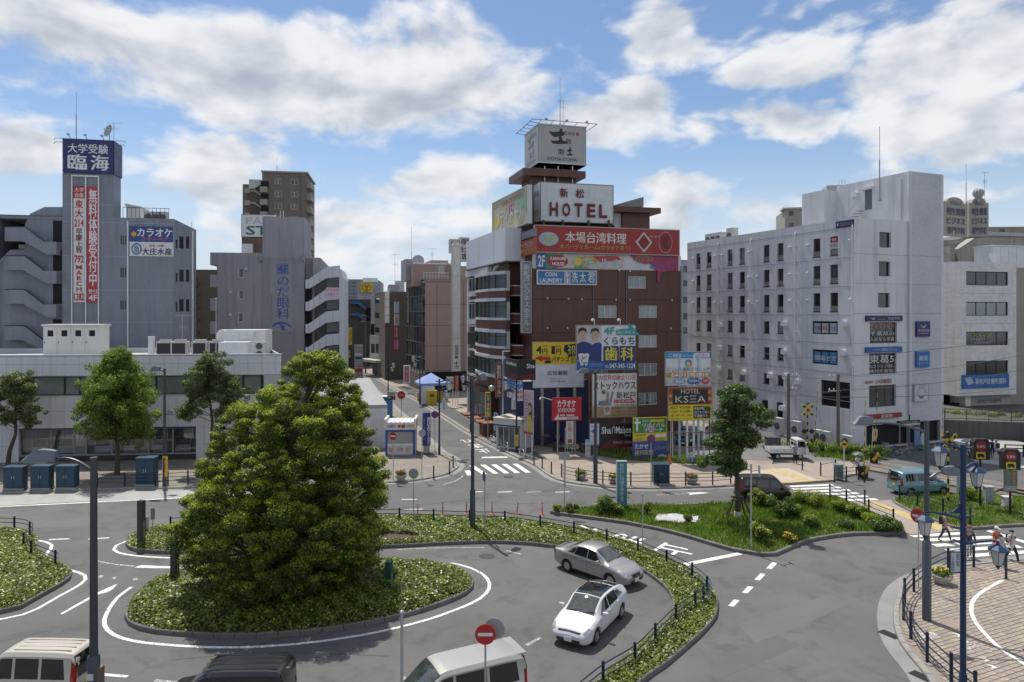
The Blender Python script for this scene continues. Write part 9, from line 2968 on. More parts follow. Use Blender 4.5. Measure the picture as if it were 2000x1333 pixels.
s_,w_,h_=sign('pillar_sign','blue pillar sign with white vertical slogan on the grass island',Fac.at(1205,45.8,3),(1205.5,902,1224,990),[('v','新松戸に快速を停めよう！',.25,.04,.75,.97,(.5,.55,.58),.012),('v','駅前整備',.04,.7,.18,.97,(.12,.2,.25),0),('v','駅前整備',.82,.7,.96,.97,(.12,.2,.25),0)],(.07,.21,.3),0,.32,'pillar sign',(M_ALU,.02))
for x in(.06,w_-.06):
 MB().box(x-.03,.1,-.5,x+.03,.2,0).bd('leg',MBZ,s_)
def cabinet(label,px0,px1,ytop,ybase,d=.55,m=None,z0=.12,vents=True):
 p0,p1=G(px0,ybase,z0),G(px1,ybase,z0)
 w=(p1-p0).length
 h=(ybase-ytop)/F*p0 .y*.98
 t=th_('utility_cabinet',label,'cabinet',(p0 .x,p0 .y,z0),atan2(p1 .y-p0 .y,p1 .x-p0 .x),'teal street cabinets')
 MB().box(-.04,-.02,0,w+.04,d+.02,.12).bd('plinth',MCO,t)
 MB().box(0,0,.12,w,d,h).bd('casing',m or M_CAB,t)
 MB().add([(-.04,-.05,h),(w+.04,-.05,h),(w+.04,d+.05,h),(-.04,d+.05,h),(-.04,-.05,h+.04),(w+.04,-.05,h+.04),(w+.04,d+.05,h+.08),(-.04,d+.05,h+.08)],[(0,1,2,3),(4,5,6,7),(0,1,5,4),(1,2,6,5),(2,3,7,6),(3,0,4,7)]).bd('lid',m or M_CAB,t)
 for k in range(2):
  dd=MB().box(w*k/2+.03,-.015,.18,w*(k+1)/2-.03,0,h-.06).bd('door',m or M_CAB,t)
  MB().box(w*.5+(-.1 if k==0 else .06),-.03,h*.5,w*.5+(-.06 if k==0 else .1),-.014,h*.62).bd('handle',M_PST,dd)
 return t
cabinet('teal cabinet leftmost before the bank',6,44,913,958)
cabinet('teal cabinet with vents second from left before the bank',59,96,911,957)
cabinet('teal cabinet third from left before the bank',109,146,911,956)
cabinet('taller teal cabinet beside the bank street lamp',265,300,895,950,.7)
cabinet('dark teal cabinet on the pavement before the hoardings',1277,1308,908,948,.8)
cabinet('grey green cabinet beside the level crossing railing',1633,1647,909,936,.4,mat('cab_grey',(.14,.18,.18),.6))
cabinet('dark grey cabinet behind the flatbed truck',1499,1525,855,884,.7,mat('cab_dark',(.07,.075,.08),.6))
cabinet('grey relay box on a stand beside the railway posts',1926,1942,952,985,.35,mat('cab_pale',(.3,.32,.31),.6))
cabinet('white relay box beside the right hand warning sign',1962,1976,972,992,.3,mat('cab_white',(.5,.5,.48),.6))
def planter(label,px,py,r,h,flowers,z0=.12):
 p=G(px,py,z0)
 t=th_('flower_bowl',label,'planter',(p.x,p.y,z0),0,'stone flower bowls')
 MB().la([(r*.5,0),(r*.62,.04),(r*.95,h*.75),(r*1.06,h*.92),(r*1.06,h),(r*.92,h),(r*.88,h*.85),(.02,h*.82)],(0,0,0),18).bd('bowl',mat('bowl_stone',(.4,.37,.34),.8,var=.2,scale=.3,fine=.2,bscale=20),t,True)
 cl=[(r*.6*cos(a),r*.6*sin(a),h+.12+.06*(k%2),r*.42)for k,a in enumerate([i*1.05 for i in range(6)])]+[(0,0,h+.2,r*.5)]
 V,mi=clump_leaves(cl,110,.09,.4,.55,.8,.4)
 quads('leaves',V,[L_SHR,L_YEL],mi,t)
 C0=np.array(cl)
 j=nr.integers(0,len(cl),90)
 d=unit(nr.normal(size=(90,3))+np.array([0,-.3,1.2]))
 quads('flowers',leaves(C0[j,:3]+d*C0[j,3:4],d,.075,1.,.3),[flowers],np.zeros(90,int),t)
planter('flower bowl with red plants on the kiosk corner',783,939,.45,.45,M_FLR)
planter('flower bowl leftmost behind the railing before the hoardings',1134,937,.48,.42,M_FLW)
planter('flower bowl beside the blue pillar sign behind the railing',1200,944,.48,.42,M_FLW)
planter('flower bowl rightmost behind the railing before the hoardings',1351,945,.48,.42,M_FLR)
planter('flower bowl full of yellow flowers on the station forecourt',1840,1140,.46,.42,M_FLW)
for k,(x,y)in enumerate(((962,868),(975,873.5),(988,880),(1019,895))):
 p=G(x,y,.12)
 t=th_('hoop_barrier',['white hoop barrier farthest up the street footway','white hoop barrier second up the street footway','white hoop barrier third up the street footway','white hoop barrier nearest the crossing'][k],'barrier',(p.x,p.y,.12),atan2(-SD.y,-SD.x),'white hoop barriers')
 MB().tb([(-.6,0,-.1),(-.6,0,.62),(-.52,0,.75),(-.4,0,.8),(.4,0,.8),(.52,0,.75),(.6,0,.62),(.6,0,-.1)],.035,8).bd('hoop',MSW,t,True)
 MB().tb([(-.6,0,.42),(.6,0,.42)],.025,6).bd('bar',MSW,t)
#  lottery kiosk, bank pylon, low white building on the left of the street
def kiosk():
 fc=Fac.at(752.5,62.9,4)
 w=fc.s(811)
 t=th_('lottery_kiosk','small white and blue lottery kiosk with closed shutter at the street corner','kiosk',(fc.O.x,fc.O.y,.12),fc.a)
 M_K=mat('kiosk_white',(.58,.57,.54),.6,streak=.1)
 MB().box(0,.12,0,w,2.4,2.35).bd('wall',M_K,t)
 MB().box(-.08,-.15,2.35,w+.08,2.5,3.).bd('fascia',M_K,t)
 mb=MB()
 for k in range(7):
  mb.box(w*k/7+.05,-.1,3.,w*k/7+.25,2.4,3.05)
 mb.bd('roof_ribs',MSW,t)
 MB().box(-.1,-.17,3.,.12,2.5,3.3).box(w-.12,-.17,3.,w+.1,2.5,3.3).bd('roof_upstand',M_K,t)
 for x in(0,w-.2):
  MB().box(x,-.02,0,x+.2,.12,2.3).bd('blue_pier',pt_((.03,.07,.3)),t)
 MB().box(.2,-.02,2.15,w-.2,.12,2.3).bd('blue_header',pt_((.03,.07,.3)),t)
 mb=MB()
 for k in range(12):
  mb.box(.2,.06-(k%2)*.012,1.05+k*.09,w-.2,.12,1.05+k*.09+.085)
 mb.bd('shutter',mat('shutter_grey',(.3,.3,.28),.6),t)
 MB().box(.2,-.05,.92,w-.2,.12,1.05).bd('counter',MSW,t)
 MB().box(.2,.02,.12,w-.2,.12,.92).bd('front_panel',mat('kiosk_white'),t)
 dec_(t,[('t','NUMBERS',.06,.06,.36,.155,(.1,.12,.3),.01),('e',.47,.11,.05,.05,(.4,.03,.03)),('r',.54,.06,.66,.16,(.4,.03,.03)),('t','LOTO',.71,.065,.86,.155,(.1,.1,.2),.015),('r',.87,.06,.97,.16,(.55,.33,.03))],w,3.,-.155)
 dec_(t,[('r',.1,.74,.3,.9,(.45,.33,.22)),('t','ジャンボ',.12,.78,.28,.86,RED),('r',.38,.74,.6,.9,(.5,.42,.38)),('t','100円',.41,.78,.57,.86,RED),('r',.67,.74,.88,.9,(.5,.42,.3)),('t','宝くじ',.7,.78,.85,.86,RED)],w,3.,.015)
kiosk()
s_,w_,h_=sign('bank_pylon','tall navy blue bank pylon with white vertical lettering',Fac.at(825,63.6,10),(825.5,807,841,871),[('v','みずほ銀行',.58,.55,.92,.97,WHT,0),('v','宝くじコーナー',.1,.15,.28,.8,(.3,.35,.55),0)],(.018,.03,.17),0,.45,'pylon')
l_=lt_(s_,'MIZUHO',0,0,1.2,.3,0,pt_(WHT),.02)
l_.matrix_local=Mx.Translation((w_*.56,-.03,h_*.86))@Mx.Rotation(rad(90),4,'Y')
MB().box(.08,.06,-.75,w_-.08,.4,0).bd('shaft',mat('pylon_tan',(.34,.3,.24),.6),s_)
MB().box(-.5,-.4,-1.25,w_+.6,.9,-.7).bd('stone_base',mat('stone_dark',(.06,.058,.055),.7),s_)
def low_shed():
 a=Ve((-11.9,66.5,0))
 b=Ve((-19.2,94,0))
 d=(a-b).normalized()
 fc=Fac((b.x,b.y),degrees(atan2(d.y,d.x)))
 L=(a-b).length
 B=Bld('low_white_shed','long low white building with flat roof along left side of the street','building',a)
 ops=[(2+k*4.2,.9,4.8+k*4.2,2.6)for k in range(6)]
 B.wall(fc,0,L,0,3.9,mat('shed_white',(.52,.53,.55),.7,lines=(.3,.8),streak=.1),ops,.12)
 for o in ops:
  B.window(fc,o,.12,2,1,MSW,GL[1])
 f2=Fac((a.x,a.y),degrees(fc.a)+90)
 f2=Fac(((a+Ve((-6.5,-.8,0))).x,(a+Ve((-6.5,-.8,0))).y),7)
 B.wall(f2,0,6.55,0,3.9,mat('shed_white'),[],name='end_wall')
 mb=MB(Mx.Translation(-B.L))
 q=[a,b,b+Ve((-6.5,-1,0)),a+Ve((-6.5,-.8,0))]
 mb.prism([(v.x,v.y)for v in q],3.9,4.25)
 mb.bd('roof',mat('shed_roof',(.27,.275,.28),.6),B.root)
 c=G(753,816)
 t=th_('blue_container','bright blue storage box beside the low white building','container',(c.x,c.y,.12),1.2)
 MB().box(-.7,-.6,0,.7,.6,2.5).bd('casing',pt_((.04,.2,.45)),t)
 MB().box(-.72,-.62,2.5,.72,.62,2.58).bd('lid',MSW,t)
 for z in(.6,1.2,1.8):
  MB().box(-.71,-.61,z,.71,.61,z+.05).bd('rib',pt_((.03,.16,.38)),t)
low_shed()
p=G(842,782,.12)
t=th_('blue_tent','pale blue canopy tent on right side of the street','tent',(p.x,p.y,.12),.3)
M_TENT=mat('tent_blue',(.22,.33,.62),.7,var=.08)
mb=MB()
hw,ez=2.1,2.7
mb.add([(-hw,-hw,ez),(hw,-hw,ez),(hw,hw,ez),(-hw,hw,ez),(0,0,ez+1.35)],[(0,1,4),(1,2,4),(2,3,4),(3,0,4)])
mb.bd('canopy',M_TENT,t,fix=False)
mb=MB()
for a,b in(((-hw,-hw),(hw,-hw)),((hw,-hw),(hw,hw)),((hw,hw),(-hw,hw)),((-hw,hw),(-hw,-hw))):
 mb.add([(*a,ez-.35),(*b,ez-.35),(*b,ez),(*a,ez)],[(0,1,2,3)])
mb.bd('valance',mat('tent_trim',(.35,.42,.6),.7,lines=(.25,.4)),t)
for x in(-hw,hw):
 for y in(-hw,hw):
  MB().tb([(x,y,0),(x,y,ez)],.03,6).bd('leg',MSW,t)
for(x,y,c_)in((-1.6,-.5,(.5,.33,.03)),(.3,.6,(.35,.3,.2)),(1.3,.3,(.5,.33,.03))):
 MB().cb((x,y,.6),(.9,.7,1.2),.2,0,.03).bd('counter',pt_(c_),t)
p=G(850,786,.12)
t=th_('yellow_machine','yellow ticket machine in front of the blue tent','machine',(p.x-.2,p.y-2.6,.12),.25)
MB().cb((0,0,1.),(1.35,.8,2.),0,0,.03).bd('casing',pt_((.58,.42,.02)),t)
MB().box(-.35,-.42,1.1,.3,-.4,1.55).bd('photo_panel',mat('photo_print'),t)
MB().cb((-.5,.55,1.25),(1.9,.9,2.5),0,0,.03).bd('booth',pt_((.04,.1,.32)),t)
MB().box(-1.46,.05,.1,.46,.1,2.45).bd('booth_frame',MSW,t)
for(x0,y0,x1,y1,Yd,bg_,tx,cl_,lb)in((790,716,798.5,746,112,(.32,.03,.03),'スタジオ',WHT,'red vertical sign in a white frame before the glass office'),(889,735,896,762,96,(.42,.09,.03),'コインパーク',WHT,'orange red vertical sign beside the white board behind the tent'),(872,737,886,760,95,(.5,.49,.46),'',BLK,'blank cream board behind the blue tent'),(948.5,767,958,815,70.5,(.04,.1,.05),'',WHT,'')):
 if lb:
  s_,w_,h_=sign('vertical_sign',lb,Fac.at(x0,Yd,10),(x0,y0,x1,y1),[('v',tx,.2,.06,.8,.94,cl_,0)]if tx else[],bg_,0,.3,'sign',(MSW,.15)if x0==790 else None)
  legs(s_,[.1,w_-.1],.2,-2.6 if x0>800 else-1.6,MSW,.05,y=.15)
s_,w_,h_=sign('vertical_sign','narrow vertical karaoke sign with one coloured square for each character',Fac.at(948.5,70.5,8),(948.5,767,958,815),[('r',.1,.08,.9,.25,(.05,.12,.05)),('r',.1,.27,.9,.43,(.02,.02,.08)),('r',.1,.45,.9,.61,(.35,.04,.02)),('r',.1,.63,.9,.79,(.08,.28,.05)),('v','カラオケ',.25,.1,.75,.78,WHT,.02),('e',.5,.9,.3,.06,(.5,.4,.1)),('r',0,0,1,.06,(.4,.05,.02))],(.5,.42,.05),0,.35)
legs(s_,[w_*.5],.2,-2.9,MSG,.06,y=.15)
p=P(960,759,70.3)
t=th_('globe_lamp','round green tinted lamp on a bracket above the karaoke sign','lamp',p)
MB(Mx.Rotation(rad(90),4,'X')).la([(.25,-.1),(.32,0),(.25,.12),(.1,.16)],(0,0,0),16).bd('globe',mat('globe_green',(.35,.45,.3),.2),t,True)
MB().tb([(.1,.1,0),(.7,.6,.1)],.04,6).bd('bracket',MSW,t)
fs_=Fac.at(969,66.8,-30)
shp=Bld('glass_shopfront','small white framed glass shopfront beside the navy shop','shop',fs_.O)
w_=fs_.s(1018)
shp.wall(fs_,0,w_,0,2.55,mat('shop_white',(.5,.5,.5),.6),[(.15,.2,w_-.15,2.2)],.12)
shp.window(fs_,(.15,.2,w_-.15,2.2),.12,4,1,MSW,GL[2],name='shop_window')
shp.shell(fs_,0,w_,0,2.55,2.5,mat('shop_white'),par=.02)
shp.box(fs_,'sign_band',(-.1,-.35,2.3,w_+.1,.05,2.95),mat('band_white',(.52,.52,.5),.6))
shp.box(fs_,'band_stripe',(-.1,-.36,2.3,w_+.1,-.351,2.42),pt_(NAV))
shp.box(fs_,'awning',(-.15,-.4,2.95,w_+.15,2.4,3.05),mat('awning_cream',(.5,.46,.38),.7))
s_,w_,h_=sign('feather_flag','blue and white feather flag on the footway',Fac.at(963,69.5,0),(964,806,975,842),[('p',[(.2,0),(.9,.2),(1.,.6),(.6,1),(.3,.9)],(.04,.16,.45),'flag_print')],(.45,.5,.58),0,.02,'flag',rag=[(.1,.05),(.35,-.02),(.7,.05),(.95,.25),(1,.6),(.6,1.),(.1,.95)])
MB().tb([(w_*.08,.03,-.5),(w_*.08,.03,h_)],.02,6).bd('pole',MSW,s_)
for(x,y,lb)in((957,826,'brown brick planter box on the footway'),):
 p=G(952,850,.12)
 MBx=th_('brick_planter',lb,'planter',(p.x,p.y,.12),.35)
 MB().cb((0,0,.65),(1.3,1.6,1.3)).bd('box',MBD,MBx)
 MB().cb((0,0,1.33),(1.4,1.7,.08)).bd('coping',mat('red_step'),MBx)
#  level crossing
M_STRIPE={}
def striped_post(t,h,r=.07,name='striped_post',base=(0,0,0),tilt=(0,0)):
 n=int(h/.3)
 for k in range(n):
  z0,z1=h*k/n,h*(k+1)/n
  MB().tb([(base[0]+tilt[0]*z0,base[1]+tilt[1]*z0,base[2]+z0),(base[0]+tilt[0]*z1,base[1]+tilt[1]*z1,base[2]+z1)],r,8).bd('stripe',MYB if k%2 else MBK,t)
def crossing_signal(label,px,py,ytop):
 p=G(px,py,.1)
 h=(py-ytop)/F*p.y
 t=th_('crossing_signal',label,'crossing signal',(p.x,p.y,.1),0,'level crossing signals')
 striped_post(t,h)
 for sg in(-1,1):
  b=MB(Mx.Translation((0,-.1,h-.55))@Mx.Rotation(rad(45)*sg,4,'Y'))
  b.box(-.75,-.02,-.11,.75,.02,.11)
  o=b.bd('cross_board',MYB,t)
  for k in range(3):
   c=MB(Mx.Translation((0,-.125-.004*(sg+1),h-.55))@Mx.Rotation(rad(45)*sg,4,'Y'))
   x=-.62+k*.5
   c.add([(x,0,-.11),(x+.2,0,-.11),(x+.28,0,.11),(x+.08,0,.11)],[(0,1,2,3)])
   c.bd('black_bar',MBK,o)
 for sg in(-1,1):
  MB(Mx.Translation((.35*sg,-.12,h*.45))@Mx.Rotation(rad(90),4,'X')).la([(.22,0),(.22,.03),(.12,.05),(.11,.14),(.01,.1)],(0,0,0),16).bd('lamp',MBK,t)
  MB().tb([(0,0,h*.45),(.35*sg,-.05,h*.45)],.03,6).bd('lamp_arm',MBK,t)
 MB().la([(.12,0),(.16,.12),(.06,.2)],(0,0,h),10).bd('bell',MBK,t)
crossing_signal('black and yellow crossing post with X boards before the white office',1577,885,790)
crossing_signal('black and yellow crossing post with X boards right of the blue minivan',1852,980,848)
def barrier(label,px,py,h=6.2,lean=.02):
 p=G(px,py,.1)
 t=th_('crossing_barrier',label,'barrier',(p.x,p.y,.1),0,'raised crossing barriers')
 MB().cb((0,0,.45),(.5,.45,.9),.3,0,.04).bd('machine_box',MBK,t)
 MB().add([(-.3,-.28,.35),(-.1,-.28,.2),(.35,-.3,.85),(.2,-.3,1.),(-.3,-.24,.35),(-.1,-.24,.2),(.35,-.26,.85),(.2,-.26,1.)],[(0,1,2,3),(4,5,6,7),(0,1,5,4),(1,2,6,5),(2,3,7,6),(3,0,4,7)]).bd('yellow_flash',MYB,t)
 n=14
 for k in range(n):
  z0,z1=.9+(h-.9)*k/n,.9+(h-.9)*(k+1)/n
  MB().tb([(lean*z0,0,z0),(lean*z1,0,z1)],.035-.015*k/n,6).bd('boom_section',MYB if k%2 else MBK,t)
 return t
barrier('raised crossing barrier beside the grass strip in front of the shop',1687,934,6.4)
barrier('raised crossing barrier at right of the crossing road',1839,905,5.6)
barrier('raised crossing barrier nearest the white office wall',1590,876,5.6,.06)
barrier('raised crossing barrier beside the parked bicycles',1707,905,6.,.05)
def stop_signal(label,px,py,y0,y1,yb=None):
 p=G(px,py,.1)
 t=th_('warning_sign_box',label,'signal',(p.x,p.y,.1),-.12)
 zt=H+(HY-y0)/F*p.y
 zb=H+(HY-y1)/F*p.y
 MB().tb([(0,0,-.1),(0,0,zt-.1)],.07,8).bd('post',MBK,t)
 h=zt-zb
 MB().xz([(-.5,zb),(.5,zb),(.5,zt-.2),(.35,zt),(-.35,zt),(-.5,zt-.2)],-.22,.3).bd('housing',mat('housing_black',(.016,.014,.013),.55),t)
 zc=zb+h*.66
 MB(Mx.Translation((-.08,-.235,zc))@Mx.Rotation(rad(90),4,'X')).la([(.34,-.01),(.34,.01),(.01,.012)],(0,0,0),24).bd('red_disc',pt_((.24,.02,.025)),t)
 lt_(t,'とまれ',-.33,zc-.1,.17,zc+.08,-.26,pt_(WHT),.02)
 q=MB().box(-.37,-.24,zb+.06,.21,-.225,zb+h*.38).bd('yellow_panel',pt_((.55,.45,.02)),t)
 zz=zb+.14
 MB().xz([(-.3,zz+.06),(-.3,zz+.16),(-.24,zz+.26),(.06,zz+.26),(.1,zz+.16),(.15,zz+.14),(.15,zz+.06)],-.252,-.243).bd('car_symbol',pt_(BLK),q)
 for x in(-.2,.06):
  MB(Mx.Translation((x,-.247,zz+.05))@Mx.Rotation(rad(90),4,'X')).la([(.055,-.003),(.055,.003),(.005,.003)],(0,0,0),12).bd('car_symbol',pt_(BLK),q)
 if yb:
  z2=H+(HY-yb)/F*p.y
  bd=MB().box(-.46,-.16,z2,.34,-.1,zb-.05).bd('lower_board',mat('board_brown',(.16,.14,.12),.6),t)
  for k,(tx,cc)in enumerate((('かとう',(.45,.25,.03)),('通学路',(.1,.3,.2)))):
   lt_(bd,tx,.02-.36*k,z2+.4,.26-.36*k,zb-.12,-.166,pt_(cc),.02,True)
  MB().box(-.44,-.168,z2+.03,.3,-.162,z2+.34).bd('pale_panel',pt_((.3,.3,.32)),bd)
 return t
stop_signal('black warning box with red disc left of the pair at the crossing',1914.5,989,860,900)
stop_signal('black warning box with red disc and lower board at right edge',1973,1007,880,920,962)
s_,w_,h_=sign('small_sign','white vertical notice behind the big blue lantern post',Fac.at(1868,47,0),(1868,930,1876,951),[('v','新松戸駅',.25,.08,.75,.92,NAV,0)],(.5,.51,.52),0,.05,'notice')
legs(s_,[w_*.5],.2,-1.6,M_PST,.03,y=.06)
p=G(1648.5,937,.14)
t=th_('diamond_sign','yellow diamond train warning sign on a white post','traffic sign',(p.x,p.y,.14))
MB().tb([(0,0,-.1),(0,0,2.9)],.04,8).bd('post',MSW,t)
MB().xz([(-.34,2.72),(0,2.38),(.34,2.72),(0,3.06)],-.06,-.04).bd('plate',pt_((.58,.38,.02)),t)
MB().xz([(-.17,2.66),(.17,2.66),(.17,2.74),(.1,2.82),(-.1,2.82),(-.17,2.74)],-.07,-.061).bd('train_symbol',pt_(BLK),t)
#  utility poles and wires
def upole(label,px,Y,ytop,arm=0):
 x=(px-1000)/F*Y
 h=H+(HY-ytop)/F*Y
 t=th_('utility_pole',label,'utility pole',(x,Y,0),0,'railway utility poles')
 MB().tb([(0,0,-.2),(0,0,h)],[.17,.13],12).bd('pole',mat('pole_concrete',(.13,.12,.11),.8,var=.15),t,True)
 for k,z in enumerate((h-.3,h-1.6)):
  MB().box(-.9 if arm else-.2,-.06,z,.2 if arm else .9,.06,z+.1).bd('cross_arm',MSG,t)
  for xx in((-.8,-.4)if arm else(.4,.8)):
   MB().la([(.04,0),(.07,.06),(.04,.1),(.06,.16),(.02,.2)],(xx,0,z+.1),8).bd('insulator',MSW,t)
 return Ve((x,Y,h))
w1=upole('dark utility pole left of the two before the white office',1540,68.3,730,0)
w2=upole('dark utility pole right of the two before the white office',1637,64.2,731,1)
w3=upole('dark far utility pole above the shops on left of the street',714,150,615,1)
wires=[(w1+Ve((.6,0,-.2)),w2+Ve((-.5,0,-.2)),.25),(w2+Ve((0,0,-.2)),Ve((46,56,10.6)),.5),(w2+Ve((0,0,-1.5)),Ve((46,56,9.4)),.5),(Ve((14.5,80,10.5)),w1+Ve((0,0,-.4)),.5),(Ve((14.5,80,12.6)),w1+Ve((0,0,1.5)),.4),(w1+Ve((0,0,1.5)),Ve((48,58,11.9)),.6),(w1+Ve((0,0,-1.6)),w2+Ve((0,0,-1.6)),.15),(Ve((14.5,80,8.4)),w1+Ve((0,0,-2.2)),.4),(w1+Ve((0,0,-2.2)),Ve((47,56,7.6)),.6),(w3+Ve((0,0,-.2)),Ve((-38,150,9)),1.4),(w3+Ve((0,0,-.5)),Ve((-24,165,15)),.4)]
wl=['overhead wire slung between the two dark poles','overhead wire from the right dark pole to the right edge','second overhead wire from the right dark pole to the right edge','overhead wire from the hotel side to the left dark pole','upper overhead wire from the hotel side across the white wall','highest overhead wire running to the right edge','lower wire between the two dark poles','low overhead wire from the hotel side to the left dark pole','lowest overhead wire running to the right edge','sagging pale wire at far left of the street','thin far wire above the street shops']
for(a,b,sag),lb in zip(wires,wl):
 pts=[a.lerp(b,k/12)-Ve((0,0,sag*sin(pi*k/12)))for k in range(13)]
 o=MB().tb(pts,.022,5).bd('overhead_wire',mat('wire',(.1,.1,.105),.6))
 tag(o,lb,'wire','overhead wires')
rw=stc(MB().prism([(43,73),(90,60),(95,78),(46,88)],0,1.9).bd('raised_road',mat('retaining_wall',(.1,.098,.09),.9,var=.25,scale=3,streak=.3)))
pa,pb=Ve((43.2,73.2,1.9)),Ve((70,65.7,1.9))
t=th_('road_railing','dark bar railing along the raised road at right edge','railing',pa,atan2(pb.y-pa.y,pb.x-pa.x))
L_=(pb-pa).length
for k in range(int(L_/2)+1):
 MB().box(k*2,-.03,0,k*2+.06,.03,1.15).bd('post',MSL,t)
for z in(.12,1.1):
 MB().box(0,-.025,z,L_,.025,z+.06).bd('rail',MSL,t)
mb=MB()
for k in range(int(L_/.14)):
 mb.box(k*.14,-.01,.18,k*.14+.02,.01,1.1)
stc(mb.bd('bars',MSL,t,fix=False),'stuff')
far_side=stc(MB().prism([(*G(1905,905)[:2],),(*G(2060,925)[:2],),(*G(2060,880)[:2],),(*G(1960,858)[:2],),(*G(1850,852)[:2],)],0,.1).bd('pavement',mat('pave_grey',(.34,.33,.31),.85)))
pa=G(1962,892,.1)
t=th_('road_railing','black double bar railing beyond the crossing at right edge','railing',(pa.x,pa.y,.1),-.15)
for k in range(5):
 MB().box(k*1.5,-.05,0,k*1.5+.1,.05,1.1).bd('post',MBK,t)
for z in(.35,.7,1.):
 MB().box(0,-.04,z,6.1,.04,z+.09).bd('rail',MBK,t)
for k,px in enumerate((1522,1556,1599,1612,1655)):
 q=WL+fW.d*fW.s(px,-.9)-fW.i*.9
 cnd((q.x,q.y,.1),1.,1.75 if k<2 else 1.3,.5,fW.a,['tall beige outdoor unit with a wheel shaped fan at foot of the white wall','second tall beige outdoor unit at foot of the white wall','low grey outdoor unit behind the crossing post','low grey outdoor unit right of the crossing post','beige outdoor unit near the right utility pole'][k],1,False,'outdoor units along the white wall')
s_,w_,h_=sign('shop_flag','cream and orange shop flag on a pole beside the ground floor shop',Fac.at(1702,62.5,10),(1703,838,1715,863),[('v','営業中',.25,.1,.75,.9,ORA,.01)],(.5,.44,.3),0,.02,'flag',rag=[(.1,0),(.95,.05),(.9,.5),(.7,1.),(0,.95),(.15,.5)])
MB().tb([(0,.02,-1.2),(.1,.02,h_+.2)],.02,6).bd('pole',MSW,s_)
s_,w_,h_=sign('shop_curtain','hanging pale blue cloth at right of the ground floor shop',fcE,(1786,834,1797,870),[],(.14,.22,.4),-.4,.05,'cloth')
p=G(1803,877,.1)
t=th_('shop_board','white oval standing board on a green base by the shop','board',(p.x,p.y,.1),.3)
MB().xz([(.32*cos(k*pi/8),.95+.6*sin(k*pi/8))for k in range(16)],-.03,.03).bd('panel',pt_((.45,.48,.4)),t)
MB().la([(.4,0),(.38,.12),(.1,.16),(.04,.5)],(0,0,0),12).bd('base',pt_((.05,.25,.12)),t)
p=G(1826,880,.1)
t=th_('traffic_cone','orange and white traffic cone at the corner of the shop','cone',(p.x,p.y,.1))
MB().box(-.19,-.19,0,.19,.19,.04).la([(.15,.04),(.04,.7),(.02,.71)],(0,0,0),12).bd('body',M_ORG,t)
MB().la([(.118,.27),(.082,.47)],(0,0,0),12).bd('white_band',pt_((.6,.6,.6)),t)
p=G(1303+4,904,.2)
t=th_('traffic_cone','orange traffic cone leaning beside the blue dental board','cone',(p.x,p.y,.2))
MB().box(-.19,-.19,0,.19,.19,.04).la([(.15,.04),(.04,.7),(.02,.71)],(0,0,0),12).bd('body',M_ORG,t)
#  bicycles and people
def bicycle(label,pos,yaw,col,basket=True):
 t=th_('bicycle',label,'bicycle',pos,yaw,'parked bicycles')
 m=pt_(col)
 for nm,x in(('wheel',-.52),('wheel',.55)):
  n=22
  w=MB().tb([(x+.31*cos(2*pi*k/n),0,.33+.31*sin(2*pi*k/n))for k in range(n+1)],.02,6,cap=False)
  wo=w.bd('wheel',M_TYRE,t)
  s_=MB()
  for k in range(10):
   a=2*pi*k/10
   s_.tb([(x,0,.33),(x+.3*cos(a),0,.33+.3*sin(a))],.004,3)
  s_.bd('spokes',M_PST,wo)
 f=MB()
 for a,b in(((-.52,.33),(-.05,.3)),((-.05,.3),(-.2,.78)),((-.52,.33),(-.17,.68)),((-.05,.3),(.38,.72)),((-.12,.52),(.38,.78)),((.55,.33),(.36,.92))):
  f.tb([(a[0],0,a[1]),(b[0],0,b[1])],.02,6)
 f.bd('frame',m,t)
 MB().tb([(.36,-.27,1.),(.34,0,.96),(.36,.27,1.)],.015,6).tb([(.36,0,.9),(.34,0,.97)],.018,6).bd('handlebar',M_PST,t)
 MB().cb((-.22,0,.84),(.26,.15,.06),0,0,.04).bd('saddle',MTR,t)
 MB().tb([(-.2,0,.75),(-.22,0,.83)],.015,6).bd('seat_post',M_PST,t)
 MB().la([(.09,-.01),(.09,.01)],(-.05,0,.3),12).bd('crank',M_PST,t)
 if basket:
  b=MB()
  for z in(.72,.82,.92):
   b.tb([(.48,-.17,z),(.78,-.17,z),(.78,.17,z),(.48,.17,z),(.48,-.17,z)],.008,4)
  for x,y in((.48,-.17),(.78,-.17),(.78,.17),(.48,.17),(.63,-.17),(.63,.17),(.78,0)):
   b.tb([(x,y,.7),(x,y,.93)],.007,4)
  b.bd('basket',M_PST,t)
 return t
for(x,y,yaw,col,lb)in((1763,892,-.3,(.45,.46,.48),'silver bicycle with long frame parked before the shop'),(1741,889,2.6,(.3,.3,.32),'bicycle with front basket and white cover parked before the shop'),(1722,886,.4,(.08,.09,.1),'dark bicycle parked left of the silver ones'),(1062,872,1.,(.1,.1,.1),'dark bicycle under the yellow hoarding'),(1088,875,1.4,(.3,.05,.05),'red framed bicycle under the yellow hoarding')):
 p=G(x,y,.13)
 bicycle(lb,(p.x,p.y,.13 if x>1200 else .22),yaw,col)
_bench=bpy.data.scenes.new('figure_bench')
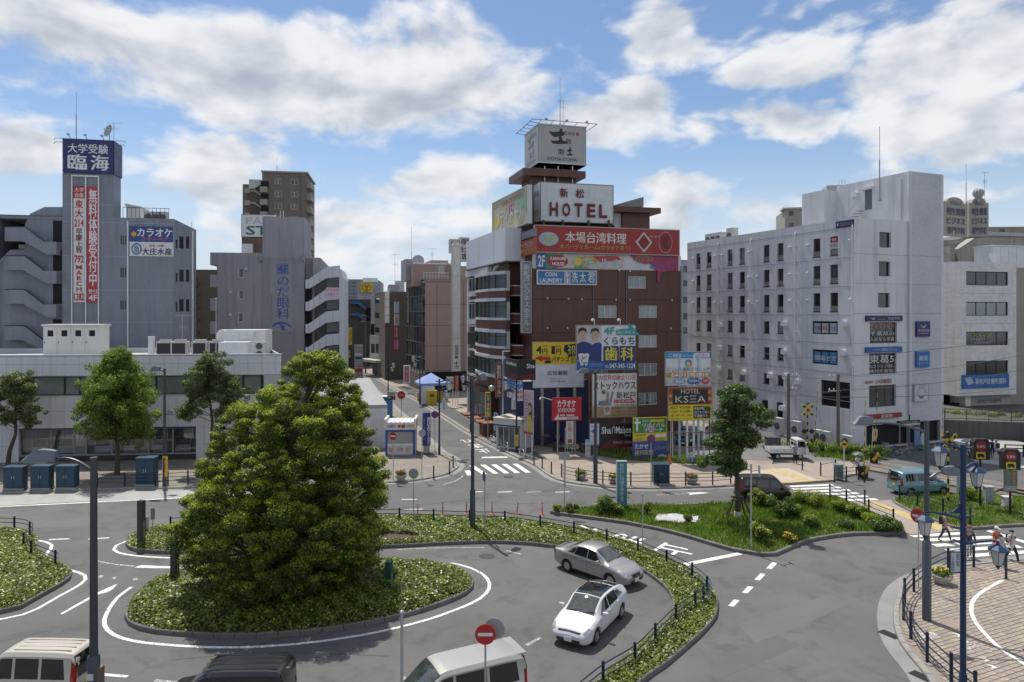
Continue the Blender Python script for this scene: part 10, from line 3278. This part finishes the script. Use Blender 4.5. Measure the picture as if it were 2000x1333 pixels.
def skin(name,verts,edges,radii,m,parent,sub=1):
 me=bpy.data.meshes.new(name)
 me.from_pydata([tuple(v)for v in verts],edges,[])
 o=bpy.data.objects.new(name,me)
 _bench.collection.objects.link(o)
 o.modifiers.new('skin','SKIN')
 if not me.skin_vertices:
  pass
 sv=me.skin_vertices[0].data
 for i,r in enumerate(radii):
  sv[i].radius=r if isinstance(r,tuple)else(r,r)
  sv[i].use_root=i==0
 ss=o.modifiers.new('subd','SUBSURF')
 ss.levels=sub
 with bpy.context.temp_override(scene=_bench,view_layer=_bench.view_layers[0]):
  dg=bpy.context.evaluated_depsgraph_get()
  dg.update()
 out=bpy.data.meshes.new_from_object(o.evaluated_get(dg))
 bpy.data.objects.remove(o)
 out.name=name
 out.materials.clear()
 out.materials.append(m)
 out.polygons.foreach_set('use_smooth',[True]*len(out.polygons))
 return ob(name,out,parent)
M_SKIN=mat('skin',(.42,.27,.2),.6,var=.05,fine=0)
M_HAIR=mat('hair_black',(.012,.01,.01),.6)
def pe_(label,pos,yaw,top,legs_,pose='walk',sleeve=1,shoe=(.5,.5,.5),hair=M_HAIR,cap=None,bag=None,mask=False,arms=None,h=1.7,long_leg=True,umbrella=None,phase=1):
 t=th_('person',label,'person',pos,yaw)
 k=h/1.7
 V=Ve
 J={'pel':V((0,0,.93)),'sp':V((0,-.01,1.14)),'ch':V((0,-.01,1.33)),'nk':V((0,0,1.46)),'hb':V((0,-.02,1.53)),'hm':V((0,-.03,1.6)),'ht':V((0,-.01,1.68))}
 st=.3 if pose=='walk' else .02
 for s_,nm in((1,'l'),(-1,'r')):
  f=st*s_*phase
  J['hip'+nm]=V((.09*s_,0,.88))
  J['kn'+nm]=V((.1*s_,-f*.55-(.05 if pose=='walk' else .01),.49))
  J['an'+nm]=V((.1*s_,-f+(.02 if f<0 else 0),.09+(.05 if f<-.1 else 0)))
  J['to'+nm]=V((.115*s_,-f-.17,.035+(0)))
  J['sh'+nm]=V((.175*s_,0,1.4))
  g=-f*.6
  a_=(arms or{}).get(nm)
  if a_:
   J['el'+nm],J['wr'+nm]=V(a_[0]),V(a_[1])
  else:
   J['el'+nm]=V((.235*s_,-g*.3+.03,1.13))
   J['wr'+nm]=V((.24*s_,-g-.1,.9))
 names=list(J)
 ix={n:i for i,n in enumerate(names)}
 E=[('pel','sp'),('sp','ch'),('ch','nk'),('nk','hb'),('hb','hm'),('hm','ht')]
 for nm in 'lr':
  E+=[('pel','hip'+nm),('hip'+nm,'kn'+nm),('kn'+nm,'an'+nm),('an'+nm,'to'+nm),('ch','sh'+nm),('sh'+nm,'el'+nm),('el'+nm,'wr'+nm)]
 R={'pel':(.145,.1),'sp':(.125,.09),'ch':(.15,.1),'nk':.052,'hb':.07,'hm':.088,'ht':.06}
 for nm in 'lr':
  R.update({'hip'+nm:.085,'kn'+nm:.056,'an'+nm:.038,'to'+nm:.032,'sh'+nm:.058,'el'+nm:.042,'wr'+nm:.028})
 verts=[J[n]for n in names]
 rds=[R[n]for n in names]
 edges=[(ix[a],ix[b])for a,b in E]
 for nm,s_ in(('l',1),('r',-1)):
  d=(J['wr'+nm]-J['el'+nm]).normalized()
  side=V((0,-1,0))-d*d.dot(V((0,-1,0)))
  side=side.normalized()if side.length>.1 else V((1,0,0))
  inw=d.cross(side).normalized()*-s_
  palm=J['wr'+nm]+d*.06
  verts.append(palm)
  rds.append((.026,.018))
  pj=len(verts)-1
  edges.append((ix['wr'+nm],pj))
  for q,L in enumerate((.055,.075,.08,.072,.058)):
   if q==0:
    a,b=palm-d*.02+side*.035,palm+d*.02+side*.05+inw*.01
   else:
    o=side*(.028-.018*(q-1))
    a,b=palm+d*(.03+L*.45)+o,palm+d*(.03+L*.85)+o+inw*L*.35
   verts+=[a,b]
   rds+=[.0095,.0075]
   edges+=[(pj,len(verts)-2),(len(verts)-2,len(verts)-1)]
 verts=[v*k for v in verts]
 rds=[tuple(x*k for x in r)if isinstance(r,tuple)else r*k for r in rds]
 skin('body',verts,edges,rds,M_SKIN,t)
 def cloth(name,ns,es,m,extra=.014,ends=None):
  ids={n:i for i,n in enumerate(ns)}
  vv,rr=[],[]
  for n in ns:
   if ends and n in ends:
    a,b,u,r_=ends[n]
    vv.append(J[a].lerp(J[b],u)*k)
    rr.append((r_*k,r_*k))
   else:
    vv.append(J[n]*k)
    q=R[n]if isinstance(R[n],tuple)else(R[n],R[n])
    rr.append(tuple((x+extra)*k for x in q))
  return skin(name,vv,[(ids[a],ids[b])for a,b in es],rr,m,t)
 u=1. if sleeve>1 else .75
 ends={'e_l':('shl','ell',u,.058),'e_r':('shr','elr',u,.058),'hem':('pel','sp',-.35,.135),'col':('ch','nk',.85,.07),'c_l':('ell','wrl',.9,.042),'c_r':('elr','wrr',.9,.042)}
 ns=['pel','hem','sp','ch','col','shl','shr','e_l','e_r']
 es=[('pel','hem'),('pel','sp'),('sp','ch'),('ch','col'),('ch','shl'),('ch','shr'),('shl','e_l'),('shr','e_r')]
 if sleeve>1:
  ns+=['c_l','c_r']
  es+=[('e_l','c_l'),('e_r','c_r')]
 cloth('shirt',ns,es,top,.018,ends)
 c=.93 if long_leg else .15
 endl={'cl':('knl','anl',c,.055),'cr':('knr','anr',c,.055),'wa':('pel','sp',.2,.12)}
 cloth('trousers',['wa','pel','hipl','knl','cl','hipr','knr','cr'],[('wa','pel'),('pel','hipl'),('hipl','knl'),('knl','cl'),('pel','hipr'),('hipr','knr'),('knr','cr')],legs_,.016,endl)
 for nm in 'lr':
  skin('shoe',[J['an'+nm]*k+V((0,.03,-.04)),J['an'+nm]*k+V((0,-.04,-.045)),J['to'+nm]*k],[(0,1),(1,2)],[(.045,.04),(.048,.042),(.042,.03)],pt_(shoe),t)
 hd=J['hm']*k
 hs=MB()
 prof=[(.098*cos(a),.098*sin(a))for a in[i*pi/2/6 for i in range(7)]]
 hs.la([(max(.003,r),z*1.12)for r,z in prof],(hd.x,hd.y+.018,hd.z+.015),14,0,.92,1.05)
 hs.bd('hair',hair,t,True)
 MB().xz([(hd.x-.07,hd.z-.02),(hd.x+.07,hd.z-.02),(hd.x+.085,hd.z+.06),(hd.x-.085,hd.z+.06)],hd.y+.03,hd.y+.115).bd('hair_back',hair,t)
 for s_ in(-1,1):
  MB().ball((hd.x+.034*s_,hd.y-.085,hd.z+.012),.012).bd('eye',pt_((.02,.015,.012)),t)
  MB().ball((hd.x+.09*s_,hd.y+.01,hd.z),.022,0,6).bd('ear',M_SKIN,t)
 MB().ball((hd.x,hd.y-.1,hd.z-.015),.016,0,6,1.5).bd('nose',M_SKIN,t)
 if mask:
  MB().la([(.075,-.085),(.094,-.05),(.096,-.015)],(hd.x,hd.y-.012,hd.z),14).bd('face_mask',pt_((.45,.52,.6)),t)
 else:
  MB().cb((hd.x,hd.y-.09,hd.z-.05),(.045,.02,.01)).bd('mouth',pt_((.25,.08,.07)),t)
 if cap is not None:
  MB().la([(.108,.03),(.108,.06),(.09,.11),(.04,.135),(.005,.138)],(hd.x,hd.y+.012,hd.z),14).bd('cap',pt_(cap),t,True)
  MB().cb((hd.x,hd.y-.13,hd.z+.045),(.15,.12,.012),0,0,.03).bd('cap_peak',pt_(cap),t)
 if bag is not None:
  MB().cb((0,.2*k,1.2*k),(.28,.16,.42),0,0,.05).bd('backpack',pt_(bag),t)
  for s_ in(-1,1):
   MB().tb([(.11*s_,.13,1.38*k),(.12*s_,-.02,1.45*k),(.12*s_,-.125,1.32*k),(.13*s_,-.06,1.1*k),(.12*s_,.12,1.05*k)],.018,5).bd('strap',pt_(bag),t)
 if umbrella:
  cx,cy,cz,col=umbrella[:4]
  w=J['wrr']*k
  n=8
  prof=[(.52,0),(.42,.09),(.25,.17),(.06,.22),(.01,.23)]
  mb=MB()
  vs,fs=[],[]
  for r_,z in prof:
   for q in range(n):
    a=2*pi*q/n
    vs.append((cx+r_*cos(a),cy+r_*sin(a),cz+z))
  for i in range(len(prof)-1):
   for q in range(n):
    fs.append((i*n+q,i*n+(q+1)%n,(i+1)*n+(q+1)%n,(i+1)*n+q))
  uo=th_('umbrella',umbrella[4],'umbrella',pos,yaw)
  mb.add(vs,fs).bd('canopy',pt_(col),uo,fix=False)
  MB().tb([tuple(w+V((0,-.02,-.05))),(cx,cy,cz+.26)],.012,6).bd('shaft',M_PST,uo)
 return t
def check_shirt():
 m=mat('check_shirt',(.45,.3,.3),.8,var=.1)
 t=NT(m.node_tree)
 tc=t.n('ShaderNodeTexCoord').outputs['Object']
 c=t.n('ShaderNodeTexChecker',{'Vector':tc,'Color1':(.5,.44,.42),'Color2':(.3,.09,.09),'Scale':9.})
 b=t.n('ShaderNodeBsdfPrincipled',{'Base Color':c.outputs[0],'Roughness':.85})
 o=t.n('ShaderNodeOutputMaterial')
 t.t.links.new(b.outputs[0],o.inputs[0])
 return m
JEAN=pt_((.05,.08,.15),.8)
DARKP=pt_((.018,.02,.028),.8)
p=G(1845,1058)
pe_('person in red checked shirt and jeans striding over the crossing',(p.x,p.y,0),rad(62),check_shirt(),pt_((.03,.04,.07),.8),'walk',1,(.35,.12,.1),bag=(.02,.02,.022))
p=G(1893,1091)
pe_('person in dark jacket and maroon cap behind the big blue post',(p.x,p.y,0),rad(-25),pt_((.06,.06,.075),.8),pt_((.4,.4,.4),.8),'walk',2,(.5,.5,.5),cap=(.18,.03,.04),mask=True,phase=-1)
p=G(1946,1091)
pe_('person in white cap and orange top with blue mask',(p.x,p.y,0),rad(15),pt_((.55,.1,.03),.8),pt_((.35,.34,.33),.8),'walk',1,(.5,.5,.5),cap=(.62,.62,.62),mask=True,h=1.66)
p=G(1954,1109,.1)
pe_('person in white top, lilac cardigan and blue jeans',(p.x,p.y,.1),rad(20),pt_((.4,.4,.46),.8),pt_((.07,.12,.22),.8),'walk',2,(.12,.08,.07),mask=True,phase=-1,h=1.68)
p=G(1976,1099)
pe_('person in white T-shirt and black trousers holding a phone',(p.x,p.y,0),rad(10),pt_((.56,.54,.52),.8),DARKP,'walk',1,(.6,.6,.6),bag=(.03,.03,.03),mask=True,arms={'r':((-.22,.02,1.13),(-.08,-.2,1.14))})
p=G(1553,906,.135)
pe_('person in grey top leaning at the open truck door',(p.x,p.y,.135),rad(172),pt_((.2,.21,.23),.8),DARKP,'stand',1,(.03,.03,.03),arms={'r':((-.24,-.12,1.2),(-.2,-.36,1.22)),'l':((.24,-.12,1.2),(.18,-.36,1.25))})
p=G(1675,931,.14)
pe_('person in pale shirt with shoulder bag waiting at the crossing',(p.x,p.y,.14),rad(200),pt_((.42,.41,.45),.8),pt_((.12,.09,.08),.8),'stand',1,(.1,.1,.1),umbrella=(-.45,-.35,1.62,(.1,.1,.11),'dark umbrella held by person waiting at the crossing'),arms={'r':((-.26,-.1,1.2),(-.35,-.3,1.28))})
p=G(1946,897,.1)
pe_('person in white top and dark skirt walking beyond the crossing',(p.x,p.y,.1),rad(190),pt_((.55,.56,.58),.8),pt_((.04,.05,.08),.8),'walk',1,(.05,.05,.05),cap=(.55,.55,.52),bag=(.03,.03,.04),long_leg=False)
p=G(1938,894,.1)
pe_('person in black walking just ahead of the white topped person',(p.x,p.y,.1),rad(150),DARKP,DARKP,'walk',1,(.03,.03,.03),h=1.6,phase=-1)
p=G(1888,898)
pe_('person hidden under a pale umbrella beyond the lantern',(p.x,p.y,0),rad(30),pt_((.25,.25,.3),.8),DARKP,'walk',1,(.3,.2,.15),h=1.6,umbrella=(-.1,-.1,1.62,(.3,.32,.36),'pale grey umbrella beyond the crossing lantern'),arms={'r':((-.24,-.1,1.15),(-.14,-.2,1.25))})
bpy.data.scenes.remove(_bench)
